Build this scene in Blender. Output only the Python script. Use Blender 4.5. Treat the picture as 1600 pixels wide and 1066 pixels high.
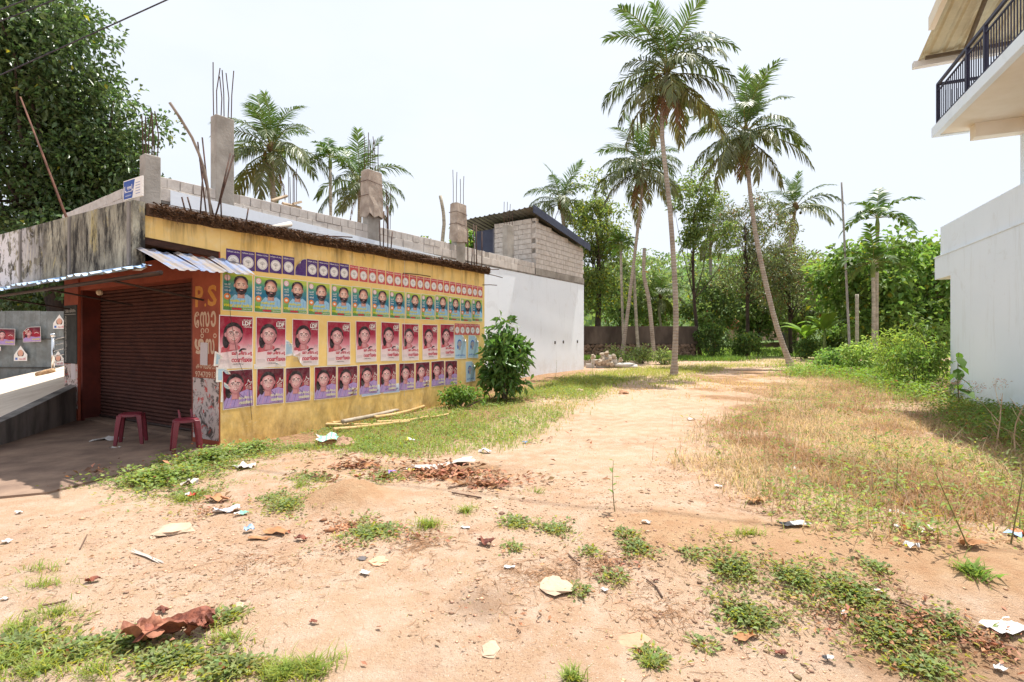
import bpy, bmesh, math, random
import numpy as np
from mathutils import Vector, Matrix

for _o in list(bpy.data.objects):
    bpy.data.objects.remove(_o, do_unlink=True)
SC = bpy.context.scene
COL = SC.collection
RNG = np.random.default_rng(7)
random.seed(7)
PI = math.pi
R = math.radians

# ------------------------------------------------------------------ camera, sky, sun, exposure
CAM_H, FPX, HOR = 1.6, 800.0, 531.0        # metres, focal length and horizon in pixels of a 1600 px wide picture
cam_d = bpy.data.cameras.new('camera')
cam_d.lens = 18.0; cam_d.sensor_width = 36.0; cam_d.clip_start = 0.05; cam_d.clip_end = 2000
cam_d.shift_y = -(533 - HOR) / 1600.0
cam = bpy.data.objects.new('camera', cam_d); COL.objects.link(cam)
cam.location = (0, 0, CAM_H); cam.rotation_euler = (R(90), 0, 0)
SC.camera = cam

SUN_EL, SUN_AZ = 72.5, 46.0                 # azimuth clockwise from +Y
sd = Vector((math.sin(R(SUN_AZ)) * math.cos(R(SUN_EL)), math.cos(R(SUN_AZ)) * math.cos(R(SUN_EL)), math.sin(R(SUN_EL))))
W = bpy.data.worlds.new('World'); SC.world = W; W.use_nodes = True
wt = W.node_tree; wt.nodes.clear()
sky = wt.nodes.new('ShaderNodeTexSky'); sky.sky_type = 'NISHITA'; sky.sun_disc = False
sky.sun_elevation = R(SUN_EL); sky.sun_rotation = R(SUN_AZ)
sky.air_density = 1.0; sky.dust_density = 4.0; sky.ozone_density = 1.0
tc = wt.nodes.new('ShaderNodeTexCoord')
mp = wt.nodes.new('ShaderNodeMapping'); mp.inputs['Scale'].default_value = (1.1, 1.1, 2.6)
nz = wt.nodes.new('ShaderNodeTexNoise'); nz.inputs['Scale'].default_value = 2.1; nz.inputs['Detail'].default_value = 6; nz.inputs['Roughness'].default_value = 0.52
rp = wt.nodes.new('ShaderNodeValToRGB')
rp.color_ramp.elements[0].position = 0.44; rp.color_ramp.elements[0].color = (0.86, 0.86, 0.86, 1)
rp.color_ramp.elements[1].position = 0.68; rp.color_ramp.elements[1].color = (1.0, 1.0, 1.0, 1)
mx = wt.nodes.new('ShaderNodeMixRGB'); mx.inputs['Color2'].default_value = (4.1, 4.35, 4.75, 1)
bg = wt.nodes.new('ShaderNodeBackground'); bg.inputs['Strength'].default_value = 0.1
wo = wt.nodes.new('ShaderNodeOutputWorld')
wt.links.new(tc.outputs['Generated'], mp.inputs['Vector']); wt.links.new(mp.outputs['Vector'], nz.inputs['Vector'])
wt.links.new(nz.outputs['Fac'], rp.inputs['Fac']); wt.links.new(rp.outputs['Color'], mx.inputs['Fac'])
wt.links.new(sky.outputs['Color'], mx.inputs['Color1']); wt.links.new(mx.outputs['Color'], bg.inputs['Color'])
wt.links.new(bg.outputs['Background'], wo.inputs['Surface'])

sun_d = bpy.data.lights.new('sun', 'SUN'); sun_d.energy = 3.1; sun_d.angle = R(0.6); sun_d.color = (1.0, 0.955, 0.88)
sun = bpy.data.objects.new('sun', sun_d); COL.objects.link(sun)
sun.rotation_euler = (-sd).to_track_quat('-Z', 'Y').to_euler(); sun.location = sd * 60
SC.view_settings.view_transform = 'Standard'; SC.view_settings.look = 'None'
SC.view_settings.exposure = 1.24; SC.view_settings.gamma = 1.0; SC.view_settings.use_curve_mapping = False
SC.render.engine = 'CYCLES'
SC.cycles.max_bounces = 6; SC.cycles.transparent_max_bounces = 8; SC.cycles.diffuse_bounces = 3

# ------------------------------------------------------------------ small helpers
def S(r, g, b):
    f = lambda c: (c / 255 / 12.92) if c <= 10 else ((c / 255 + 0.055) / 1.055) ** 2.4
    return (f(r), f(g), f(b))

def unit(v):
    v = np.asarray(v, float); return v / np.maximum(np.linalg.norm(v, axis=-1, keepdims=True), 1e-9)

# value noise (numpy) for terrain and placement
_perm = np.random.default_rng(3).random((256, 256))
def vnoise(x, y):
    x = np.asarray(x, float); y = np.asarray(y, float)
    xi = np.floor(x).astype(int); yi = np.floor(y).astype(int)
    xf = x - xi; yf = y - yi
    xf = xf * xf * (3 - 2 * xf); yf = yf * yf * (3 - 2 * yf)
    g = lambda i, j: _perm[i & 255, j & 255]
    a = g(xi, yi) * (1 - xf) + g(xi + 1, yi) * xf
    b = g(xi, yi + 1) * (1 - xf) + g(xi + 1, yi + 1) * xf
    return a * (1 - yf) + b * yf
def fbm(x, y, o=4, gain=0.5):
    s = 0; a = 1; t = 0
    for k in range(o):
        s = s + a * vnoise(x * 2 ** k + 17.3 * k, y * 2 ** k - 9.1 * k); t += a; a *= gain
    return s / t
def sst(a, b, x):
    t = np.clip((np.asarray(x, float) - a) / (b - a), 0, 1); return t * t * (3 - 2 * t)

def ground_z(x, y):
    x = np.asarray(x, float); y = np.asarray(y, float)
    z = 0.2 * sst(9, 19, y) + 0.25 * sst(22, 33, y)
    # the earth bank on the right: its crest runs across the right foreground, the near side falls away
    crest = 4.25 - 0.26 * (x - 1.2)
    m = sst(0.0, 1.6, x)
    z = z + m * (0.10 * np.exp(-((y - crest) / 0.75) ** 2) - 0.16 * sst(0.1, 1.7, crest - y) + 0.05 * sst(0, 1, y - crest))
    z = z - 0.05 * sst(4.4, 2.2, y) * (1 - m)
    # low rise where the dug earth lies, and a shallow wheel track along the path
    z = z + 0.05 * np.exp(-(((x + 0.9) / 1.6) ** 2 + ((y - 5.1) / 0.8) ** 2))
    z = z + 0.05 * np.exp(-(((x + 2.6) / 1.3) ** 2 + ((y - 6.9) / 0.7) ** 2))
    z = z - 0.04 * np.exp(-((x - 0.17 * y - 0.2) / 0.8) ** 2) * sst(5, 8, y) * sst(24, 15, y)
    z = z + 0.07 * (fbm(x * 0.45, y * 0.45, 3) - 0.5) * sst(-5.2, -3.6, x + 0.0 * y)
    return z
def ground_fine(x, y):
    z = ground_z(x, y)
    near = sst(16, 5, np.hypot(x, y))
    q = sst(-5.0, -4.2, x)
    z = z + near * q * (0.022 * (fbm(x * 2.7, y * 2.7, 3) - 0.5) + 0.014 * (fbm(x * 9, y * 9, 2) - 0.5))
    md = np.exp(-(((x + 1.62) / 0.36) ** 2 + ((y - 5.02) / 0.26) ** 2))
    z = z + md * (0.19 + 0.10 * (fbm(x * 9 + 4, y * 9, 3) - 0.45))
    return z

def G(px, py, it=6):
    """the point of the ground seen at a place in the picture"""
    z = 0.0
    for _ in range(it):
        Y = (CAM_H - z) * FPX / max(py - HOR, 4.0); X = (px - 800) / FPX * Y
        z = float(ground_fine(X, Y))
    return X, Y, z
def P(px, py, Y):
    return ((px - 800) / FPX * Y, Y, CAM_H + (HOR - py) / FPX * Y)

# ------------------------------------------------------------------ objects
def link(o, parent=None):
    COL.objects.link(o)
    if parent is not None: o.parent = parent
    return o
def tag(o, label=None, cat=None, group=None, kind=None):
    if label: o['label'] = label
    if cat: o['category'] = cat
    if group: o['group'] = group
    if kind: o['kind'] = kind
    return o
def thing(name, label, cat, loc=(0, 0, 0), rz=0.0, group=None):
    o = bpy.data.objects.new(name, None); o.empty_display_size = 0.2
    o.location = loc; o.rotation_euler = (0, 0, rz); COL.objects.link(o)
    return tag(o, label, cat, group)
def obj(name, me, parent=None, loc=(0, 0, 0), rot=(0, 0, 0), scale=(1, 1, 1)):
    o = bpy.data.objects.new(name, me); o.location = loc; o.rotation_euler = rot; o.scale = scale
    return link(o, parent)

def mesh_np(name, verts, faces, mats, matidx=None, col=None, smooth=False):
    """faces: list of index arrays (n,3) or (n,4)"""
    me = bpy.data.meshes.new(name)
    verts = np.ascontiguousarray(verts, np.float32)
    me.vertices.add(len(verts)); me.vertices.foreach_set('co', verts.ravel())
    faces = [np.asarray(f, np.int32) for f in faces if len(f)]
    loops = np.concatenate([f.ravel() for f in faces])
    starts = []; off = 0
    for f in faces:
        k = f.shape[1]; starts.append(off + np.arange(len(f)) * k); off += f.size
    starts = np.concatenate(starts).astype(np.int32)
    me.loops.add(len(loops)); me.loops.foreach_set('vertex_index', loops)
    me.polygons.add(len(starts)); me.polygons.foreach_set('loop_start', starts)
    if smooth: me.polygons.foreach_set('use_smooth', np.ones(len(starts), bool))
    for m in (mats if isinstance(mats, (list, tuple)) else [mats]): me.materials.append(m)
    if matidx is not None: me.polygons.foreach_set('material_index', np.asarray(matidx, np.int32))
    if col is not None:
        ca = me.color_attributes.new('Col', 'FLOAT_COLOR', 'POINT')
        c = np.ones((len(verts), 4), np.float32); c[:, :3] = col
        ca.data.foreach_set('color', c.ravel())
    me.update(calc_edges=True); me.validate()
    return me

class MB:
    def __init__(s): s.v = []; s.f = []; s.m = []; s.mi = 0
    def add(s, vs, fs):
        o = len(s.v); s.v += [tuple(map(float, p)) for p in vs]
        for f in fs: s.f.append(tuple(i + o for i in f)); s.m.append(s.mi)
        return s
    def box(s, x0, x1, y0, y1, z0, z1):
        return s.hexa([(x0, y0, z0), (x1, y0, z0), (x1, y1, z0), (x0, y1, z0), (x0, y0, z1), (x1, y0, z1), (x1, y1, z1), (x0, y1, z1)])
    def hexa(s, p):
        return s.add(p, [(0, 3, 2, 1), (4, 5, 6, 7), (0, 1, 5, 4), (1, 2, 6, 5), (2, 3, 7, 6), (3, 0, 4, 7)])
    def prism(s, poly, z0, z1):
        n = len(poly)
        vs = [(x, y, z0) for x, y in poly] + [(x, y, z1) for x, y in poly]
        return s.add(vs, [tuple(range(n - 1, -1, -1)), tuple(range(n, 2 * n))] + [(i, (i + 1) % n, n + (i + 1) % n, n + i) for i in range(n)])
    def tube(s, pts, rad, n=8, cap=True):
        pts = [Vector(p) for p in pts]; k = len(pts)
        if not isinstance(rad, (list, tuple)): rad = [rad] * k
        vs = []; ref = None
        for i, p in enumerate(pts):
            t = (pts[min(i + 1, k - 1)] - pts[max(i - 1, 0)]).normalized()
            if ref is None:
                ref = Vector((1, 0, 0)) if abs(t.x) < 0.8 else Vector((0, 1, 0))
            a = (ref - t * ref.dot(t)).normalized(); b = t.cross(a); ref = a
            for j in range(n):
                q = 2 * PI * j / n; vs.append(p + (a * math.cos(q) + b * math.sin(q)) * rad[i])
        fs = [(i * n + j, i * n + (j + 1) % n, (i + 1) * n + (j + 1) % n, (i + 1) * n + j) for i in range(k - 1) for j in range(n)]
        if cap: fs += [tuple(range(n - 1, -1, -1)), tuple(range((k - 1) * n, k * n))]
        return s.add(vs, fs)
    def blob(s, c, r, seed=0, rough=0.25, nu=8, nv=6, squash=(1, 1, 1)):
        rr = random.Random(seed); vs = [(c[0], c[1], c[2] - r * squash[2])]
        for i in range(1, nv):
            ph = PI * i / nv - PI / 2
            for j in range(nu):
                th = 2 * PI * j / nu; k = r * (1 + rough * (rr.random() - 0.5) * 2)
                vs.append((c[0] + k * math.cos(ph) * math.cos(th) * squash[0], c[1] + k * math.cos(ph) * math.sin(th) * squash[1], c[2] + k * math.sin(ph) * squash[2]))
        vs.append((c[0], c[1], c[2] + r * squash[2])); L = len(vs) - 1
        fs = [(0, 1 + (j + 1) % nu, 1 + j) for j in range(nu)]
        for i in range(nv - 2):
            for j in range(nu):
                a = 1 + i * nu + j; b = 1 + i * nu + (j + 1) % nu; fs.append((a, b, b + nu, a + nu))
        fs += [(L, 1 + (nv - 2) * nu + j, 1 + (nv - 2) * nu + (j + 1) % nu) for j in range(nu)]
        return s.add(vs, fs)
    def mesh(s, name, mats, smooth=False):
        me = bpy.data.meshes.new(name); me.from_pydata(s.v, [], s.f)
        for m in (mats if isinstance(mats, (list, tuple)) else [mats]): me.materials.append(m)
        if any(s.m): me.polygons.foreach_set('material_index', s.m)
        if smooth: me.polygons.foreach_set('use_smooth', [True] * len(me.polygons))
        me.update(); return me
    def build(s, name, mats, parent=None, smooth=False, **k):
        return obj(name, s.mesh(name, mats, smooth), parent, **k)

def bevel_mesh(me, w, seg=1):
    bm = bmesh.new(); bm.from_mesh(me)
    bmesh.ops.bevel(bm, geom=bm.edges[:], offset=w, segments=seg, affect='EDGES', profile=0.6)
    bm.to_mesh(me); bm.free(); me.update(); return me

# ------------------------------------------------------------------ materials
class NT:
    def __init__(s, name):
        s.mat = bpy.data.materials.new(name); s.mat.use_nodes = True
        s.t = s.mat.node_tree; s.t.nodes.clear()
        s.out = s.t.nodes.new('ShaderNodeOutputMaterial')
        s.b = s.t.nodes.new('ShaderNodeBsdfPrincipled'); s.t.links.new(s.b.outputs[0], s.out.inputs[0])
        s._pos = None
    def n(s, ty, **inp):
        nd = s.t.nodes.new(ty)
        for k, v in inp.items(): s.set(nd, k.replace('_', ' '), v)
        return nd
    def set(s, nd, key, v):
        i = nd.inputs[int(key)] if key.isdigit() else nd.inputs[key]
        if isinstance(v, bpy.types.NodeSocket): s.t.links.new(v, i)
        else:
            if isinstance(v, (tuple, list)) and len(v) == 3 and i.type == 'RGBA': v = (*v, 1)
            i.default_value = v
    def pos(s, obj=False):
        if obj: return s.n('ShaderNodeTexCoord').outputs['Object']
        if s._pos is None: s._pos = s.n('ShaderNodeNewGeometry').outputs['Position']
        return s._pos
    def noise(s, scale, detail=4, rough=0.55, vec=None, stretch=None, dist=0.0):
        v = vec or s.pos()
        if stretch:
            m = s.n('ShaderNodeMapping', Vector=v, Scale=stretch); v = m.outputs[0]
        return s.n('ShaderNodeTexNoise', Vector=v, Scale=scale, Detail=detail, Roughness=rough, Distortion=dist).outputs['Fac']
    def ramp(s, fac, a, b, ca=(0, 0, 0), cb=(1, 1, 1)):
        r = s.n('ShaderNodeValToRGB', Fac=fac); e = r.color_ramp.elements
        e[0].position = a; e[0].color = (*ca, 1); e[1].position = b; e[1].color = (*cb, 1)
        return r.outputs['Color']
    def mix(s, fac, a, b, mode='MIX'):
        m = s.n('ShaderNodeMixRGB'); m.blend_type = mode
        s.set(m, 'Fac', fac); s.set(m, 'Color1', a); s.set(m, 'Color2', b)
        return m.outputs[0]
    def math(s, op, a, b=0.0, clamp=False):
        m = s.n('ShaderNodeMath'); m.operation = op; m.use_clamp = clamp
        s.set(m, '0', a); s.set(m, '1', b); return m.outputs[0]
    def sep(s, v):
        return s.n('ShaderNodeSeparateXYZ', Vector=v).outputs
    def attr(s, name='Col'):
        a = s.n('ShaderNodeAttribute'); a.attribute_name = name; return a.outputs['Color']
    def bump(s, h, strength=0.5, dist=0.02):
        s.set(s.b, 'Normal', s.n('ShaderNodeBump', Height=h, Strength=strength, Distance=dist).outputs[0])
    def done(s, color=None, rough=0.85, metal=0.0, spec=0.3):
        if color is not None: s.set(s.b, 'Base Color', color)
        s.set(s.b, 'Roughness', rough); s.set(s.b, 'Metallic', metal); s.set(s.b, 'Specular IOR Level', spec)
        return s.mat

_mats = {}
def pm(name, c1, c2=None, scale=3.0, rough=0.85, bump=0.0, bscale=40.0, spec=0.3, metal=0.0, lo=0.35, hi=0.65, detail=5, objc=False, stretch=None):
    if name in _mats: return _mats[name]
    t = NT(name); v = t.pos(objc)
    c2 = c2 or tuple(x * 0.75 for x in c1)
    f = t.ramp(t.noise(scale, detail, 0.6, v, stretch), lo, hi)
    c = t.mix(f, c1, c2)
    if bump: t.bump(t.noise(bscale, 4, 0.6, v), bump, 0.02)
    _mats[name] = t.done(c, rough, metal, spec); return _mats[name]

def leaf_mat(name, rough=0.45, spec=0.5, trans=0.35, tint=(1.0, 1.0, 0.6)):
    """colour comes leaf by leaf from the mesh; some light passes through the blade"""
    t = NT(name); c = t.attr()
    t.done(c, rough, 0, spec)
    tr = t.n('ShaderNodeBsdfTranslucent', Color=t.mix(1.0, c, (*[x * 1.5 for x in tint],), 'MULTIPLY'))
    mxs = t.n('ShaderNodeMixShader'); t.set(mxs, 'Fac', trans)
    t.t.links.new(t.b.outputs[0], mxs.inputs[1]); t.t.links.new(tr.outputs[0], mxs.inputs[2])
    t.t.links.new(mxs.outputs[0], t.out.inputs[0])
    return t.mat
def flat(name, c, rough=0.7, spec=0.3):
    if name in _mats: return _mats[name]
    t = NT(name); n = t.noise(60, 3, 0.6, t.pos())
    cc = t.mix(t.ramp(n, 0.3, 0.75), c, tuple(x * 0.86 for x in c))
    cc = t.mix(t.math('MULTIPLY', t.ramp(t.noise(9, 5, 0.7), 0.45, 0.75), 0.12), cc, (0.72, 0.68, 0.64))
    t.bump(t.noise(28, 4, 0.6), 0.25, 0.01)
    _mats[name] = t.done(cc, rough, 0, spec); return _mats[name]

M_leaf = leaf_mat('leaf_glossy', 0.36, 0.5, 0.3, (1, 1, .75))
M_leaf_soft = leaf_mat('leaf_soft', 0.6, 0.35, 0.4)
M_grass = leaf_mat('grass_blade', 0.65, 0.3, 0.4, (1, 1, 0.7))
M_dead = leaf_mat('dead_leaf', 0.8, 0.2, 0.12, (1, 0.8, 0.6))
# ------------------------------------------------------------------ the ground: one sheet to the horizon
def axis(lim, step, far, ratio=1.16):
    a = list(np.arange(-lim, lim + 1e-6, step)); d = step; p = lim; out = []
    while p < far: d *= ratio; p += d; out.append(p)
    return np.array([-q for q in out[::-1]] + a + out)
gx = axis(9.0, 0.055, 500); gy0 = axis(9.0, 0.055, 500)
gy = np.concatenate([[-60, -25, -12, -7, -4, -2, -0.8], np.arange(0.0, 9.5, 0.05), 9.5 + np.cumsum(0.05 * 1.045 ** np.arange(1, 150))])
gy = gy[gy < 700]
GX, GY = np.meshgrid(gx, gy)
GZ = ground_fine(GX, GY)
nx, ny = len(gx), len(gy)
idx = np.arange(nx * ny).reshape(ny, nx)
quads = np.stack([idx[:-1, :-1], idx[:-1, 1:], idx[1:, 1:], idx[1:, :-1]], -1).reshape(-1, 4)
# soil kinds: r = orange bank soil, g = humus and matted dead grass, b = green field far behind
cr = 4.25 - 0.26 * (GX - 1.2)
orange = np.exp(-((GY - cr + 0.1) / 0.55) ** 2) * sst(0.2, 1.3, GX) + 1.0 * np.exp(-(((GX + 1.62) / 0.55) ** 2 + ((GY - 5.0) / 0.4) ** 2))
orange = orange + 0.5 * np.exp(-(((GX + 2.4) / 1.2) ** 2 + ((GY - 6.4) / 0.5) ** 2))
nn = fbm(GX * 0.6, GY * 0.6, 4)
edge = 2.2 + (GY - 4.2) * 0.24 + 1.3 * (nn - 0.5)
humus = (.35 + .65 * sst(.4, .6, fbm(GX * 1.3, GY * 1.3, 3))) * sst(0, 1.2, GX - edge) * sst(0.0, 0.8, GY - cr - 0.25) * sst(26, 20, GY)
humus = humus + 0.8 * np.exp(-(((GX + 0.75) / 1.1) ** 2 + ((GY - 6.3) / 0.42) ** 2))
humus = humus + 0.8 * sst(0.3, -0.6, GX - (-1.05 + 0.33 * (GY - 7))) * sst(6.9, 8.3, GY) * sst(30, 18, GY)
humus = humus + sst(0.15, 0.8, cr - GY - 0.35) * sst(1.1, 2.2, GX + 0.7 * (nn - .5)) * 0.75 * sst(2.2, 2.8, GY)
green = sst(29.5, 34, GY + 4 * (nn - 0.5))
gc = np.stack([np.clip(orange, 0, 1), np.clip(humus, 0, 1), green], -1).reshape(-1, 3)

t = NT('bare_earth'); a = t.attr(); ch = t.n('ShaderNodeSeparateColor', Color=a).outputs
p = t.pos()
base = t.mix(t.ramp(t.noise(0.55, 5, 0.6), 0.32, 0.68), S(192, 164, 138), S(178, 144, 116))
base = t.mix(t.ramp(t.noise(4.5, 6, 0.65), 0.42, 0.72), base, S(198, 176, 156))
base = t.mix(t.math('MULTIPLY', t.ramp(t.noise(1.6, 6, 0.7, dist=0.4), 0.56, 0.72), 0.5), base, S(160, 112, 84))
base = t.mix(t.math('MULTIPLY', t.ramp(t.noise(30, 4, 0.7), 0.55, 0.75), t.math('MULTIPLY', t.ramp(t.noise(0.9, 4, 0.6), 0.38, 0.62), 0.6)), base, S(150, 108, 84))
base = t.mix(t.math('MULTIPLY', t.ramp(t.noise(75, 3, 0.6), 0.58, 0.66), t.math('MULTIPLY', t.ramp(t.noise(0.7, 4, 0.6), 0.40, 0.62), 0.75)), base, S(112, 80, 62))
base = t.mix(t.math('MULTIPLY', t.ramp(t.noise(95, 2, 0.5), 0.64, 0.70), 0.6), base, S(224, 208, 190))
qx, qy, _ = G(755, 945); dq = t.n('ShaderNodeVectorMath', **{'0': p, '1': (qx, qy, 0.0)}); dq.operation = 'DISTANCE'
ash = t.math('MULTIPLY', t.ramp(t.math('ADD', dq.outputs['Value'], t.math('MULTIPLY', t.noise(7, 5, 0.7), 0.3)), 0.20, 0.42, (1, 1, 1), (0, 0, 0)), 0.5)
base = t.mix(ash, base, S(120, 96, 80))
org = t.mix(t.ramp(t.noise(7, 5, 0.65), 0.35, 0.7), S(186, 154, 122), S(172, 134, 102))
hum = t.mix(t.ramp(t.noise(9, 6, 0.7), 0.35, 0.65), S(172, 138, 108), S(132, 102, 74))
grn = t.mix(t.ramp(t.noise(0.35, 6, 0.7), 0.35, 0.65), S(126, 142, 70), S(96, 112, 54))
jit = t.math('MULTIPLY', t.math('SUBTRACT', t.noise(3.5, 5, 0.7), 0.5), 0.9)
c = t.mix(t.ramp(t.math('ADD', ch[0], jit), 0.25, 0.75), base, org)
c = t.mix(t.ramp(t.math('ADD', ch[1], jit), 0.3, 0.75), c, hum)
c = t.mix(ch[2], c, grn)
hgt = t.math('ADD', t.math('MULTIPLY', t.noise(26, 6, 0.7), 1.0), t.math('MULTIPLY', t.noise(120, 3, 0.6), 0.5))
t.bump(hgt, 1.0, 0.03)
M_ground = t.done(c, 0.95, 0, 0.12)
gnd = obj('ground', mesh_np('ground', np.stack([GX, GY, GZ], -1).reshape(-1, 3), [quads], M_ground, col=gc, smooth=True))
tag(gnd, 'bare sandy reddish earth of the empty plot, with a trodden path', kind='structure')

# green hill behind the trees
hx = np.linspace(-160, 260, 90); hy = np.linspace(70, 330, 50)
HX, HY = np.meshgrid(hx, hy)
HZ = 30 * np.exp(-(((HX - 75) / 85) ** 2 + ((HY - 200) / 75) ** 2)) + 14 * np.exp(-(((HX + 60) / 70) ** 2 + ((HY - 220) / 80) ** 2)) + 3.0 * (fbm(HX * 0.05, HY * 0.05) - 0.5) - 0.6
hid = np.arange(HX.size).reshape(HX.shape)
hq = np.stack([hid[:-1, :-1], hid[:-1, 1:], hid[1:, 1:], hid[1:, :-1]], -1).reshape(-1, 4)
hill = obj('hill', mesh_np('hill', np.stack([HX, HY, HZ], -1).reshape(-1, 3), [hq], pm('hill_scrub', S(84, 104, 52), S(58, 78, 36), 0.12), smooth=True))
tag(hill, 'low wooded hill behind the palms', kind='structure')
def hill_z(x, y):
    return 30 * np.exp(-(((x - 75) / 85) ** 2 + ((y - 200) / 75) ** 2)) + 14 * np.exp(-(((x + 60) / 70) ** 2 + ((y - 220) / 80) ** 2)) + 3.0 * (fbm(x * 0.05, y * 0.05) - 0.5) - 0.6
# ------------------------------------------------------------------ building materials
def wall_yellow():
    t = NT('yellow_limewash'); p = t.pos(); z = t.sep(p)[2]
    c = t.mix(t.ramp(t.noise(1.3, 6, 0.65), 0.35, 0.68), S(240, 208, 138), S(228, 190, 112))
    c = t.mix(t.math('MULTIPLY', t.ramp(t.noise(5, 5, 0.7), 0.5, 0.75), 0.5), c, S(236, 218, 176))
    # rain streaks below the roof edge, splash dirt near the soil
    st = t.ramp(t.noise(3.6, 5, 0.75, stretch=(1, 1, 0.10)), 0.50, 0.66)
    hi = t.n('ShaderNodeMapRange', Value=z, From_Min=2.75, From_Max=3.35).outputs[0]
    c = t.mix(t.math('MULTIPLY', t.math('MULTIPLY', st, hi), 0.85), c, S(92, 76, 52))
    lo = t.n('ShaderNodeMapRange', Value=z, From_Min=0.95, From_Max=0.05).outputs[0]
    ds = t.ramp(t.noise(3.2, 6, 0.75, stretch=(1, 1, 0.5)), 0.42, 0.68)
    c = t.mix(t.math('MULTIPLY', t.math('MULTIPLY', ds, lo), 0.9), c, S(140, 112, 70))
    pk = t.ramp(t.noise(2.3, 6, 0.7, dist=0.6), 0.63, 0.68)
    c = t.mix(t.math('MULTIPLY', pk, 0.6), c, S(222, 206, 170))
    t.bump(t.noise(14, 5, 0.6), 0.25, 0.01)
    return t.done(c, 0.9, 0, 0.15)
M_yellow = wall_yellow()
def wall_fascia():
    t = NT('mouldy_old_plaster'); p = t.pos()
    c = t.mix(t.ramp(t.noise(2.2, 7, 0.75, stretch=(1, 1, 0.5)), 0.38, 0.60), S(178, 174, 156), S(98, 94, 86))
    c = t.mix(t.ramp(t.noise(3.2, 6, 0.7, stretch=(1, 1, 0.35), dist=0.5), 0.58, 0.66), c, S(172, 160, 116))
    c = t.mix(t.ramp(t.noise(7, 6, 0.8, stretch=(1, 1, 0.22)), 0.48, 0.60), c, S(54, 52, 50))
    x = t.sep(t.pos())[0]
    lf = t.n('ShaderNodeMapRange', Value=x, From_Min=-7.2, From_Max=-8.6).outputs[0]
    pe = t.math('MULTIPLY', t.ramp(t.noise(4.1, 5, 0.65, dist=0.5), 0.47, 0.53), lf)
    c = t.mix(pe, c, S(216, 214, 216))
    t.bump(t.noise(18, 6, 0.7), 0.5, 0.012)
    return t.done(c, 0.92, 0, 0.12)
M_fascia = wall_fascia()
M_concrete = pm('weathered_concrete', S(178, 172, 164), S(140, 134, 126), 2.0, 0.92, 0.35, 30)
M_concrete_dk = pm('stained_concrete', S(150, 144, 138), S(96, 92, 88), 3.0, 0.92, 0.4, 30, stretch=(1, 1, 0.3))
M_block = pm('cement_block', S(214, 207, 200), S(192, 184, 176), 5.0, 0.95, 0.5, 60)
M_mortar = pm('block_mortar', S(184, 176, 168), S(160, 152, 144), 6.0, 0.95, 0.3, 60)
def wall_white():
    t = NT('white_cement_paint')
    c = t.mix(t.ramp(t.noise(0.8, 6, 0.6), 0.3, 0.75), S(240, 247, 255), S(233, 241, 250))
    z = t.sep(t.pos())[2]
    lo = t.n('ShaderNodeMapRange', Value=z, From_Min=1.1, From_Max=0.15).outputs[0]
    c = t.mix(t.math('MULTIPLY', t.math('MULTIPLY', lo, t.ramp(t.noise(2.5, 6, 0.7), 0.4, 0.7)), 0.45), c, S(196, 184, 164))
    c = t.mix(t.math('MULTIPLY', t.ramp(t.noise(6, 6, 0.75, stretch=(1, 1, 0.15)), 0.56, 0.75), 0.28), c, S(176, 178, 182))
    c = t.mix(t.math('MULTIPLY', t.ramp(t.noise(1.4, 6, 0.75, dist=0.7), 0.58, 0.64), 0.16), c, S(196, 196, 196))
    t.bump(t.noise(9, 5, 0.6), 0.18, 0.01)
    return t.done(c, 0.85, 0, 0.2)
M_white = wall_white()
M_red = pm('terracotta_paint', S(164, 84, 60), S(138, 66, 48), 2.2, 0.7, 0.15, 20)
M_redbrown = pm('red_oxide_board', S(104, 44, 34), S(78, 34, 28), 3, 0.65, 0.15, 20)
M_beam = pm('dark_wood_beam', S(74, 48, 38), S(52, 34, 28), 6, 0.8, 0.3, 30, stretch=(1, 1, 6))
def shutter_mat():
    t = NT('rusty_shutter_steel')
    c = t.mix(t.ramp(t.noise(2.5, 6, 0.7), 0.35, 0.7), S(92, 62, 56), S(70, 50, 48))
    c = t.mix(t.math('MULTIPLY', t.ramp(t.noise(18, 5, 0.7, stretch=(1, 1, 4)), 0.5, 0.75), 0.5), c, S(128, 92, 76))
    return t.done(c, 0.95, 0.0, 0.03)
M_shutter = shutter_mat()
def torn_mat():
    t = NT('scraps_of_torn_paper')
    n1 = t.n('ShaderNodeTexVoronoi', Vector=t.pos(), Scale=7.0).outputs['Color']
    c = t.mix(t.ramp(t.noise(6, 6, 0.75, dist=0.8), 0.42, 0.5), S(92, 82, 78), S(196, 182, 178))
    c = t.mix(t.ramp(t.noise(9, 5, 0.7, dist=0.6), 0.58, 0.62), c, S(190, 84, 80))
    c = t.mix(t.ramp(t.noise(5, 5, 0.7), 0.60, 0.66), c, S(60, 52, 50))
    return t.done(c, 0.85, 0, 0.2)
M_torn = torn_mat()
def sheet_mat(name, c1, c2, dust, amt):
    t = NT(name)
    c = t.mix(t.ramp(t.noise(1.2, 5, 0.6), 0.35, 0.7), c1, c2)
    c = t.mix(t.math('MULTIPLY', t.ramp(t.noise(3.5, 6, 0.75), 0.36, 0.56), amt), c, dust)
    return t.done(c, 0.5, 0.1, 0.4)
M_bluesheet = sheet_mat('faded_blue_sheet', S(150, 188, 228), S(126, 168, 216), S(204, 214, 224), 0.7)
M_bluesheet2 = sheet_mat('dusty_blue_sheet', S(108, 130, 172), S(136, 156, 190), S(142, 132, 124), 1.0)
M_rebar = pm('rusty_rebar', S(96, 70, 58), S(64, 50, 46), 9, 0.8)
M_darkpipe = pm('dark_steel_pipe', S(52, 42, 40), S(70, 52, 46), 8, 0.6)
M_floor = pm('dusty_cement_floor', S(150, 126, 108), S(112, 92, 80), 1.8, 0.95, 0.35, 30)
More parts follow.
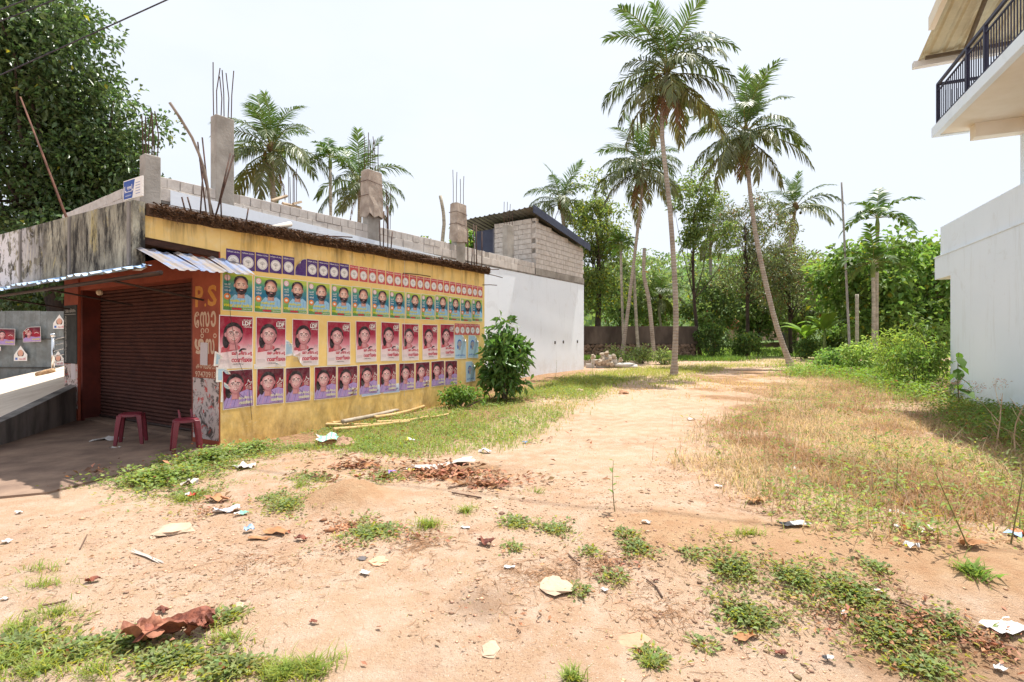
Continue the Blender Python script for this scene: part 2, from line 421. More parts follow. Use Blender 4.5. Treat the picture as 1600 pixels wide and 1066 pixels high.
M_moss = leaf_mat('dried_moss', 0.9, 0.1, 0.1)
M_mossbase = pm('mossy_slab_edge', S(92, 70, 54), S(58, 44, 36), 7, 0.95, 0.9, 30)
M_cloth = pm('sacking_cloth', S(186, 172, 158), S(150, 134, 122), 4, 0.95, 0.5, 90)

# ------------------------------------------------------------------ the old shop
SC0 = (-4.31, 7.57); SD = unit((470, 800)); SANG = math.atan2(SD[1], SD[0]); SN = np.array([-SD[1], SD[0]])
shop = thing('old_shop', 'old single-storey shop with yellow side wall covered in posters and closed brown shutter', 'shop', (SC0[0], SC0[1], 0), SANG)
def on_shop(px, py, s=0.0):
    u = (px - 800) / FPX; Px, Py = SC0[0] + SN[0] * s, SC0[1] + SN[1] * s
    tt = (u * Py - Px) / (SD[0] - u * SD[1]); Y = Py + SD[1] * tt
    return tt, s, CAM_H + (HOR - py) / FPX * Y
def on_front(px, py, tt=0.0):
    u = (px - 800) / FPX; Px, Py = SC0[0] + SD[0] * tt, SC0[1] + SD[1] * tt
    s = (u * Py - Px) / (SN[0] - u * SN[1]); Y = Py + SN[1] * s
    return tt, s, CAM_H + (HOR - py) / FPX * Y
def shop_w(x, y, z=0.0):
    return (SC0[0] + SD[0] * x + SN[0] * y, SC0[1] + SD[1] * x + SN[1] * y, z)

rz_ = lambda x: 3.38 + 0.017 * (x + 1.04)              # roof edge climbs a little to the back
b = MB(); b.hexa([(0, 0, -.3), (7.06, 0, -.3), (7.06, .2, -.3), (0, .2, -.3), (0, 0, rz_(0) - .15), (7.06, 0, rz_(7.06) - .15), (7.06, .2, rz_(7.06) - .15), (0, .2, rz_(0) - .15)])
b.build('side_wall', M_yellow, shop)
b = MB(); b.hexa([(-1.0, .0, 2.95), (-.003, .0, 2.90), (-.003, .12, 2.90), (-1.0, .12, 2.95), (-1.0, .0, rz_(-1.0) - .15), (-.003, .0, rz_(0) - .15), (-.003, .12, rz_(0) - .15), (-1.0, .12, rz_(-1.0) - .15)])
b.build('gable_panel', M_yellow, shop)
b = MB(); b.hexa([(-1.0, .01, 2.86), (0, .01, 2.81), (0, .11, 2.81), (-1.0, .11, 2.86), (-1.0, .01, 2.947), (0, .01, 2.897), (0, .11, 2.897), (-1.0, .11, 2.947)])
b.build('eave_beam', M_beam, shop)
# roof slab with a ragged, moss-grown edge
b = MB(); N_ = 46; vs = []; rr = random.Random(4)
for i in range(N_ + 1):
    x = -0.985 + (7.15 + 0.985) * i / N_; e = -0.10 - 0.035 * rr.random(); z = rz_(x)
    lo = z - 0.15 - 0.02 * rr.random(); up = z + 0.015 * rr.random()
    vs += [(x, 7.5, lo), (x, e + .03, lo), (x, e, (lo + up) / 2 + .01), (x, e + .05, up), (x, 7.5, up)]
fs = []
for i in range(N_):
    for k in range(5):
        a, c = i * 5 + k, i * 5 + (k + 1) % 5; fs.append((a, a + 5, c + 5, c))
fs += [(0, 1, 2, 3, 4), tuple(N_ * 5 + k for k in (4, 3, 2, 1, 0))]
b.add(vs, fs); roof = b.build('roof_slab', M_mossbase, shop)
# dried moss and dead grass hanging off the slab edge
n = 5200; x = RNG.uniform(-0.97, 7.14, n); zt = 3.38 + 0.017 * (x + 1.04) - RNG.uniform(-0.02, 0.15, n)
pos = np.stack([x, -0.105 - RNG.uniform(0, 0.02, n), zt], -1)
dr = unit(np.stack([RNG.normal(0, .8, n), -np.abs(RNG.normal(0.35, .3, n)), -RNG.uniform(-.1, 1.0, n)], -1))
L = RNG.uniform(0.03, 0.09, n) * np.where(RNG.random(n) < 0.02, 2.0, 1); w = RNG.uniform(0.006, 0.014, n)
sd_ = unit(np.cross(dr, RNG.normal(0, 1, (n, 3))))
v = np.stack([pos - sd_ * w[:, None], pos + sd_ * w[:, None], pos + dr * L[:, None]], 1).reshape(-1, 3)
cc = np.repeat(np.array(S(86, 62, 44))[None] * RNG.uniform(0.35, 1.5, (n, 1)), 3, 0)
m_ = obj('moss_fringe', mesh_np('moss_fringe', v, [np.arange(3 * n).reshape(-1, 3)], M_moss, col=cc), roof); tag(m_, kind='stuff')
# front fascia over the walkway, with narrow ribs
b = MB(); b.hexa([(-1.14, -.02, 2.54), (-1.0, -.02, 2.54), (-1.0, 9.5, 2.47), (-1.14, 9.5, 2.47), (-1.14, -.02, 3.40), (-1.0, -.02, 3.40), (-1.0, 9.5, 3.50), (-1.14, 9.5, 3.50)])
fas = b.build('fascia', M_fascia, shop)
for px in (33, 110, 203):
    tt, s, z = on_front(px, 420, -1.14)
    bb = MB(); bb.box(-1.165, -1.142, s - .03, s + .03, 2.56 - .007 * s, 3.38 + .01 * s); bb.build('rib', M_concrete_dk, fas)
# pillars, lintel, jamb, inner walls
b = MB(); b.box(-.02, .30, .004, .72, -.05, 2.93); pil = b.build('pillar', M_red, shop)
b = MB(); b.box(-.024, -.0205, .006, .70, .10, 1.02); b.build('torn_paper_layer', M_torn, pil)
b = MB(); b.box(-.03, .30, 4.78, 5.42, -.05, 2.93); pil2 = b.build('pillar', M_red, shop)
b = MB(); b.box(-.034, -.0305, 4.80, 5.40, .25, 1.12); b.build('torn_paper_layer', M_torn, pil2)
b = MB(); b.box(-.045, -.0345, 4.80, 5.40, 1.13, 2.28); slate = b.build('price_board', pm('black_slate', S(66, 70, 70), S(48, 52, 52), 5), pil2)
b = MB(); b.box(0, .30, .72, 4.78, 2.56, 2.93); b.build('lintel', M_red, shop)
b = MB(); b.box(.01, .31, 4.70, 4.777, 0, 2.56); b.build('door_jamb', M_redbrown, shop)
b = MB(); b.box(.005, .33, .722, .80, 0, 2.56); b.build('door_jamb', M_redbrown, shop)
b = MB(); b.box(.05, .42, .80, 4.70, -.05, .07); b.build('threshold', M_floor, shop)
b = MB(); b.box(.31, 7.05, 5.25, 5.418, -.3, 3.2); b.build('inner_wall', M_concrete_dk, shop)
b = MB(); b.box(6.9, 7.05, .203, 5.24, -.3, 3.2); b.build('back_wall', M_yellow, shop)
# roller shutter: one mesh, every slat its own part
shut = MB(); shut.box(.345, .36, .81, 4.69, .07, 2.58); shut_o = shut.build('shutter', M_redbrown, shop)
prof = [(.345, 0), (.318, .006), (.300, .022), (.296, .038), (.303, .052), (.325, .060), (.345, .063)]
sm = MB(); k = len(prof)
sm.add([(x, .815, z) for x, z in prof] + [(x, 4.685, z) for x, z in prof], [(i, i + 1, k + i + 1, k + i) for i in range(k - 1)])
slat_me = sm.mesh('slat', M_shutter, True)
for i in range(37): obj('slat', slat_me, shut_o, loc=(0, 0, .09 + i * .067))
b = MB(); b.tube([(.29, .82, .10), (.29, 4.68, .10)], .022, 8); b.build('bottom_bar', M_darkpipe, shut_o)
# blue corrugated awning: sheets side by side
def corrugated(p00, p01, p10, p11, waves, h, nlen=6, sub=6):
    """p00-p01 top edge, p10-p11 lower edge; ribs run from top to bottom"""
    p00, p01, p10, p11 = map(np.array, (p00, p01, p10, p11)); nu = waves * sub
    nrm = unit(np.cross(p01 - p00, p10 - p00)); nrm = nrm * np.sign(nrm[2] + 1e-9)
    vs, fs = [], []; wv = [0, 0, 1, 1, 0.0, 0.0][:sub]
    for j in range(nlen + 1):
        q = j / nlen
        for i in range(nu + 1):
            u_ = i / nu; p_ = (p00 * (1 - u_) + p01 * u_) * (1 - q) + (p10 * (1 - u_) + p11 * u_) * q
            vs.append(p_ + nrm * (h * wv[i % sub] + 0.01 * math.sin(3 * q + i * .3)))
    m = nu + 1
    fs = [(j * m + i, j * m + i + 1, (j + 1) * m + i + 1, (j + 1) * m + i) for j in range(nlen) for i in range(nu)]
    return vs, fs
rr = random.Random(2)
for k in range(10):
    y0 = -1.02 + k * 1.02; y1 = y0 + 1.05; dz = 0.012 * (k % 2) + rr.uniform(-.012, .012); dx = rr.uniform(-.05, .04)
    zl = lambda y: 2.40 - 0.010 * y
    b = MB(); b.add(*corrugated((-1.0, max(y0, 0), zl(y0) + .15 + dz), (-1.0, y1, zl(y1) + .15 + dz), (-1.52 + dx, y0 - (.25 if k == 0 else 0), zl(y0) + dz), (-1.52 + dx, y1, zl(y1) + dz), 5, .028))
    b.build('awning_sheet', M_bluesheet, shop)
for k in range(3):
    f0, f1 = k / 3 - .0, (k + 1) / 3 + .02
    la = np.array((-1.12, -.92, 2.45)); lb = np.array((.24, -.44, 2.53)); ta = np.array((-1.12, .0, 2.79)); tb = np.array((.26, -.02, 2.76))
    off = np.array((0, 0, .012 * k))
    b = MB(); b.add(*corrugated(ta + (tb - ta) * f0 + off, ta + (tb - ta) * f1 + off, la + (lb - la) * f0 + off, la + (lb - la) * f1 + off, 3, .016))
    b.build('awning_sheet', M_bluesheet2, shop)
b = MB(); b.tube([(-1.22, -.9, 2.40), (-1.22, 9.2, 2.31)], .022, 8); b.build('awning_rail', M_darkpipe, shop)
b = MB(); b.tube([(-.75, .1, 2.50), (-.75, 9.2, 2.44)], .022, 8); b.build('awning_rail', M_darkpipe, shop)
for s_ in (.4, 2.6, 5.1): MB().tube([(-.03, s_, 2.2), (-1.22, s_, 2.38)], .016, 6).build('awning_bracket', M_darkpipe, shop)
b = MB(); b.blob((-.95, .35, 2.60), .09, 3, .2, squash=(1.5, 1, .7)); b.build('stuffed_bag', flat('white_plastic_bag', S(220, 220, 224)), shop)
# small lamp holder under the awning
b = MB(); b.blob((-.6, 2.35, 2.36), .05, 5, .02); b.build('lamp_bulb', flat('bulb_glass', S(196, 176, 150), .3), shop)
# bare rods left sticking out of the side wall below the roof edge
for x0, x1, z0, z1, yo in ((4.0, 4.9, 3.35, 3.40, -.30), (3.9, 4.7, 3.02, 3.03, -.10), (6.95, 7.6, 3.44, 3.53, -.12), (6.95, 7.75, 3.36, 3.32, -.14), (6.95, 7.6, 3.05, 3.1, -.05), (1.6, 2.2, 3.40, 3.46, -.35)):
    b = MB(); b.tube([(x0, -.02, z0), ((x0 + x1) / 2, yo * .6, (z0 + z1) / 2 + .01), (x1, yo, z1)], .011, 5); b.build('rod', M_rebar, shop)

# raised cement floor in front of the shutter
fl = MB(); fl.prism([shop_w(.4, 5.42)[:2], shop_w(.4, .3)[:2], shop_w(-.01, .0)[:2], (-4.40, 7.2), (-4.62, 6.0), (-4.80, 5.30), (-5.6, 4.95), (-7.05, 4.95), (-7.05, 5.4)][::-1], -.25, .025)
flo = fl.build('shop_floor', M_floor); tag(flo, 'dusty cement walkway in front of the shutter', kind='structure')

# ------------------------------------------------------------------ ramp, low wall, railing, sheet fence on the left
RPL = lambda x, y: 0.392 + 0.229 * x + 0.227 * y
poly = [(-7.02, 5.42), (-8.85, 10.35), (-9.6, 13.4), (-11.0, 15.3), (-17.2, 15.3), (-14, 12.2)]
v = [(x, y, max(RPL(x, y), .0) + .004) for x, y in poly]; v2 = [(x, y, -.4) for x, y in poly]
b = MB(); b.add(v + v2, [(5, 4, 3, 2, 1, 0)] + [(i, (i + 1) % 6, 6 + (i + 1) % 6, 6 + i) for i in range(6)])
rmp = b.build('ramp', pm('pale_cement_ramp', S(222, 208, 192), S(204, 188, 170), 2.5, .92, .25, 30)); tag(rmp, 'pale cement ramp in the sun', kind='structure')
lw = MB(); e = [(-6.75, 4.7), (-7.9, 7.9), (-8.80, 10.3)]; q = []
for (x, y) in e: q += [(x, y, -.3), (x + .16, y + .05, -.3), (x + .16, y + .05, max(RPL(x, y), .02) + .03), (x, y, max(RPL(x, y), .02) + .03)]
lw.add(q, [(i * 4 + k, i * 4 + (k + 1) % 4, (i + 1) * 4 + (k + 1) % 4, (i + 1) * 4 + k) for i in range(2) for k in range(4)] + [(0, 1, 2, 3), (11, 10, 9, 8)])
lwo = lw.build('ramp_wall', M_concrete_dk); tag(lwo, 'low stained cement wall along the edge of the ramp', 'wall')

rail = thing('ramp_railing', 'stainless steel railing with ball-topped post on the ramp', 'railing', (-12.55, 14.0, RPL(-12.55, 14.0)), R(20))
M_steel = NT('polished_steel').done((.75, .75, .76), .22, 1.0, .5)
for k, x in enumerate((0, 2.2)):
    z0 = .7 * (x / 2.2)
    po = MB().tube([(x, 0, z0 - .05), (x, 0, z0 + .98)], .036, 12).build('post', M_steel, rail, True)
    bl = MB(); bl.blob((x, 0, z0 + 1.03), .062, 1, 0, 12, 8); bl.build('ball', M_steel, po, True)
for k in range(6):
    z = .12 + k * .16; MB().tube([(.03, 0, z), (2.2, 0, z + .7)], .02 if k == 5 else .014, 8).build('rail', M_steel, rail, True)
b = MB(); rr = random.Random(8)
b.tube([(-12.85, 13.85, RPL(-12.85, 13.85) + .07), (-12.6, 13.82, RPL(-12.6, 13.82) + .07), (-12.36, 13.8, RPL(-12.36, 13.8) + .08)], [.06, .075, .06], 8)
br = b.build('coir_roll', pm('coir_fibre', S(196, 164, 128), S(160, 124, 90), 12, .95, .8, 60), None, True); tag(br, 'short roll of pale coir lying at the foot of the railing', 'roll')

fence = thing('sheet_fence', 'grey corrugated metal sheet fence beyond the ramp', 'fence', (-16, 15.6, 0))
M_galv = sheet_mat('galvanised_sheet', S(142, 150, 152), S(120, 128, 130), S(98, 100, 98), .6)
for k in range(16):
    x0 = -9.0 + k * 1.06; b = MB(); dz = random.uniform(-.015, .02)
    b.add(*corrugated((x0, 0, 2.48 + dz), (x0 + 1.09, 0, 2.48 + dz), (x0, 0.01, -.2), (x0 + 1.09, .01, -.2), 3, .03, 1)); b.build('metal_sheet', M_galv, fence)
for z in (.75, 1.62): MB().box(-9, 8, -.02, .015, z - .02, z + .02).build('fence_rail', pm('fence_bar', S(92, 92, 88), S(74, 72, 70), 5), fence)

# ------------------------------------------------------------------ the unfinished white building behind the shop
BC = (-6.42, 9.17); BD = unit((.57, .822)); BANG = math.atan2(BD[1], BD[0]); BN = np.array([-BD[1], BD[0]])
bldB = thing('unfinished_building', 'unfinished building with white side wall, block parapet and rebar columns behind the shop', 'building', (BC[0], BC[1], 0), BANG)
def on_B(px, py, s=0.0):
    u = (px - 800) / FPX; Px, Py = BC[0] + BN[0] * s, BC[1] + BN[1] * s
    tt = (u * Py - Px) / (BD[0] - u * BD[1]); Y = Py + BD[1] * tt
    return tt, s, CAM_H + (HOR - py) / FPX * Y
LB, SB = 16.95, 5.0
b = MB(); b.box(.25, 7.2, 0, .22, 3.42, 4.07); b.box(7.2, LB, 0, .22, -.3, 4.07); wl = b.build('side_wall', M_white, bldB)
b = MB(); b.box(0, .25, 0, SB, 3.42, 4.06); b.build('front_wall', M_concrete, bldB)
b = MB(); b.box(LB - .22, LB - .003, .222, SB, -.3, 4.06); b.build('end_wall', M_concrete, bldB)
b = MB(); b.box(.25, 5.0, SB - .2, SB, 3.3, 4.06); b.box(5.0, LB - .22, SB - .2, SB, -.3, 4.06); b.build('rear_wall', M_concrete, bldB)
b = MB(); b.box(.2, LB - .05, .222, SB - .05, 3.95, 4.12); b.build('roof_deck', M_concrete, bldB)
b = MB(); b.box(-.02, LB + .004, -.012, .18, 4.073, 4.12); b.build('beam_edge', M_concrete_dk, bldB)
# small square drain holes and dark plugs in the white wall
for px, py in ((867, 535.5), (880, 534.5), (902, 534)):
    tt, s, z = on_B(px, py); MB().box(tt - .04, tt + .04, -.02, .01, z - .06, z + .06).build('drain_hole', flat('drain_dark', S(60, 52, 50)), wl)
b = MB(); b.hexa([(.26, -.03, 4.068), (7.5, -.03, 4.068), (7.5, -.021, 4.068), (.26, -.021, 4.068), (.26, -.03, 4.335), (7.5, -.03, 4.09), (7.5, -.021, 4.09), (.26, -.021, 4.335)]); b.build('painted_band', M_white, bldB)
par = MB(); par.box(.02, 12.85, .02, .15, 4.12, 4.55); par_o = par.build('parapet', M_mortar, bldB)
def block_mesh(lx, ly, lz):
    m = MB(); m.box(0, lx, 0, ly, 0, lz); return bevel_mesh(m.mesh('concrete_block', M_block), .006)
BLK = {}
def blk(lx, ly, lz):
    key = (round(lx, 2), round(ly, 2), round(lz, 2))
    if key not in BLK: BLK[key] = block_mesh(*key)
    return BLK[key]
rr = random.Random(11)
x = 0.0
while x < 12.7:
    obj('concrete_block', blk(.39, .20, .23), par_o, loc=(x, -.012 + rr.uniform(-.006, .006), 4.125)); x += .40
x = 0.0
while x < 12.75:
    if rr.random() > .03: obj('concrete_block', blk(.21, .19, .19), par_o, loc=(x, -.006 + rr.uniform(-.01, .008), 4.36 + rr.uniform(0, .004)))
    x += .22
y = .2
while y < SB:
    obj('concrete_block', blk(.19, .39, .23), par_o, loc=(-.005 + rr.uniform(-.006, .006), y, 4.125))
    obj('concrete_block', blk(.19, .39, .19), par_o, loc=(rr.uniform(-.006, .006), y + .1, 4.36)); y += .40
MB().box(.03, .15, .15, SB, 4.12, 4.5).build('parapet_core', M_mortar, par_o)
# columns with bare reinforcement
def column(px0, px1, ptop, ptip, nrod, wrap, rod_spread=1.0, s0=0.0):
    pc = (px0 + px1) / 2; t0 = on_B(px0, 400)[0]; t1 = on_B(px1, 400)[0]; wd = min(max((t1 - t0) * .8, .22), .42)
    tm, _, zt = on_B(pc, ptop); _, _, ztip = on_B(pc, ptip)
    m = MB(); m.box(tm - wd / 2, tm + wd / 2, -.026 + s0, .20 + s0, 4.0, zt)
    c_ = obj('column', bevel_mesh(m.mesh('column', M_concrete), .012), bldB)
    rr = random.Random(int(px0)); rows = [(i, j) for j in (0, 1) for i in range((nrod + 1) // 2)][:nrod]
    for i, j in rows:
        x_ = tm - wd / 2 + .04 + (wd - .08) * i / max((nrod + 1) // 2 - 1, 1); y_ = .02 + .13 * j + s0
        zt_ = ztip - rr.uniform(0, .25) * (ztip - zt)
        MB().tube([(x_, y_, zt - .05), (x_ + rr.uniform(-.02, .02), y_, (zt + zt_) / 2), (x_ + rr.uniform(-.05, .05), y_ + rr.uniform(-.03, .03), zt_)], .010, 5).build('rebar', M_rebar, c_)
    if wrap:
        m = MB(); k = 14; rings = []
        for q in range(6):
            f = q / 5; z = zt - .03 - (zt - 4.45) * wrap * f
            for a in range(k):
                th = 2 * PI * a / k; cx = (wd / 2 + .018 + .05 * f * rr.random()); cy = .13 + .018 + .06 * f * rr.random()
                ex = max(-1, min(1, 1.5 * math.cos(th))); ey = max(-1, min(1, 1.5 * math.sin(th)))
                rings.append((tm + cx * ex, .087 + s0 + cy * ey, z - (.18 * rr.random() if q == 5 else 0)))
        m.add(rings, [(q * k + a, q * k + (a + 1) % k, (q + 1) * k + (a + 1) % k, (q + 1) * k + a) for q in range(5) for a in range(k)])
        m.build('sack_wrap', M_cloth, c_)
        for f in (.28, .62):
            z = zt - (zt - 4.45) * wrap * f; hw = wd / 2 + .045
            MB().tube([(tm - hw, -.07 + s0, z), (tm + hw, -.07 + s0, z - .03), (tm + hw, .26 + s0, z - .02), (tm - hw, .26 + s0, z), (tm - hw, -.07 + s0, z)], .007, 4).build('twine', M_rebar, c_)
    return c_
column(222, 254, 243, 172, 6, 0); column(333, 369, 183, 98, 6, 0); column(571, 597, 267, 208, 6, .72); column(710, 729, 318, 266, 4, .75); column(803, 816, 350, 314, 4, .0, s0=.35)
# second row of rods seen over the parapet, from columns on the far side
for px, ptop in ((458, 262), (606, 292)):
    tm, _, zt = on_B(px, ptop, 3.2); rr = random.Random(px)
    cs = MB(); cs.box(tm - .15, tm + .15, 3.1, 3.4, 4.1, 4.62); c_ = cs.build('column', M_concrete, bldB)
    for i in range(5): MB().tube([(tm - .1 + .05 * i, 3.2, 4.6), (tm - .1 + .05 * i + rr.uniform(-.06, .06), 3.2, zt - rr.uniform(0, .3))], .011, 5).build('rebar', M_rebar, c_)
# loose planks on the parapet near the tall column
for (a, c, z0, z1) in ((2.25, 2.75, 4.60, 4.86), (2.5, 3.1, 4.60, 4.66), (2.75, 3.1, 4.64, 4.80)):
    p0, p1 = Vector((a, .06, z0)), Vector((c, .3, z1))
    MB().tube([p0, p1], .035, 4).build('plank', pm('shuttering_plank', S(176, 156, 132), S(138, 120, 100), 5, .9), bldB)
# block-built room on the roof
RX0, RX1 = 12.87, 16.93
rt = lambda x: 6.42 - (x - RX0) * .155           # underside of the sloping roof
room = MB(); room.hexa([(RX0 + .02, .02, 4.1), (RX1 - .02, .02, 4.1), (RX1 - .02, .16, 4.1), (RX0 + .02, .16, 4.1), (RX0 + .02, .02, rt(RX0) - .22), (RX1 - .02, .02, rt(RX1) - .12), (RX1 - .02, .16, rt(RX1) - .12), (RX0 + .02, .16, rt(RX0) - .22)])
room.box(RX0 + .02, RX0 + .16, .16, 2.0, 4.1, rt(RX0) - .22); room.box(RX1 - .16, RX1 - .02, .16, 3.1, 4.1, rt(RX1) - .12); room.box(RX0 + .02, RX1 - .02, 3.0, 3.1, 4.1, rt(RX1) - .12)
room_o = room.build('rooftop_room', M_mortar, bldB)
MB().box(RX0 - .01, LB + .002, -.018, .0, 4.12, 4.36).build('plaster_band', M_concrete, room_o)
z = 4.37; row = 0
while z < rt(RX0) - .25:
    x = RX0 + (0 if row % 2 == 0 else -.2)
    while x < RX1 - .05:
        a, c = max(x, RX0 + (.0 if row % 2 == 0 else .02)), min(x + .39, RX1)
        if z + .19 < rt(c) - .06 and c - a > .1: obj('concrete_block', blk(c - a, .18, .185), room_o, loc=(a, -.008 + rr.uniform(-.004, .004), z))
        x += .40
    y = .2 if row % 2 else .0
    while y < 1.95:
        yy = max(y, .19); c = min(y + .39, 1.98)
        if c - yy > .08: obj('concrete_block', blk(.18, c - yy, .185), room_o, loc=(RX0 - .008 + rr.uniform(-.004, .004), yy, z))
        y += .40
    z += .195; row += 1
M_navy = pm('navy_paint_steel', S(70, 76, 96), S(58, 62, 80), 2, .5)
MB().box(RX0 - .01, RX0 + .05, 2.05, 2.98, 4.15, 6.12).build('door', M_navy, room_o)
MB().box(RX0 - .02, RX0 + .06, 1.985, 2.045, 4.15, 6.14).build('door_frame', pm('grey_steel', S(120, 120, 128), S(100, 100, 108), 3), room_o)
b = MB(); b.add(*corrugated((RX0 - .55, 3.6, 6.52), (RX0 - .55, -.22, 6.58), (RX1 + .12, 3.6, rt(RX1) + .03), (RX1 + .12, -.22, rt(RX1) + .05), 16, .035, 3)); b.build('room_roof', sheet_mat('grey_roof_sheet', S(120, 118, 108), S(98, 96, 86), S(80, 78, 70), .6), room_o)
b = MB(); b.hexa([(RX0 - .56, -.27, 6.36), (RX1 + .14, -.27, rt(RX1) - .2), (RX1 + .14, -.235, rt(RX1) - .2), (RX0 - .56, -.235, 6.36), (RX0 - .56, -.27, 6.66), (RX1 + .14, -.27, rt(RX1) + .10), (RX1 + .14, -.235, rt(RX1) + .10), (RX0 - .56, -.235, 6.66)])
b.build('verge_board', M_navy, room_o)

# ------------------------------------------------------------------ the pale house on the right
HC = (11.56, 13.5); HD = unit((345, 800)); HANG = math.atan2(HD[1], HD[0])
house = thing('pale_house', 'pale blue-white house with upper balcony at the right edge', 'house', (HC[0], HC[1], 0), HANG)
def paleblue():
    t = NT('pale_blue_wall_paint')
    c = t.mix(t.ramp(t.noise(.7, 6, .6), .3, .75), S(234, 246, 254), S(228, 241, 250))
    c = t.mix(t.math('MULTIPLY', t.ramp(t.noise(3.5, 6, .75, stretch=(1, 1, .12)), .55, .75), .4), c, S(190, 198, 198))
    c = t.mix(t.math('MULTIPLY', t.ramp(t.noise(1.1, 6, .75, dist=.7), .60, .66), .22), c, S(200, 206, 206))
    z = t.sep(t.pos())[2]; lo = t.n('ShaderNodeMapRange', Value=z, From_Min=.7, From_Max=.1).outputs[0]
    c = t.mix(t.math('MULTIPLY', t.math('MULTIPLY', lo, t.ramp(t.noise(3, 6, .7), .4, .7)), .5), c, S(176, 178, 160))
    t.bump(t.noise(6, 5, .6), .12, .01); return t.done(c, .8, 0, .25)
M_pale = paleblue(); M_cream = pm('cream_soffit', S(236, 228, 212), S(228, 218, 198), 1.5, .85)
# local x runs away from the camera along the wall, +y points out over the plot
MB().box(-13, 0, -6, 0, -.3, 3.3).build('wall', M_pale, house)
MB().box(-13.02, 1.13, -6, .003, 3.3, 3.93).build('sunshade_slab', M_pale, house)
MB().box(-13, .80, -6, -.03, 3.932, 4.72).build('parapet', M_pale, house)
MB().box(-13.02, 1.15, -6, .022, 3.90, 3.931).build('drip_edge', M_pale, house)
bal = MB(); bal.box(-9, -2.17, -3.0, 1.0, 6.32, 6.48); bal_o = bal.build('balcony_slab', M_cream, house)
MB().box(-9.02, -2.15, .9, 1.02, 6.30, 6.52).build('slab_edge', M_pale, bal_o)
MB().box(-2.27, -2.148, -3.0, .898, 6.30, 6.52).build('slab_edge', M_pale, bal_o)
MB().box(-2.75, -2.47, -3.0, .42, 6.02, 6.318).build('beam', M_cream, bal_o)
MB().box(-9, -2.76, -.66, -.40, 6.06, 6.316).build('beam', M_cream, bal_o)
MB().box(-2.77, -2.45, -.72, -.44, 4.72, 6.02).build('column', M_pale, house)
MB().box(-9, -3.4, -3.0, -1.2, 4.72, 9.2).build('upper_wall', M_pale, house)
# railing of the balcony
M_rail = pm('dark_blue_grey_rail', S(58, 56, 78), S(46, 46, 62), 4, .45)
rl = MB(); rl.box(-9, -2.22, .90, .95, 7.46, 7.52); rl_o = rl.build('balcony_railing', M_rail, house)
MB().box(-9, -2.22, .905, .945, 6.60, 6.64).build('bottom_rail', M_rail, rl_o)
MB().box(-9, -2.22, .91, .94, 7.32, 7.35).build('mid_rail', M_rail, rl_o)
MB().box(-2.27, -2.22, -1.2, .9, 7.46, 7.52).build('end_rail', M_rail, rl_o)
MB().box(-2.26, -2.23, -1.2, .9, 6.60, 6.64).build('end_rail', M_rail, rl_o)
for x in (-2.27, -3.9, -4.7, -6.3, -7.1): MB().box(x, x + .055, .895, .955, 6.49, 7.50).build('post', M_rail, rl_o)
bm_ = MB(); bm_.box(0, .016, 0, .016, 0, .70); bal_me = bm_.mesh('baluster', M_rail)
x = -2.37
while x > -8.2: obj('baluster', bal_me, rl_o, loc=(x, .915, 6.63)); x -= .105
y = .78
while y > -1.1: obj('baluster', bal_me, rl_o, loc=(-2.253, y, 6.63)); y -= .105
# sheet roof over the balcony
M_beige = sheet_mat('beige_sheet', S(200, 190, 158), S(186, 174, 142), S(160, 150, 124), .4)
b = MB(); b.add(*corrugated((-8.5, 1.0, 10.42), (-8.5, -3.2, 10.42), (-1.10, 1.0, 8.60), (-1.10, -3.2, 8.60), 14, .03, 4)); ro = b.build('roof_sheet', M_beige, house)
for x in (-1.35, -3.4, -5.4): MB().box(x, x + .06, -3.2, .9, 8.46 - (x + 1.1) * .246, 8.54 - (x + 1.1) * .246).build('purlin', pm('brown_purlin', S(110, 96, 78), S(90, 78, 64), 3), ro)
MB().box(-1.12, -.96, -3.2, 1.08, 8.47, 8.62).build('gutter', flat('white_gutter', S(226, 224, 220)), ro)
MB().hexa([(-8.5, 1.01, 10.26), (-2.3, 1.01, 8.74), (-2.3, 1.12, 8.74), (-8.5, 1.12, 10.26), (-8.5, 1.01, 10.56), (-2.3, 1.01, 9.04), (-2.3, 1.12, 9.04), (-8.5, 1.12, 10.56)]).build('barge_board', M_cream, ro)
MB().tube([(-1.6, .2, 8.5), (-7.6, .8, 9.95)], .05, 6).build('rafter', pm('brown_purlin', S(110, 96, 78)), ro)

# ------------------------------------------------------------------ old boundary wall at the back: plaster over rubble stones
bw = thing('boundary_wall', 'old dark boundary wall, plaster above rubble stone, behind the tall palms', 'wall', (4.2, 31.0, 0))
M_oldwall = pm('old_dark_plaster', S(112, 98, 88), S(70, 60, 54), 1.2, .95, .4, 20, stretch=(1, 1, .35))
MB().box(-6, 7.0, 0, .3, 1.35, 2.42).build('plaster_course', M_oldwall, bw)
MB().box(-6, 7.0, .05, .35, 0, 1.35).build('rubble_core', pm('rubble_mortar', S(84, 70, 60), S(60, 50, 44), 6), bw)
st_me = []
for k in range(6):
    m = MB(); m.blob((0, 0, 0), .16, k, .3, 7, 5, (1.2, .6, .8)); st_me.append(m.mesh('rubble_stone', pm('rubble_stone', S(150, 124, 106), S(96, 78, 66), 4, .95, .4, 25)))
rr = random.Random(5)
for r_ in range(5):
    for c_ in range(36):
        x = -.9 + c_ * .225 + rr.uniform(-.05, .05) + (.1 if r_ % 2 else 0)
        if x < 7.0: obj('rubble_stone', st_me[rr.randrange(6)], bw, loc=(x, .05, .38 + r_ * .21 + rr.uniform(-.03, .03)), rot=(0, rr.uniform(0, 3), 0), scale=(rr.uniform(.7, 1.0),) * 3)
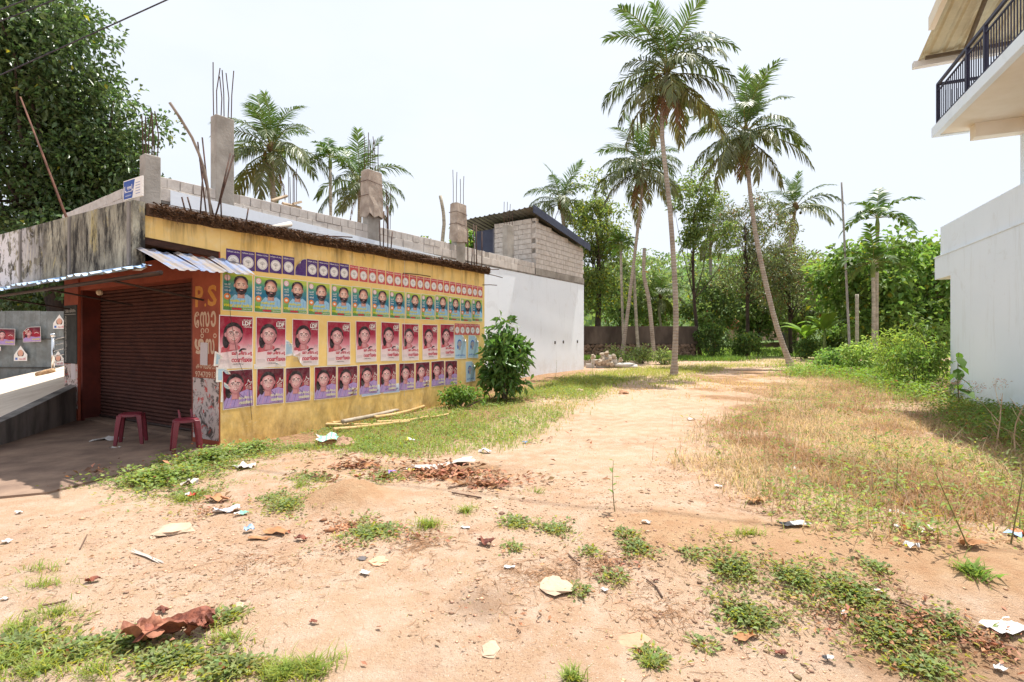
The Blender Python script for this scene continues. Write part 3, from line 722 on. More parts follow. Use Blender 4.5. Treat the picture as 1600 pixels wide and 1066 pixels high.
# far house glimpsed between trunks
fh = thing('far_house', 'small house with reddish roof far back between the trees', 'house', (37.5, 74, .45))
MB().box(-4, 4, 0, 6, 0, 3).build('wall', pm('far_pink_wall', S(206, 170, 150), S(180, 140, 120), 1), fh)
b = MB(); b.add([(-4.6, -.6, 2.9), (4.6, -.6, 2.9), (4.6, 6.6, 2.9), (-4.6, 6.6, 2.9), (-4.6, 3, 5.0), (4.6, 3, 5.0)], [(0, 1, 5, 4), (2, 3, 4, 5), (0, 4, 3), (1, 2, 5), (3, 2, 1, 0)]); b.build('roof', pm('far_tile_roof', S(168, 98, 74), S(130, 74, 58), 2), fh)
for x in (-2.4, 1.4): MB().box(x, x + 1.0, -.03, .0, 1.0, 2.2).build('window', flat('far_window', S(50, 46, 46)), fh)
# ------------------------------------------------------------------ print: flat shapes and lettering laid on paper
_txt = {}
def text_geo(body, bold=0.0):
    if (body, bold) in _txt: return _txt[(body, bold)]
    cu = bpy.data.curves.new('lettering', 'FONT'); cu.body = body; cu.size = 1.0; cu.offset = bold; cu.resolution_u = 2
    o = bpy.data.objects.new('lettering', cu); COL.objects.link(o)
    dg = bpy.context.evaluated_depsgraph_get(); me = o.evaluated_get(dg).to_mesh()
    v = np.array([tuple(q.co) for q in me.vertices]).reshape(-1, 3); f = [tuple(p_.vertices) for p_ in me.polygons]
    o.evaluated_get(dg).to_mesh_clear()
    bpy.data.objects.remove(o, do_unlink=True); bpy.data.curves.remove(cu)
    _txt[(body, bold)] = (v, f); return v, f
class Print(MB):
    """x to the right, z up, y<0 towards the viewer; k = layer"""
    def poly(s, pts, k, m): s.mi = m; return s.add([(x, -.0006 * k, z) for x, z in pts], [tuple(range(len(pts)))])
    def rect(s, x0, x1, z0, z1, k, m): return s.poly([(x0, z0), (x1, z0), (x1, z1), (x0, z1)], k, m)
    def ell(s, cx, cz, rx, rz, k, m, n=20, a0=0, a1=2 * PI):
        return s.poly([(cx + rx * math.cos(a0 + (a1 - a0) * i / n), cz + rz * math.sin(a0 + (a1 - a0) * i / n)) for i in range(n)], k, m)
    def ring(s, cx, cz, rx, rz, w, k, m, n=20):
        s.mi = m; o = [(cx + rx * math.cos(2 * PI * i / n), cz + rz * math.sin(2 * PI * i / n)) for i in range(n)]
        q = [(cx + (rx - w) * math.cos(2 * PI * i / n), cz + (rz - w) * math.sin(2 * PI * i / n)) for i in range(n)]
        return s.add([(x, -.0006 * k, z) for x, z in o + q], [(i, (i + 1) % n, n + (i + 1) % n, n + i) for i in range(n)])
    def line(s, pts, w, k, m):
        s.mi = m
        for (x0, z0), (x1, z1) in zip(pts[:-1], pts[1:]):
            dx, dz = x1 - x0, z1 - z0; l = math.hypot(dx, dz) or 1; a, c = -dz / l * w / 2, dx / l * w / 2
            s.add([(x0 + a, -.0006 * k, z0 + c), (x0 - a, -.0006 * k, z0 - c), (x1 - a, -.0006 * k, z1 - c), (x1 + a, -.0006 * k, z1 + c)], [(0, 1, 2, 3)])
        return s
    def text(s, body, x0, x1, z0, z1, k, m, bold=0.0, rot=False):
        v, f = text_geo(body, bold)
        if not len(v): return s
        lo, hi = v.min(0), v.max(0); s.mi = m
        q = (v - lo) / np.maximum(hi - lo, 1e-6)
        if rot: q = np.stack([1 - q[:, 1], q[:, 0], q[:, 2]], -1)
        return s.add([(x0 + (x1 - x0) * a[0], -.0006 * k, z0 + (z1 - z0) * a[1]) for a in q], f)

P_white = flat('print_white', S(238, 234, 230)); P_black = flat('print_black', S(40, 34, 36)); P_purple = flat('print_purple', S(78, 48, 116))
P_orange = flat('print_coral', S(200, 84, 80)); P_red = flat('print_red', S(190, 48, 72)); P_yellow = flat('print_yellow', S(236, 224, 60))
P_skin = flat('print_skin', S(216, 164, 142)); P_skin2 = flat('print_skin_pink', S(222, 168, 164)); P_skinsh = flat('print_skin_shade', S(196, 142, 126))
P_hair = flat('print_hair', S(48, 36, 42)); P_shirt = flat('print_shirt', S(150, 196, 226)); P_lilac = flat('print_lilac', S(170, 144, 198))
P_saree = flat('print_saree_red', S(196, 84, 96)); P_org = flat('print_orange', S(232, 130, 60)); P_blue = flat('print_blue', S(70, 110, 190)); P_green = flat('print_green', S(70, 140, 80))
P_grey = flat('print_grey', S(168, 160, 162)); P_lip = flat('print_lip', S(170, 70, 74)); P_paleblue = flat('print_pale_blue', S(176, 206, 226))
P_cream = flat('print_cream', S(232, 226, 190)); P_dkred = flat('print_dark_red', S(128, 26, 50)); P_pinkl = flat('print_pink', S(226, 150, 170))
def grad_mat(name, stops, horiz=0.0, h=1.0, w=1.0):
    """printed colour blend of the paper, along the sheet's own height"""
    t = NT(name); o = t.sep(t.pos(True)); v = t.math('DIVIDE', o[2], h)
    if horiz: v = t.math('ADD', v, t.math('MULTIPLY', t.math('DIVIDE', o[0], w), horiz))
    r = t.n('ShaderNodeValToRGB', Fac=t.math('ADD', v, t.math('MULTIPLY', t.math('SUBTRACT', t.noise(5, 3, .6, t.pos(True)), .5), .12)))
    e = r.color_ramp.elements
    while len(e) < len(stops): e.new(.5)
    for q, (p_, c) in zip(e, stops): q.position = p_; q.color = (*c, 1)
    cc = t.mix(t.math('MULTIPLY', t.ramp(t.noise(9, 5, .7), .45, .75), .14), r.outputs[0], (.72, .68, .64)); t.bump(t.noise(28, 4, .6), .25, .01)
    return t.done(cc, .6, 0, .3)
W_LDF, H_LDF, W_MAN, H_MAN, W_LAD, H_LAD, W_SM, H_SM = .535, .80, .475, .575, .485, .585, .222, .30
G_ldf = grad_mat('print_red_to_white', [(.0, S(226, 214, 214)), (.30, S(222, 196, 200)), (.48, S(206, 126, 142)), (.68, S(158, 30, 62)), (1, S(148, 22, 52))], 0.0, H_LDF)
G_man = grad_mat('print_green_blue', [(.0, S(64, 124, 70)), (.25, S(126, 172, 80)), (.5, S(36, 108, 146)), (.75, S(50, 132, 130)), (.95, S(136, 178, 74)), (1, S(180, 192, 76))], .12, H_MAN, W_MAN)
G_lad = grad_mat('print_deep_red', [(.0, S(100, 18, 38)), (.4, S(126, 20, 44)), (.7, S(156, 26, 48)), (1, S(92, 18, 42))], .25, H_LAD, W_LAD)

P_tone = [flat('print_tone_%d' % i, c) for i, c in enumerate((S(184, 128, 114), S(206, 152, 136), S(222, 174, 156), S(232, 192, 174), S(240, 208, 192)))]
P_tone2 = [flat('print_rose_tone_%d' % i, c) for i, c in enumerate((S(182, 118, 124), S(206, 142, 146), S(222, 168, 168), S(234, 188, 186), S(242, 206, 202)))]
P_hairlit = flat('print_hair_sheen', S(92, 76, 80))
def face(pr, cx, cz, r, k, mats, beard=False, glasses=False, bindi=False, longhair=True, tone=None):
    """hair, ears, face, brows, eyes, nose, mouth: a plain portrait built up from soft tones of print"""
    sk, hr, sh, lip, wh = mats
    T = [tone + i for i in range(5)] if tone is not None else [sh, sk, sk, sk, sk]; hl = tone + 5 if tone is not None else hr
    if longhair:
        pr.ell(cx - .04 * r, cz + .16 * r, 1.16 * r, 1.30 * r, k, hr, 26); pr.ell(cx - .90 * r, cz - .70 * r, .40 * r, .85 * r, k, hr); pr.ell(cx - .35 * r, cz + 1.0 * r, .5 * r, .25 * r, k + .3, hl); pr.line([(cx, cz + 1.4 * r), (cx + .02 * r, cz + .9 * r)], .04 * r, k + .5, hl)
    else:
        pr.poly([(cx - .98 * r, cz + .1 * r), (cx - 1.08 * r, cz + .7 * r), (cx - .85 * r, cz + 1.2 * r), (cx - .4 * r, cz + 1.42 * r), (cx + .2 * r, cz + 1.48 * r), (cx + .7 * r, cz + 1.34 * r), (cx + 1.05 * r, cz + .9 * r), (cx + .98 * r, cz + .1 * r)][::-1], k, hr); pr.ell(cx - .2 * r, cz + 1.15 * r, .5 * r, .16 * r, k + .3, hl)
    pr.ell(cx - .95 * r, cz, .15 * r, .25 * r, k + 1, T[1]); pr.ell(cx + .93 * r, cz, .13 * r, .25 * r, k + 1, T[0])
    pr.poly([(cx - .42 * r, cz - .6 * r), (cx + .42 * r, cz - .6 * r), (cx + .55 * r, cz - 1.75 * r), (cx - .55 * r, cz - 1.75 * r)][::-1], k + 1, T[0]); pr.poly([(cx - .40 * r, cz - .9 * r), (cx + .15 * r, cz - .9 * r), (cx + .2 * r, cz - 1.7 * r), (cx - .48 * r, cz - 1.7 * r)][::-1], k + 1.3, T[1])
    for j in range(5):
        q = 1 - .15 * j; ox, oz = -.045 * r * j, .035 * r * j
        pr.poly([(cx + ox + r * .92 * q * math.cos(a) * (1 - .18 * max(0, -math.sin(a))), cz + oz + 1.17 * r * q * math.sin(a)) for a in np.linspace(0, 2 * PI, 26)[:-1]], k + 2 + .18 * j, T[j])
    pr.ell(cx - .05 * r, cz - .30 * r, .5 * r, .07 * r, k + 3, T[3], 12)
    if beard:
        pr.poly([(cx - .92 * r, cz + .12 * r), (cx - .80 * r, cz - .30 * r), (cx - .5 * r, cz - .42 * r), (cx, cz - .34 * r), (cx + .5 * r, cz - .42 * r), (cx + .80 * r, cz - .30 * r), (cx + .92 * r, cz + .12 * r), (cx + .84 * r, cz - .7 * r), (cx + .45 * r, cz - 1.16 * r), (cx, cz - 1.28 * r), (cx - .45 * r, cz - 1.16 * r), (cx - .84 * r, cz - .7 * r)][::-1], k + 3.2, hr)
        pr.ell(cx - .3 * r, cz - .95 * r, .3 * r, .16 * r, k + 3.4, hl, 12)
    else:
        pr.poly([(cx - .93 * r, cz + .30 * r), (cx - .72 * r, cz + .72 * r), (cx - .3 * r, cz + .92 * r), (cx, cz + 1.02 * r), (cx + .4 * r, cz + .88 * r), (cx + .72 * r, cz + .7 * r), (cx + .92 * r, cz + .30 * r), (cx + .98 * r, cz + .8 * r), (cx + .5 * r, cz + 1.3 * r), (cx - .5 * r, cz + 1.3 * r), (cx - .98 * r, cz + .8 * r)], k + 3, hr)
    for s in (-1, 1):
        pr.ell(cx + s * .38 * r, cz + .10 * r, .24 * r, .17 * r, k + 3.6, T[2], 12); pr.ell(cx + s * .38 * r, cz + .11 * r, .16 * r, .065 * r, k + 4, wh, 10); pr.ell(cx + s * .37 * r, cz + .12 * r, .08 * r, .075 * r, k + 4.4, hr, 8)
        pr.poly([(cx + s * .14 * r, cz + .29 * r), (cx + s * .6 * r, cz + .30 * r), (cx + s * .56 * r, cz + .37 * r), (cx + s * .2 * r, cz + .40 * r)], k + 4, hr)
        if glasses: pr.ring(cx + s * .40 * r, cz + .06 * r, .34 * r, .24 * r, .03 * r, k + 5, hl, 16)
    if glasses: pr.line([(cx - .08 * r, cz + .10 * r), (cx + .08 * r, cz + .10 * r)], .03 * r, k + 5, hl)
    pr.poly([(cx + .02 * r, cz + .12 * r), (cx + .10 * r, cz + .12 * r), (cx + .22 * r, cz - .28 * r), (cx + .02 * r, cz - .36 * r), (cx - .18 * r, cz - .30 * r)][::-1], k + 4, T[2]); pr.ell(cx, cz - .30 * r, .10 * r, .06 * r, k + 4.3, T[4], 10); pr.ell(cx - .12 * r, cz - .37 * r, .06 * r, .03 * r, k + 4.3, T[0], 8); pr.ell(cx + .12 * r, cz - .37 * r, .06 * r, .03 * r, k + 4.3, T[0], 8)
    pr.poly([(cx - .34 * r, cz - .52 * r), (cx - .1 * r, cz - .55 * r), (cx + .1 * r, cz - .55 * r), (cx + .34 * r, cz - .52 * r), (cx + .2 * r, cz - .68 * r), (cx - .2 * r, cz - .68 * r)][::-1], k + 5, lip)
    pr.poly([(cx - .24 * r, cz - .55 * r), (cx + .24 * r, cz - .55 * r), (cx + .12 * r, cz - .61 * r), (cx - .12 * r, cz - .61 * r)][::-1], k + 5.4, wh)
    if beard: pr.poly([(cx - .36 * r, cz - .42 * r), (cx + .36 * r, cz - .42 * r), (cx + .46 * r, cz - .53 * r), (cx, cz - .49 * r), (cx - .46 * r, cz - .53 * r)][::-1], k + 5.6, hr)
    if bindi: pr.ell(cx, cz + .50 * r, .09 * r, .09 * r, k + 5.6, lip, 10)

def sheet(w, h, m_border, m_print, seed, border=.012, curl=None):
    """paper sheet with a faint cockle and a printed field inside its white border"""
    rr = random.Random(seed); pr = Print(); nxs, nzs = 5, 6
    for (x0, x1, z0, z1, k, m) in ((0, w, 0, h, 0, 0), (border, w - border, border, h - border, 1, 1)):
        g = [(x0 + (x1 - x0) * i / nxs, z0 + (z1 - z0) * j / nzs) for j in range(nzs + 1) for i in range(nxs + 1)]
        if k == 0: base = [.0025 * rr.random() for _ in g]
        vs = []
        for q, (x, z) in enumerate(g):
            out = .0016 + .0006 * k
            if curl:
                cx, cz, rad, lift = curl; dd = max(0, 1 - math.hypot(x - cx, z - cz) / rad); out += lift * dd * dd
                x += (w / 2 - cx) * .5 * dd * dd; z += (h / 2 - cz) * .6 * dd * dd
            vs.append((x, -out, z))
        pr.mi = m; pr.add(vs, [(j * (nxs + 1) + i, j * (nxs + 1) + i + 1, (j + 1) * (nxs + 1) + i + 1, (j + 1) * (nxs + 1) + i) for j in range(nzs) for i in range(nxs)])
    return pr.mesh('paper', [m_border, m_print])
FM = [P_skin, P_hair, P_skinsh, P_lip, P_white]
K0 = 4   # first print layer above the paper
def design_ldf():
    w, h = W_LDF, H_LDF; a = Print(); cx, cz, r = .42 * w, .635 * h, .245 * w
    a.poly([(.03, .30 * h), (.04, .39 * h), (.16 * w, .43 * h), (.30 * w, .45 * h), (.52 * w, .45 * h), (.62 * w, .41 * h), (.60 * w, .36 * h), (.4 * w, .335 * h), (.2 * w, .31 * h)][::-1], K0, 5)
    a.poly([(.30 * w, .45 * h), (.40 * w, .37 * h), (.52 * w, .45 * h)], K0 + 1, 2)
    for q in range(4): a.line([((.10 + .12 * q) * w, .315 * h), ((.16 + .11 * q) * w, .42 * h)], .004, K0 + .5, 12)
    face(a, cx, cz, r, K0 + 1, (0, 1, 2, 3, 4), glasses=True, bindi=True, tone=7)
    a.poly([(.56 * w, .33 * h), (.62 * w, .37 * h), (.70 * w, .385 * h), (.80 * w, .37 * h), (.78 * w, .355 * h), (.68 * w, .35 * h), (.6 * w, .31 * h)], K0 + 8, 1)
    a.line([(.82 * w, .40 * h), (.86 * w, .46 * h), (.90 * w, .41 * h), (.95 * w, .45 * h), (.93 * w, .38 * h)], .006, K0 + 8, 6)
    por = a.mesh('portrait', [P_skin2, P_hair, P_skinsh, P_lip, P_white, P_saree, P_grey] + P_tone2 + [P_hairlit, P_dkred], False)
    b = Print()
    b.text('ഉറപ്പാണ്', .70 * w, .95 * w, .905 * h, .945 * h, K0 + 9, 0, .02); b.text('LDF', .66 * w, .93 * w, .82 * h, .905 * h, K0 + 9, 0, .04); b.text('വീണ്ടും', .70 * w, .95 * w, .775 * h, .81 * h, K0 + 9, 0, .02)
    b.text('െജ ചിഞചു', .36 * w, .97 * w, .235 * h, .335 * h, K0 + 9, 1, .04); b.text('റാണിെയ', .36 * w, .97 * w, .115 * h, .215 * h, K0 + 9, 1, .04); b.text('വിജയിപ്പിക്കുക', .40 * w, .72 * w, .065 * h, .095 * h, K0 + 9, 2, .01)
    for i in range(3): b.line([(.04 * w, (.16 - .025 * i) * h), (.30 * w, (.16 - .025 * i) * h)], .004, K0 + 1, 3)
    let = b.mesh('lettering', [P_white, P_red, P_black, P_grey]); return por, let
def design_man():
    w, h = W_MAN, H_MAN; a = Print(); cx, cz, r = .60 * w, .67 * h, .225 * w
    a.poly([(.20 * w, .10 * h), (.24 * w, .30 * h), (.40 * w, .44 * h), (.60 * w, .36 * h), (.80 * w, .46 * h), (.95 * w, .38 * h), (.965 * w, .10 * h)][::-1], K0, 5)
    a.poly([(.46 * w, .44 * h), (.60 * w, .35 * h), (.74 * w, .45 * h)], K0 + 1, 2)
    a.line([(.6 * w, .34 * h), (.6 * w, .12 * h)], .006, K0 + 1, 6)
    for q in range(5): a.line([((.28 + .14 * q) * w, .11 * h), ((.36 + .12 * q) * w, .36 * h)], .004, K0 + .5, 15)
    face(a, cx, cz, r, K0 + 1, (0, 1, 2, 3, 4), beard=True, longhair=False, tone=9)
    a.ell(.15 * w, .86 * h, .10 * w, .10 * w, K0, 7); a.ell(.15 * w, .86 * h, .075 * w, .075 * w, K0 + 1, 4); a.line([(.09 * w, .87 * h), (.15 * w, .90 * h), (.21 * w, .87 * h), (.15 * w, .83 * h), (.09 * w, .87 * h)], .006, K0 + 2, 7)
    a.ell(.15 * w, .37 * h, .105 * w, .105 * w, K0, 8); a.ell(.15 * w, .37 * h, .055 * w, .04 * w, K0 + 1, 4)
    por = a.mesh('portrait', [P_skin, P_hair, P_skinsh, P_lip, P_white, P_shirt, P_paleblue, P_pinkl, P_org] + P_tone + [P_hairlit, P_blue])
    b = Print()
    b.text('വോട്ട്', .06 * w, .25 * w, .66 * h, .72 * h, K0 + 1, 1, .01); b.text('ചെയ്യുക', .06 * w, .25 * w, .59 * h, .64 * h, K0 + 1, 1, .01); b.text('നാടിനായി', .06 * w, .25 * w, .50 * h, .56 * h, K0 + 1, 1, .02)
    b.text('അഡ്വ. എസ്', .25 * w, .74 * w, .22 * h, .31 * h, K0 + 8, 0, .05); b.text('അരുൺകുമാർ രാജിനെ', .04 * w, .97 * w, .09 * h, .20 * h, K0 + 8, 0, .05)
    b.rect(.30 * w, .62 * w, .03 * h, .085 * h, K0 + 1, 2); b.text('വിജയിപ്പിക്കുക', .66 * w, .95 * w, .035 * h, .08 * h, K0 + 1, 1, .01)
    return por, b.mesh('lettering', [P_yellow, P_white, P_red])
def design_lady():
    w, h = W_LAD, H_LAD; a = Print(); cx, cz, r = .41 * w, .60 * h, .25 * w
    a.poly([(.03 * w, .03 * h), (.03 * w, .20 * h), (.14 * w, .33 * h), (.30 * w, .39 * h), (.52 * w, .40 * h), (.78 * w, .46 * h), (.965 * w, .42 * h), (.965 * w, .03 * h)][::-1], K0, 5)
    a.line([(.5 * w, .40 * h), (.72 * w, .22 * h), (.8 * w, .05 * h)], .008, K0 + 1, 6)
    a.poly([(.22 * w, .40 * h), (.36 * w, .30 * h), (.48 * w, .41 * h)], K0 + 1, 2)
    for q in range(6): a.line([((.08 + .13 * q) * w, .05 * h), ((.22 + .12 * q) * w, (.36 + .01 * q) * h)], .005, K0 + .5, 13 if q % 2 else 6)
    face(a, cx, cz, r, K0 + 1, (0, 1, 2, 3, 4), glasses=True, bindi=True, tone=7)
    a.line([(.72 * w, .56 * h), (.80 * w, .62 * h), (.84 * w, .72 * h), (.88 * w, .64 * h), (.95 * w, .66 * h), (.90 * w, .58 * h), (.80 * w, .56 * h)], .008, K0 + 2, 4)
    por = a.mesh('portrait', [P_skin2, P_hair, P_skinsh, P_lip, P_white, P_lilac, P_purple] + P_tone2 + [P_hairlit, P_pinkl])
    b = Print(); b.text('െജ ചിഞചു', .50 * w, .95 * w, .20 * h, .30 * h, K0 + 8, 0, .05); b.text('റാണിെയ', .52 * w, .95 * w, .085 * h, .185 * h, K0 + 8, 0, .05); b.text('വിജയിപ്പിക്കുക', .60 * w, .92 * w, .055 * h, .08 * h, K0 + 8, 2, .0)
    for i in range(3): b.line([(.74 * w, (.53 - .03 * i) * h), (.93 * w, (.53 - .03 * i) * h)], .005, K0 + 1, 1)
    return por, b.mesh('lettering', [P_cream, P_white, P_black])
def design_small(name):
    w, h = W_SM, H_SM; a = Print(); cx, cz = w / 2, .42 * h
    a.ell(cx, cz, .40 * w, .40 * w, K0, 0, 24); a.ring(cx, cz, .36 * w, .36 * w, .006, K0 + 1, 1, 24)
    for an in (-60, -30, 0, 30, 60):
        q = R(90 + an); dx, dz = math.cos(q), math.sin(q); l = .24 * w; bx, bz = cx, cz - .05 * w
        a.line([(bx, bz), (bx + dx * l * .6 - dz * .04 * w, bz + dz * l * .6 + dx * .04 * w), (bx + dx * l, bz + dz * l), (bx + dx * l * .6 + dz * .04 * w, bz + dz * l * .6 - dx * .04 * w), (bx, bz)], .0045, K0 + 1, 1)
    a.line([(cx, cz - .05 * w), (cx, cz - .24 * w)], .006, K0 + 1, 1); a.line([(cx - .1 * w, cz - .22 * w), (cx + .1 * w, cz - .22 * w)], .005, K0 + 1, 1)
    emb = a.mesh('emblem', [P_white, P_grey])
    b = Print(); b.text('നമ്മുടെ ചിഹ്നം', .06 * w, .94 * w, .83 * h, .92 * h, K0, 0, .015)
    return emb, b.mesh('lettering', [P_white])
D_ldf, D_man, D_lad, D_sm = design_ldf(), design_man(), design_lady(), design_small('s')
PAPER = dict(ldf=[sheet(W_LDF, H_LDF, P_white, G_ldf, k) for k in range(2)] + [sheet(W_LDF, H_LDF, P_white, G_ldf, 5, curl=(0, 0, .22, .05))],
             man=[sheet(W_MAN, H_MAN, P_white, G_man, 1, .008)], lad=[sheet(W_LAD, H_LAD, P_white, G_lad, 2, .010), sheet(W_LAD, H_LAD, P_white, G_lad, 3, .010, curl=(W_LAD, 0, .16, .05))],
             pur=[sheet(W_SM, H_SM, P_purple, P_purple, 3, .004), sheet(W_SM, H_SM, P_white, P_purple, 3, .004, curl=(0, H_SM, .24, .07))], cor=[sheet(W_SM, H_SM, P_white, P_orange, 4, .003)])
def poster(name, label, paper, parts, x, z, group, tilt=0.0, frame='side', y=-.002, s=1.0):
    """hung on the shop's side wall: x along the wall, z its lower edge"""
    o = obj(name, paper); wx = shop_w(x, y); o.location = (wx[0], wx[1], z); o.rotation_euler = (0, tilt, SANG); o.scale = (s, 1, s)
    tag(o, label, 'poster', group)
    for nm, me in parts: obj(nm, me, o)
    return o
ORD = ['first', 'second', 'third', 'fourth', 'fifth', 'sixth', 'seventh', 'eighth', 'ninth', 'tenth', 'eleventh', 'twelfth', 'thirteenth', 'fourteenth', 'fifteenth', 'sixteenth', 'seventeenth', 'eighteenth', 'nineteenth', 'twentieth', 'twenty-first', 'twenty-second']
rr = random.Random(21)
for i in range(14):
    poster('bearded_man_poster', f'{ORD[i]} green and blue poster of a bearded man from the street corner', PAPER['man'][0], list(zip(('portrait', 'lettering'), D_man)), .03 + i * .4965 + rr.uniform(-.004, .004), 2.035 + .003 * i + rr.uniform(-.008, .008), 'green posters of a bearded man', R(rr.uniform(-.8, .8)))
for i, (a, c) in enumerate(((341, 394), (399, 446), (456, 499), (511, 547), (556, 588), (594.6, 623), (628, 653), (660, 683), (688, 709))):
    xa = on_shop(a, 530)[0]
    poster('red_white_poster', f'{ORD[i]} tall red and white LDF poster of a woman from the street corner', PAPER['ldf'][2 if i == 2 else i % 2], list(zip(('portrait', 'lettering'), D_ldf)), xa, 1.15 + rr.uniform(-.02, .02), 'tall red and white posters of a woman', R(rr.uniform(-1, 1)))
for i, (a, c) in enumerate(((348, 397.6), (400, 445), (446, 488), (490.5, 524), (527, 556), (561, 588.5), (593, 618), (623, 646), (649, 670.5), (674, 693), (695, 716.6))):
    xa = on_shop(a, 590)[0]; zz = 1.6 - (578 + (563 - 578) * i / 10 - 531) / 800 * (7.57 + .862 * xa) - H_LAD
    poster('lilac_saree_poster', f'{ORD[i]} dark red poster of a woman in lilac, lowest row, from the street corner', PAPER['lad'][1 if i in (4, 8) else 0], list(zip(('portrait', 'lettering'), D_lad)), xa, zz + rr.uniform(-.015, .015), 'dark red posters of a woman in lilac', R(rr.uniform(-1.5, 1.2)))
for i in range(10):
    x0 = on_shop(353, 400)[0] + i * .236
    poster('small_purple_poster', f'{ORD[i]} small purple poster with white emblem disc from the street corner', PAPER['pur'][1 if i == 5 else 0], list(zip(('emblem', 'lettering'), D_sm))[:(0 if i == 5 else 2)], x0, 2.665 + .006 * i, 'small purple posters with white discs', R(rr.uniform(-.6, .6)))
x1 = x0 + .24
for i in range(19):
    x0 = x1 + i * (6.98 - x1) / 19
    poster('small_coral_poster', f'{ORD[i]} small coral poster of the top row after the purple ones', PAPER['cor'][0], list(zip(('emblem', 'lettering'), D_sm)), x0, 2.725 - .001 * i, 'small coral posters of the top row', R(rr.uniform(-.5, .5)), s=.98)
for i in range(5):
    x0 = on_shop(710, 520)[0] + i * .222
    if x0 > 6.9: break
    poster('small_coral_poster', f'{ORD[i]} small coral poster of the short row above the faded blue posters', PAPER['cor'][0], list(zip(('emblem', 'lettering'), D_sm)), x0, 1.72, 'small coral posters of the short lower row', R(rr.uniform(-.8, .8)), y=-.0045, s=.95)
# faded blue posters at the far end and strips below the lowest row
def faded(w, h, seed):
    a = Print(); face(a, .42 * w, .6 * h, .16 * w, K0, (0, 1, 0, 1, 2), longhair=True); por = a.mesh('portrait', [P_grey, P_blue, P_white])
    b = Print(); b.text('വോട്ട് ചെയ്യുക', .1 * w, .9 * w, .10 * h, .2 * h, K0, 0, .02); return por, b.mesh('lettering', [P_blue])
FP = faded(.5, .62, 1); fp_sheet = sheet(.5, .62, P_white, P_paleblue, 9, .02, curl=(.5, .62, .2, .05))
poster('faded_blue_poster', 'left one of two torn faded pale blue posters beside the tall red ones', fp_sheet, list(zip(('portrait', 'lettering'), FP)), on_shop(710, 540)[0], 1.12, 'faded blue posters', y=-.0015)
poster('faded_blue_poster', 'right one of two torn faded pale blue posters beside the tall red ones', fp_sheet, list(zip(('portrait', 'lettering'), FP)), on_shop(727, 540)[0] + .1, 1.14, 'faded blue posters', R(3), y=-.0015, s=.95)
poster('faded_blue_poster', 'torn pale blue poster low at the far end behind the weeds', fp_sheet, list(zip(('portrait', 'lettering'), FP)), on_shop(728, 580)[0], .52, 'faded blue posters', R(-2), s=.85)
b = Print(); b.text('വിജയിപ്പിക്കുക', .05, .45, .06, .12, K0, 0, .03); stl = b.mesh('lettering', [P_purple]); st_sheet = sheet(.5, .2, P_white, grad_mat('print_pale_strip', [(0, S(150, 170, 210)), (1, S(220, 224, 232))], 0, .2), 12, .012)
poster('poster_strip', 'left one of two pale blue poster strips under the lowest row', st_sheet, [('lettering', stl)], on_shop(565, 620)[0], .49, 'pale strips under the lowest row', R(-1))
poster('poster_strip', 'right one of two pale blue poster strips under the lowest row', st_sheet, [('lettering', stl)], on_shop(599, 620)[0], .50, 'pale strips under the lowest row', R(1), s=.95)
for i, (px, py, w, h) in enumerate(((349, 585, .22, .22), (352, 612, .14, .30), (450, 545, .25, .28), (420, 572, .5, .08), (620, 548, .10, .3), (340, 560, .12, .22))):
    tt, _, z = on_shop(px, py); me = sheet(w, h, P_white, P_paleblue, 30 + i, .03, curl=(w, h, .15, .03))
    poster('torn_scrap', ['torn white scrap left beside the first lilac poster', 'narrow torn strip at the street corner, low down', 'pale blue torn scrap between the tall red posters', 'flat pale strip under the second tall red poster', 'thin torn strip between the sixth and seventh tall red posters', 'torn bluish scrap at the very street corner edge'][i], me, [], tt - w / 2, z - h / 2, 'torn paper scraps on the yellow wall', R(rr.uniform(-8, 8)), y=-.0005)
# a thin black cable hanging in front of the first posters, parts of the shop
MB().tube([(.08, -.02, 2.65), (.14, -.03, 1.9), (.25, -.025, 1.3), (.42, -.03, .9), (.48, -.02, .35)], .0035, 4).build('cable', flat('cable_black', S(40, 38, 40)), shop)
MB().tube([(3.93, -.03, 3.36), (3.92, -.03, 2.6), (3.93, -.02, 1.8), (3.92, -.02, .9), (3.93, -.02, .4)], .004, 4).build('cable', flat('cable_white', S(220, 216, 210)), shop)

# ------------------------------------------------------------------ painted lettering on the pillars
def front_print(pr, name, mats, parent, x, y):
    """local -y of the print becomes the shop's front"""
    return obj(name, pr.mesh(name, mats), parent, loc=(x, y, 0), rot=(0, 0, -PI / 2))
PP = flat('sign_ochre', S(206, 140, 60)); PC = flat('sign_cream', S(206, 176, 150))
a = Print()
a.text('P', .08, .30, 2.10, 2.42, 2, 0, .03); a.text('.', .33, .38, 2.10, 2.15, 2, 0, .03); a.text('S', .42, .66, 2.10, 2.42, 2, 0, .03)
a.text('േ', .05, .19, 1.78, 2.03, 2, 1, .03); a.text('സ', .21, .47, 1.79, 2.03, 2, 1, .03); a.text('റ', .23, .33, 1.70, 1.775, 2, 1, .02); a.text('റ', .35, .45, 1.70, 1.775, 2, 1, .02); a.text('ാ', .50, .64, 1.79, 2.03, 2, 1, .03); a.text('ഴ', .06, .32, 1.38, 1.62, 2, 1, .03); a.ring(.27, 1.66, .045, .035, .018, 2, 1); a.text('സ', .35, .60, 1.38, 1.62, 2, 1, .03); a.ring(.61, 1.66, .045, .035, .018, 2, 1); a.text('കരിയോട്', .10, .67, 1.16, 1.26, 2, 1, .015); a.text('974709131', .08, .69, 1.03, 1.12, 2, 1, .015)
front_print(a, 'sign_lettering', [PP, PC], pil, -.0195, .72)
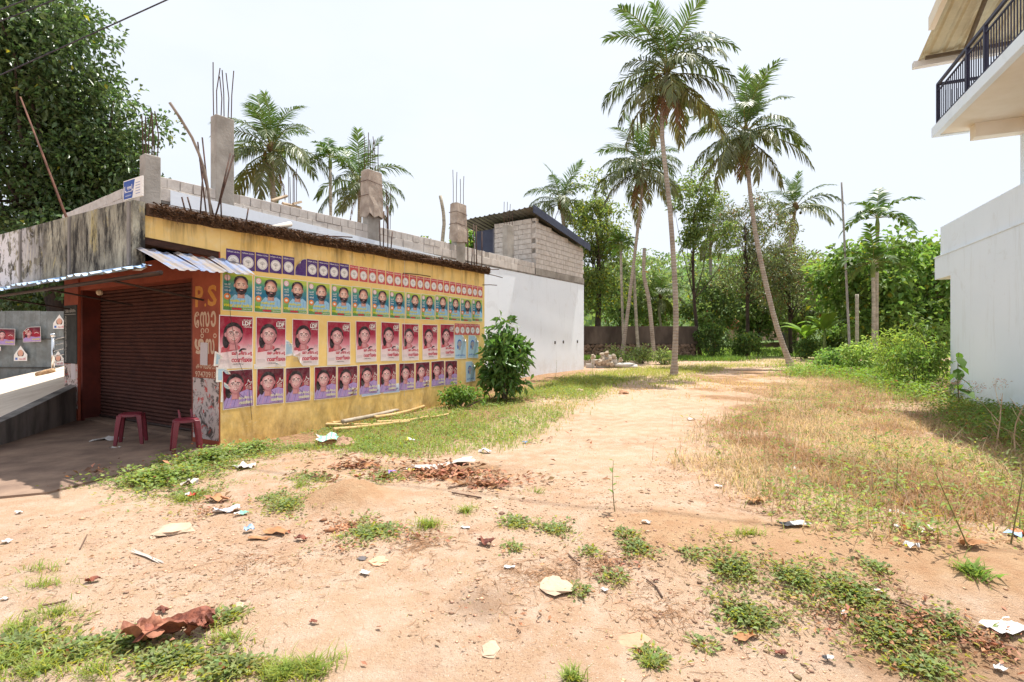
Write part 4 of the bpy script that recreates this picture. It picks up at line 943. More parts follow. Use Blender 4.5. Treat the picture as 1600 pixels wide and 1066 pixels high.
o = obj('notice', sheet(.20, .34, P_white, flat('print_notice', S(206, 196, 200)), 41, .003), None); q = shop_w(-.024, .50); o.location = (q[0], q[1], 1.22); o.rotation_euler = (0, R(2), SANG - PI / 2); tag(o, 'plain pale notice sheet pasted over the pillar lettering', 'notice', 'paper notices on the pillars')
a = Print(); a.text('വില വിവരം', .08, .56, 2.14, 2.22, 2, 0, .015); a.line([(.06, 2.10), (.58, 2.10)], .008, 2, 0); a.text('സാധനങ്ങളുടെ വിലവിവരപ്പട്ടിക', .05, .17, 1.16, 2.08, 2, 0, .01, rot=True)
front_print(a, 'chalk_lettering', [flat('chalk_white', S(176, 176, 172))], slate, -.0445, 5.42)
o = obj('notice', sheet(.20, .42, P_white, flat('print_notice', S(206, 196, 200)), 42, .003), None); q = shop_w(-.036, 5.08); o.location = (q[0], q[1], .82); o.rotation_euler = (0, R(-2), SANG - PI / 2); tag(o, 'plain pale notice sheet under the black price board', 'notice', 'paper notices on the pillars')

# ------------------------------------------------------------------ posters on the sheet fence
FS_l = sheet(.62, .52, P_white, G_lad, 50, .012); FS_c = sheet(.62, .52, P_white, G_lad, 51, .012, curl=(0, .52, .3, .12))
def design_wide():
    w, h = .62, .52; a = Print()
    a.poly([(.02, .02), (.02, .12), (.12, .18), (.30, .19), (.45, .16), (.60, .18), (.60, .02)][::-1], K0, 5); face(a, .21, .31, .10, K0 + 1, (0, 1, 2, 3, 4), glasses=True, bindi=True, tone=6)
    a.line([(.40, .30), (.48, .33), (.55, .29)], .012, K0, 4); return a.mesh('portrait', [P_skin2, P_hair, P_skinsh, P_lip, P_white, P_lilac] + P_tone2 + [P_hairlit])
DW = design_wide(); b = Print(); b.text('ചിഞചു റാണിെയ', .32, .58, .06, .13, K0 + 8, 0, .03); DWL = b.mesh('lettering', [P_yellow])
def fence_poster(name, label, me, parts, px, py, tilt=0, s=1.0):
    x, y, z = P(px, py, 15.52); o = obj(name, me, None, (x, 15.50, z), (0, tilt, 0), (s, 1, s)); tag(o, label, 'poster', 'posters on the sheet fence')
    for nm, m in parts: obj(nm, m, o)
fence_poster('fence_poster', 'dark red poster of a woman on the grey sheet fence at the left edge', FS_l, [('portrait', DW), ('lettering', DWL)], -6, 539, R(1), .95)
fence_poster('fence_poster', 'dark red poster with curled corner on the grey sheet fence', FS_c, [('portrait', DW), ('lettering', DWL)], 37, 535, R(-2), .88)
a = Print(); a.poly([(0, 0), (.40, 0), (.40, .20), (.34, .26), (.2, .46), (.04, .24), (0, .18)], 2, 0); a.ell(.2, .22, .10, .11, 4, 1, 12); a.ell(.2, .24, .08, .10, 6, 2, 12); a.rect(0.0, .4, 0, .14, 8, 0); a.rect(.04, .11, .03, .10, 9, 3); a.text('വോട്ട്', .15, .36, .03, .10, 9, 4, .02); peel = a.mesh('peeling_poster', [P_white, P_hair, P_skin, P_blue, P_red])
for px, py, w_, l in ((23, 564, 1, 'lower left white poster peeling to a point on the sheet fence'), (84, 514, .95, 'upper white poster peeling to a point on the sheet fence'), (82, 571, .95, 'white poster peeling to a point behind the steel railing'), (-8, 548, .5, 'small white scrap on the sheet fence at the left edge')):
    fence_poster('peeling_poster', l, peel, [], px, py, 0, w_)
# small leaning board on top of the shop
q0 = on_front(193, 314, -1.06); q1 = on_front(222, 310, -1.06)
bd = thing('roof_board', 'small blue and white printed board standing on the fascia', 'sign', shop_w(-1.06, q0[1], q0[2]), SANG - PI / 2)
wd = q0[1] - q1[1]; hb = .26
MB().box(0, wd, 0, .02, 0, hb).build('board', P_white, bd)
a = Print(); a.poly([(.01, .012), (.48 * wd, .012), (.62 * wd, hb - .012), (.01, hb - .012)], 1, 0); a.text('L', .06 * wd, .16 * wd, .11, .18, 2, 1, .02); a.text('oya', .20 * wd, .42 * wd, .12, .17, 2, 1, .02); a.text('L', .45 * wd, .53 * wd, .11, .19, 2, 1, .02)
a.line([(.06 * wd, .10), (.5 * wd, .10)], .008, 2, 1); a.line([(.1 * wd, .05), (.44 * wd, .05)], .018, 2, 2)
for i in range(5): a.line([(.66 * wd, .05 + .035 * i), (.9 * wd, .05 + .035 * i)], .01, 2, 2)
a.build('lettering', [flat('board_blue', S(52, 84, 160)), P_white, flat('board_text', S(150, 160, 196))], bd)
# ------------------------------------------------------------------ leaves in bulk
def leaves_mesh(name, pos, dr, nrm, L, w, col, mat, fold=0.25, droop=0.15):
    """one four-cornered leaf per point: stalk end, two shoulders, tip"""
    n = len(pos); dr = unit(dr); side = unit(np.cross(dr, nrm)); up = unit(np.cross(side, dr))
    L = np.broadcast_to(L, n)[:, None]; w = np.broadcast_to(w, n)[:, None]
    mid = pos + dr * L * .5 + up * L * .06
    v = np.stack([pos, mid + side * w * .5 + up * w * fold, pos + dr * L - np.array([0, 0, 1]) * L * droop, mid - side * w * .5 + up * w * fold, ], 1)
    cc = np.repeat(col[:, None, :], 4, 1); cc = cc * np.array([.9, 1, 1.05, 1])[None, :, None]
    i = np.arange(n)[:, None] * 4
    f = np.concatenate([i + np.array([0, 1, 2]), i + np.array([0, 2, 3])], 0)
    return mesh_np(name, v.reshape(-1, 3), [f], mat, col=cc.reshape(-1, 3))
def rand_unit(n): return unit(RNG.normal(0, 1, (n, 3)))
def leaf_cols(n, base, var=.35, yellow=.04, brown=0.0):
    b = np.array(base); c = b[None] * RNG.uniform(1 - var, 1 + var, (n, 1)) * RNG.uniform(.88, 1.12, (n, 3))
    m = RNG.random(n) < yellow; c[m] = np.array(S(170, 170, 60)) * RNG.uniform(.6, 1.1, (m.sum(), 1))
    m = RNG.random(n) < brown; c[m] = np.array(S(140, 90, 50)) * RNG.uniform(.5, 1.1, (m.sum(), 1))
    return c
def crown_clusters(c, rad, k, inner=.35):
    """k cluster centres spread through an uneven ellipsoid"""
    d = rand_unit(k); r = RNG.uniform(inner, 1, k) ** .6
    lump = 0.8 + 0.35 * np.sin(3 * np.arctan2(d[:, 1], d[:, 0]) + 1.3) * np.cos(2.5 * d[:, 2] + .4)
    return np.array(c) + d * (r * lump)[:, None] * np.array(rad)
def cluster_leaves(cl, cr, per, L, upb=.5, flat_=.75, outw=.6, center=None):
    k = len(cl); n = k * per; d = rand_unit(n); r = RNG.random(n) ** .45
    rad = np.repeat(np.broadcast_to(cr, k), per)
    pos = np.repeat(cl, per, 0) + d * (r * rad)[:, None] * np.array([1, 1, flat_])
    dr = unit(d * outw + rand_unit(n) * .6 + np.array([0, 0, -.15])); nrm = unit(rand_unit(n) * (1 - upb) + np.array([0, 0, 1.]) * upb + d * .25)
    return pos, dr, nrm, L * RNG.uniform(.65, 1.2, n)
M_bark = pm('grey_brown_bark', S(124, 108, 94), S(80, 68, 60), 5, .95, .8, 22, stretch=(1, 1, .3))
M_bark_dk = pm('dark_bark', S(84, 70, 62), S(52, 44, 40), 5, .95, .8, 22, stretch=(1, 1, .3))
def bend(p0, p1, k=5, amp=.06, rr=random):
    p0, p1 = Vector(p0), Vector(p1); L = (p1 - p0).length; pts = []
    o = Vector((rr.uniform(-1, 1), rr.uniform(-1, 1), rr.uniform(-.3, .5))) * amp * L
    for i in range(k + 1):
        f = i / k; pts.append(p0.lerp(p1, f) + o * math.sin(PI * f))
    return pts
def broad_tree(name, label, base, top_z, trunk_r, crowns, per, leaf_L, leaf_w, col, bark=None, mat=None, cat='tree', group=None, var=.35, yellow=.03, limbs=14, upb=.5, seed=1, trunk_top=None, brown=0.0, cr=None):
    """crowns: list of (centre, radii, number of clusters, cluster radius); all in world space"""
    rr = random.Random(seed); b0 = Vector(base)
    t_ = thing(name, label, cat, base, 0, group)
    tt = Vector(trunk_top) if trunk_top else Vector((crowns[0][0][0], crowns[0][0][1], crowns[0][0][2]))
    pts = [p_ - b0 for p_ in bend(b0 - Vector((0, 0, .2)), tt, 7, .03, rr)]
    m = MB(); m.tube(pts, [trunk_r * (1.25 if i == 0 else 1 - .62 * i / 7) for i in range(8)], 9); m.build('trunk', bark or M_bark, t_, True)
    cl_all = []; P_, D_, N_l, L_ = [], [], [], []
    for (c, rad, k, cr_) in crowns:
        cl = crown_clusters(c, rad, k); cl_all.append(cl)
        a = cluster_leaves(cl, cr_ * RNG.uniform(.7, 1.25, k), per, leaf_L, upb); P_.append(a[0]); D_.append(a[1]); N_l.append(a[2]); L_.append(a[3])
    cl = np.concatenate(cl_all); pos = np.concatenate(P_); n = len(pos)
    m = MB(); sel = [Vector(q) for q in cl[rr.sample(range(len(cl)), min(limbs, len(cl)))]]
    for q in sel:
        f = rr.uniform(.45, .98); st = (pts[min(int(f * 7), 7)] + b0); pp = [p_ - b0 for p_ in bend(st, q, 4, .1, rr)]
        r0 = trunk_r * (1 - .62 * f) * .42; m.tube(pp, [r0, r0 * .7, r0 * .5, r0 * .35, r0 * .18], 6, False)
    m.build('branches', bark or M_bark, t_, True)
    shade = np.repeat(RNG.uniform(.75, 1.2, len(cl)), per)[:, None]
    cc = leaf_cols(n, col, var, yellow, brown) * shade
    me = leaves_mesh('crown', pos - np.array(base), np.concatenate(D_), np.concatenate(N_l), np.concatenate(L_), leaf_w * RNG.uniform(.7, 1.2, n), cc, mat or M_leaf)
    obj('crown', me, t_); return t_

# ------------------------------------------------------------------ palms
def frond_mesh(name, elev, bendk, seed, nl=40, hang=.45, leaf=.27, colr=(110, 130, 60), wid=.010, stalk=.14, droopL=.5, stiff=False):
    """unit-length feather frond in the x-z plane, leaflets hanging to both sides"""
    rg = np.random.default_rng(seed); N = 16; pts = [np.zeros(3)]; tan = []
    for i in range(N):
        s = (i + .5) / N; a = elev - bendk * s ** 1.25; tvec = np.array([math.cos(a), 0, math.sin(a)]); tan.append(tvec); pts.append(pts[-1] + tvec / N)
    pts = np.array(pts); tan = np.array(tan + [tan[-1]])
    V, F3, F4, C = [], [], [], []
    base = np.array(S(*colr)); stem = np.array(S(150, 150, 84)) if sum(colr) > 220 and colr[1] > colr[0] else base * 1.1
    for i in range(N + 1):           # rachis: three-sided
        r = .011 * (1 - .85 * i / N) + .0015
        for q in range(3):
            an = 2 * PI * q / 3; up = np.cross(np.array([0, 1, 0]), tan[i]); V.append(pts[i] + (np.array([0, 1, 0]) * math.cos(an) + up * math.sin(an)) * r); C.append(stem)
    for i in range(N):
        for q in range(3): F4.append((i * 3 + q, i * 3 + (q + 1) % 3, (i + 1) * 3 + (q + 1) % 3, (i + 1) * 3 + q))
    for sgn in (-1, 1):
        gaps = rg.random(4)
        for j in range(nl):
            if np.any(np.abs(j / nl - gaps) < .018) or rg.random() < .05: continue
            s = stalk + (1 - stalk) * (j + rg.uniform(.1, .9)) / nl; x = s * N; i = min(int(x), N - 1); p0 = pts[i] + (pts[i + 1] - pts[i]) * (x - i); tg = tan[i]
            prof = min(1, (s - stalk) / .18 + .45) * (1 - .55 * max(0, (s - .55) / .45)) ; l = leaf * prof * rg.uniform(.85, 1.12)
            up = np.cross(tg, np.array([0, sgn, 0])) * sgn; up = up if up[2] >= -.2 else -up
            fw = .35 + .9 * s ** 2
            d1 = unit(np.array([0, sgn, 0]) * (1.0 - .35 * hang) + tg * fw + up * (.25 - .3 * hang) + np.array([0, 0, -1]) * hang * .5 + rg.normal(0, .08, 3))
            d2 = unit(d1 + np.array([0, 0, -1]) * (droopL + hang * .9) * rg.uniform(.6, 1.3))
            sd = unit(np.cross(d1, up + rg.normal(0, .25, 3))) * wid * rg.uniform(.8, 1.2); m1 = p0 + d1 * l * .5; tp = m1 + d2 * l * .5
            o = len(V); V += [p0 - sd * .6, p0 + sd * .6, m1 - sd, m1 + sd, tp]; c = base * rg.uniform(.7, 1.25) * np.array([rg.uniform(.9, 1.15), 1, rg.uniform(.8, 1.1)])
            C += [c * .9, c * .9, c, c, c * 1.1]; F4.append((o, o + 1, o + 3, o + 2)); F3.append((o + 2, o + 3, o + 4))
    return mesh_np(name, np.array(V), [np.array(F4), np.array(F3)], M_palm, col=np.array(C))
M_palm = leaf_mat('palm_leaf', .42, .45, .28, (1, 1, .65))
FR = {}
for k, (e, bk, hang, dl) in enumerate(((82, 40, .05, .15), (66, 75, .15, .25), (50, 95, .3, .4), (32, 95, .45, .55), (14, 85, .6, .6), (-8, 65, .7, .5), (-30, 45, .75, .4))):
    for v_ in range(2):
        c = [(88, 116, 54), (80, 104, 52), (80, 100, 54), (84, 100, 58), (90, 102, 60), (100, 106, 64), (114, 112, 68)][k]
        FR[(k, v_)] = frond_mesh('frond', R(e), R(bk), 10 * k + v_, 48, hang + .08, .29, c, .0098, .14, dl)
for v_ in range(2): FR[('dead', v_)] = frond_mesh('dead_frond', R(-62), R(24), 90 + v_, 26, .8, .2, (128, 92, 66), .010, .12, .3)
for k, (e, bk) in enumerate(((78, 45), (58, 80), (36, 95), (8, 75))):
    FR[('areca', k)] = frond_mesh('frond', R(e), R(bk), 200 + k, 24, .15, .30, (74, 104, 44), .024, .16, .35)
def palm_bark():
    t = NT('ringed_palm_bark'); z = t.sep(t.pos())[2]
    wv = t.n('ShaderNodeTexWave', Vector=t.pos(), Scale=2.6, Distortion=2.5, Detail=3, Detail_Scale=1.5); wv.bands_direction = 'Z'
    c = t.mix(t.ramp(t.noise(2.2, 6, .7), .35, .68), S(184, 172, 158), S(146, 132, 120))
    c = t.mix(t.math('MULTIPLY', t.ramp(wv.outputs['Fac'], .1, .35, (1, 1, 1), (0, 0, 0)), .28), c, S(92, 78, 66))
    t.bump(t.math('ADD', wv.outputs['Fac'], t.noise(30, 4, .6)), .6, .02); return t.done(c, .95, 0, .1)
M_palmbark = palm_bark()
M_areca = pm('pale_areca_bark', S(186, 176, 160), S(140, 134, 118), 3, .9, .4, 16, stretch=(1, 1, 3))
M_coconut = pm('coconut_husk', S(120, 96, 50), S(88, 84, 40), 3, .7)
M_shaft = pm('green_crownshaft', S(128, 146, 84), S(100, 118, 62), 3, .6)
def smooth_path(ctrl, k=14):
    ctrl = [Vector(c) for c in ctrl]; out = []
    for i in range(k + 1):
        x = i / k * (len(ctrl) - 1); j = min(int(x), len(ctrl) - 2); f = x - j
        p0, p1, p2, p3 = ctrl[max(j - 1, 0)], ctrl[j], ctrl[j + 1], ctrl[min(j + 2, len(ctrl) - 1)]
        out.append(.5 * ((2 * p1) + (p2 - p0) * f + (2 * p0 - 5 * p1 + 4 * p2 - p3) * f * f + (3 * p1 - p0 - 3 * p2 + p3) * f ** 3))
    return out
def coco(label, path, L, r0, seed, plan, dead=2, nuts=6, group='coconut palms', sweep=None):
    """path: world control points from root to crown; plan: how many fronds of each of the seven attitudes"""
    rr = random.Random(seed); base = Vector(path[0]); pts = [p_ - base for p_ in smooth_path(path)]; n = len(pts)
    t_ = thing('coconut_palm', label, 'palm tree', base, 0, group)
    m = MB(); rad = [r0 * (1.0 + .55 * math.exp(-i * 1.6)) * (1 - .38 * i / n) for i in range(n)]
    m.tube([pts[0] - Vector((0, 0, .25))] + pts, [rad[0] * 1.1] + rad, 12); m.build('trunk', M_palmbark, t_, True)
    top = pts[-1]; m = MB(); m.blob(top + Vector((0, 0, .1)), r0 * 1.3, seed, .2, squash=(1, 1, 1.6)); m.build('crown_heart', pm('palm_fibre', S(122, 98, 66), S(84, 68, 46), 5, .95, .8, 30), t_, True)
    a = rr.uniform(0, 6)
    for k, cnt in enumerate(plan):
        for i in range(cnt):
            a += 2.39996 + rr.uniform(-.4, .4); l = L * rr.uniform(.72, 1.12) * (.92 if k == 0 else 1)
            obj('frond', FR[(k, rr.randrange(2))], t_, loc=top + Vector((math.cos(a), math.sin(a), 0)) * r0 * .5 + Vector((0, 0, .3 - .09 * k)), rot=(rr.uniform(-.25, .25), rr.uniform(-.16, .2), a), scale=(l, l * rr.choice((-1, 1)), l))
    for i in range(dead):
        a += 2.4; l = L * rr.uniform(.5, .75); obj('dead_frond', FR[('dead', i % 2)], t_, loc=top + Vector((0, 0, -.3)), rot=(rr.uniform(-.1, .1), 0, a), scale=(l, l, l))
    nm = MB(); nm.blob((0, 0, 0), .12, 1, .05, 8, 6, (1, 1, 1.25)); nme = nm.mesh('coconut', M_coconut, True)
    for i in range(nuts):
        q = rr.uniform(0, 6.3); obj('coconut', nme, t_, loc=top + Vector((math.cos(q) * rr.uniform(.2, .42), math.sin(q) * rr.uniform(.2, .42), -.25 - rr.uniform(0, .35))))
    return t_
def areca(label, path, L, r0, seed, n=9, group='areca palms', low=True):
    rr = random.Random(seed); base = Vector(path[0]); pts = [p_ - base for p_ in smooth_path(path, 8)]
    t_ = thing('areca_palm', label, 'palm tree', base, 0, group); m = MB(); m.tube([pts[0] - Vector((0, 0, .2))] + pts, r0, 10); m.build('trunk', M_areca, t_, True)
    top = pts[-1]; m = MB(); m.tube([top - Vector((0, 0, .05)), top + Vector((0, 0, L * .18)), top + Vector((0, 0, L * .4))], [r0 * 1.25, r0 * 1.35, r0 * .6], 10); m.build('crownshaft', M_shaft, t_, True)
    a = rr.uniform(0, 6)
    for i in range(n):
        a += 2.39996; k = (0, 1, 1, 2, 2, 2, 3, 3, 1, 2, 3, 2)[i % 12]; l = L * rr.uniform(.85, 1.1)
        obj('frond', FR[('areca', k)], t_, loc=top + Vector((0, 0, L * .34)), rot=(rr.uniform(-.15, .15), 0, a), scale=(l, l, l))
    return t_
def gp(px, py):
    return G(px, py)
def at(px, py, Y): return P(px, py, Y)
g1 = gp(1053, 587); Y1 = g1[1]
coco('tall grey coconut palm standing alone in the open plot, its base by the sandy path', [g1, at(1056, 480, Y1), at(1047, 330, Y1), at(1034, 200, Y1), at(1043, 112, Y1)], 2.75, .108, 3, (4, 4, 4, 5, 7, 6, 6), 7, 10)
g2 = gp(1236, 572); Y2 = g2[1]
coco('leaning coconut palm at the right end of the sandy path, trunk curving left', [g2, at(1212, 505, Y2), at(1185, 390, Y2), at(1172, 300, Y2), at(1165, 208, Y2)], 3.2, .128, 9, (3, 4, 4, 4, 6, 6, 5), 7, 10)
g3 = (5.6 * 29.5 / 26, 29.5, float(ground_z(6, 29.5))); Y3 = 29.5
coco('slanting coconut palm in front of the dark boundary wall', [at(972, 556, Y3), at(983, 470, Y3), at(995, 370, Y3), at(1003, 300, Y3), at(1002, 262, Y3)], 3.2, .11, 14, (3, 4, 4, 5, 6, 5, 3), 3, 6)
coco('coconut palm crown just behind the rooftop block room', [(4.6, 38, .3), at(893, 450, 38), at(880, 345, 38), at(876, 315, 38)], 3.1, .17, 19, (3, 3, 4, 4, 4, 4, 2), 1, 6)
coco('large coconut palm rising beside the tall bare column', [(-14.5, 30, 0), at(432, 400, 30), at(425, 280, 30), at(424, 235, 30)], 3.9, .2, 23, (4, 4, 4, 4, 5, 4, 3), 2, 8)
coco('coconut palm partly hidden behind the sack-wrapped column', [(-10.2, 34, 0), at(560, 420, 34), at(562, 330, 34), at(562, 290, 34)], 3.4, .18, 27, (3, 3, 3, 4, 4, 4, 2), 1, 6)
coco('distant coconut palm with few fronds left of the thin tall pole', [(24.0, 44, .45), at(1222, 470, 44), at(1234, 380, 44), at(1243, 325, 44)], 3.7, .19, 31, (3, 2, 2, 3, 3, 2, 1), 1, 4)
coco('small yellowing coconut palm deep between the dark slender trees', [(18.5, 46, .45), at(1112, 470, 46), at(1110, 390, 46), at(1110, 362, 46)], 3.2, .17, 35, (2, 3, 3, 4, 4, 4, 3), 1, 3)
coco('short young coconut palm behind the boundary wall', [(13.2, 44, .45), at(1030, 490, 44), at(1032, 465, 44)], 2.9, .14, 39, (3, 3, 3, 3, 3, 3, 1), 1, 0)
areca('slim areca palm rising above the block parapet on the left', [(-11.0, 31, 0), at(517, 380, 31), at(516, 262, 31)], 1.75, .09, 2, 10)
areca('slim areca palm with small round head before the boundary wall', [at(975, 556, 30.2), at(972, 470, 30.2), at(970, 392, 30.2)], 1.15, .075, 4, 14)
areca('taller of two areca palms by the green thicket on the right', [at(1370, 545, 24.5), at(1370, 450, 24.5), at(1371, 362, 24.5)], 1.9, .07, 6, 11)
areca('shorter of two areca palms by the green thicket on the right', [at(1364, 548, 23.0), at(1365, 480, 23.0), at(1364, 432, 23.0)], 1.75, .07, 8, 11)
def bare_trunk(name, label, path, r0, mat, cat='trunk', taper=.8):
    base = Vector(path[0]); pts = [p_ - base for p_ in smooth_path(path, 8)]
    m = MB(); m.tube([pts[0] - Vector((0, 0, .2))] + pts, [r0] + [r0 * (1 - (1 - taper) * i / 8) for i in range(9)], 10)
    o = m.build(name, mat, None, True, loc=base); return tag(o, label, cat)
bare_trunk('headless_palm', 'headless dead palm trunk before the boundary wall', [at(1022, 556, 29), at(1014, 470, 29), at(1006, 430, 29), at(1007, 388, 29)], .12, M_palmbark)
bare_trunk('leafless_tree', 'thin pale bare trunk between two palms before the boundary wall', [at(998, 558, 29.6), at(994, 500, 29.6), at(990, 410, 29.6)], .1, M_areca)
bare_trunk('broken_tree', 'broken bare trunk showing above the block parapet', [(-4.6, 33, 0), at(690, 400, 33), at(694, 345, 33), at(688, 306, 33)], .13, M_areca)
bare_trunk('tall_pole', 'thin tall grey pole standing in front of the right thicket', [at(1328, 555, 24), at(1322, 430, 24), at(1315, 285, 24)], .055, pm('weathered_pole', S(168, 164, 160), S(136, 132, 128), 4), 'pole', .7)
bare_trunk('short_post', 'short grey wooden post at the edge of the right thicket', [at(1339, 568, 19.5), at(1339, 510, 19.5), at(1339, 460, 19.5)], .06, M_areca, 'post', .95)

# ------------------------------------------------------------------ broad-leaved trees
DG, MG, LG = S(118, 136, 88), S(134, 150, 96), S(146, 164, 100)
_k = lambda x, y, z: (x * 1.15, y * 1.15, 1.6 + (z - 1.6) * 1.15)
broad_tree('big_leafy_tree', 'huge dark glossy-leaved tree towering over the shop on the left', (-17.1, 20.4, .3), 14, .55,
    [(_k(-16.3, 17.5, 7.4), (5.2, 4.0, 4.3), 130, 1.0), (_k(-13.6, 17.0, 4.7), (3.2, 2.6, 2.2), 50, .95), (_k(-17.6, 16.0, 11.0), (5.0, 4.2, 3.3), 90, 1.05), (_k(-16.8, 19.0, 3.3), (4.8, 1.8, 1.2), 36, .95), (_k(-14.4, 17.2, 8.8), (2.6, 2.4, 3.1), 64, 1.0), (_k(-16.2, 16.5, 12.0), (3.2, 3.0, 2.0), 44, 1.0)], 150, .24, .12, S(88, 110, 66), M_bark_dk, limbs=40, seed=4, yellow=.006, upb=.45, var=.5)
broad_tree('loose_crowned_tree', 'tall light green tree with dark trunk right of the white wall', (6.0, 36.5, .4), 12, .26,
    [((6.1, 36.5, 9.6), (2.5, 2.2, 3.4), 66, .75), ((5.6, 36.5, 5.2), (2.4, 2.0, 2.1), 46, .8)], 80, .26, .13, S(122, 138, 82), M_bark_dk, mat=M_leaf_soft, limbs=20, seed=6, yellow=.12)
broad_tree('slender_tree', 'slender dark-trunked tree with airy crown right of the lone palm', (11.8, 32, .4), 12, .13,
    [((11.5, 32, 10.4), (2.1, 1.7, 1.8), 34, .55), ((12.0, 32, 8.0), (2.6, 1.6, 1.6), 26, .5)], 66, .21, .12, S(118, 136, 80), M_bark_dk, mat=M_leaf_soft, limbs=22, seed=8, trunk_top=(11.4, 32, 9.6))
broad_tree('sparse_tree', 'dark slender tree with sparse reddish foliage left of the leaning palm', (15.2, 33, .4), 11, .135,
    [((15.3, 33, 9.0), (3.0, 1.8, 2.4), 52, .6), ((16.0, 33, 5.8), (3.2, 1.8, 1.9), 40, .65)], 80, .19, .08, S(116, 124, 84), M_bark_dk, limbs=26, seed=10, trunk_top=(15.0, 33, 9.0), brown=.08)
broad_tree('sparse_tree', 'sparse brownish-leaved tree right of the leaning palm', (18.8, 34.5, .4), 9, .14,
    [((19.0, 34.5, 5.2), (3.3, 2.0, 2.2), 60, .7), ((17.6, 34.5, 7.4), (2.6, 1.6, 1.5), 30, .55)], 80, .19, .08, S(116, 124, 84), M_bark_dk, limbs=26, seed=12, trunk_top=(18.7, 34.5, 6.2), brown=.1)
broad_tree('broad_leaf_tree', 'dense bright green broad-leaved tree beside the pale house', (21.5, 28.5, .3), 8, .3,
    [((19.6, 28.0, 5.2), (3.3, 2.5, 2.5), 70, .8), ((23.6, 28.5, 4.9), (3.0, 2.6, 2.5), 60, .8), ((21, 27.0, 2.6), (4.6, 1.8, 1.4), 40, .8)], 60, .36, .22, S(118, 148, 76), M_bark, mat=M_leaf_soft, limbs=20, seed=14, yellow=.03, upb=.6)
broad_tree('roundhead_tree', 'rounded green treetop behind the thin wrapped column', (-3.2, 36, .3), 9, .25,
    [((-3.0, 36, 8.0), (1.9, 1.8, 1.7), 34, .6)], 70, .26, .14, S(96, 130, 58), M_bark, mat=M_leaf_soft, limbs=10, seed=16)
broad_tree('low_green_tree', 'low bright green treetop over the parapet between the two wrapped columns', (-7.0, 35, .3), 8, .25,
    [((-6.2, 35, 7.0), (2.6, 1.8, 1.3), 40, .6), ((-4.0, 34, 7.2), (1.6, 1.4, 1.4), 24, .55)], 70, .26, .14, S(112, 144, 62), M_bark, mat=M_leaf_soft, limbs=10, seed=18, yellow=.06)
# the trees of the second line, each on its own trunk
second = [((4.2, 42), 6.5, 3.0, 'dark bushy tree right behind the corner of the white wall', DG), ((9.5, 44), 7.2, 3.2, 'dense dark tree behind the left half of the boundary wall', DG), ((13.2, 48), 6.0, 3.2, 'dense tree right of the headless trunk, beyond the boundary wall', MG),
          ((17.0, 43), 5.6, 3.0, 'shady tree closing the gap at the end of the boundary wall', DG), ((21.5, 46), 6.6, 3.4, 'shady dark tree behind the leaning palm', DG), ((26.5, 48), 7.4, 3.8, 'tall green tree behind the banana plants', MG), ((29.0, 40), 6.4, 3.4, 'green tree behind the thin tall pole', MG), ((33, 44), 7.5, 3.6, 'green tree furthest right behind the pale house', DG),
          ((24.5, 36), 4.2, 2.2, 'low dark green tree between banana plants and the post', DG), ((19.2, 40), 4.6, 2.4, 'shady tree filling the space behind the two slender trees', DG), ((24.0, 42), 5.0, 2.6, 'green tree between the leaning palm and the banana plants', MG), ((29.5, 55), 6.4, 3.6, 'olive tree hiding the far house', MG)]
for i, ((x, y), h, r, lab, c) in enumerate(second):
    h *= 1.42
    broad_tree('shade_tree', lab, (x, y, .42), h, .22, [((x, y, h * .62), (r, r * .8, h * .40), 70, .9)], 66, .32, .17, c, M_bark_dk, mat=M_leaf_soft, group='trees of the second line', limbs=10, seed=30 + i, yellow=.03, brown=.02)

# far wood on the hill: one mass
n = 26000; hx_ = RNG.uniform(-70, 190, n); hy_ = RNG.uniform(72, 215, n)
kx = np.floor(hx_ / 5.5); ky = np.floor(hy_ / 5.5)
ox = (vnoise(kx * 7.7 + .5, ky * 3.1 + .5) - .5) * 4; oy = (vnoise(kx * 2.7 + .5, ky * 9.1 + .5) - .5) * 4
cx = (kx + .5) * 5.5 + ox; cy = (ky + .5) * 5.5 + oy; ch_ = 3.0 + 3.5 * vnoise(kx * 5.3 + .5, ky * 4.9 + .5)
d = rand_unit(n); d[:, 2] = np.abs(d[:, 2])
pos = np.stack([cx, cy, np.maximum(hill_z(cx, cy), .3) + ch_ * .55], -1) + d * np.array([3.0, 3.0, 1]) * np.stack([np.ones(n), np.ones(n), ch_ * .55], -1)
shade = (.7 + .6 * vnoise(kx * 3.3 + .5, ky * 6.7 + .5))[:, None]
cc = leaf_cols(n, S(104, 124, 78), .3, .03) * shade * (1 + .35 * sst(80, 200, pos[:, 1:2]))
fw = obj('far_wood', leaves_mesh('far_wood', pos, unit(rand_unit(n) + d * .5), unit(d + np.array([0, 0, .5])), RNG.uniform(.8, 1.6, n), RNG.uniform(.6, 1.1, n), cc, M_leaf_soft)); tag(fw, 'far wood covering the hillside', kind='stuff')

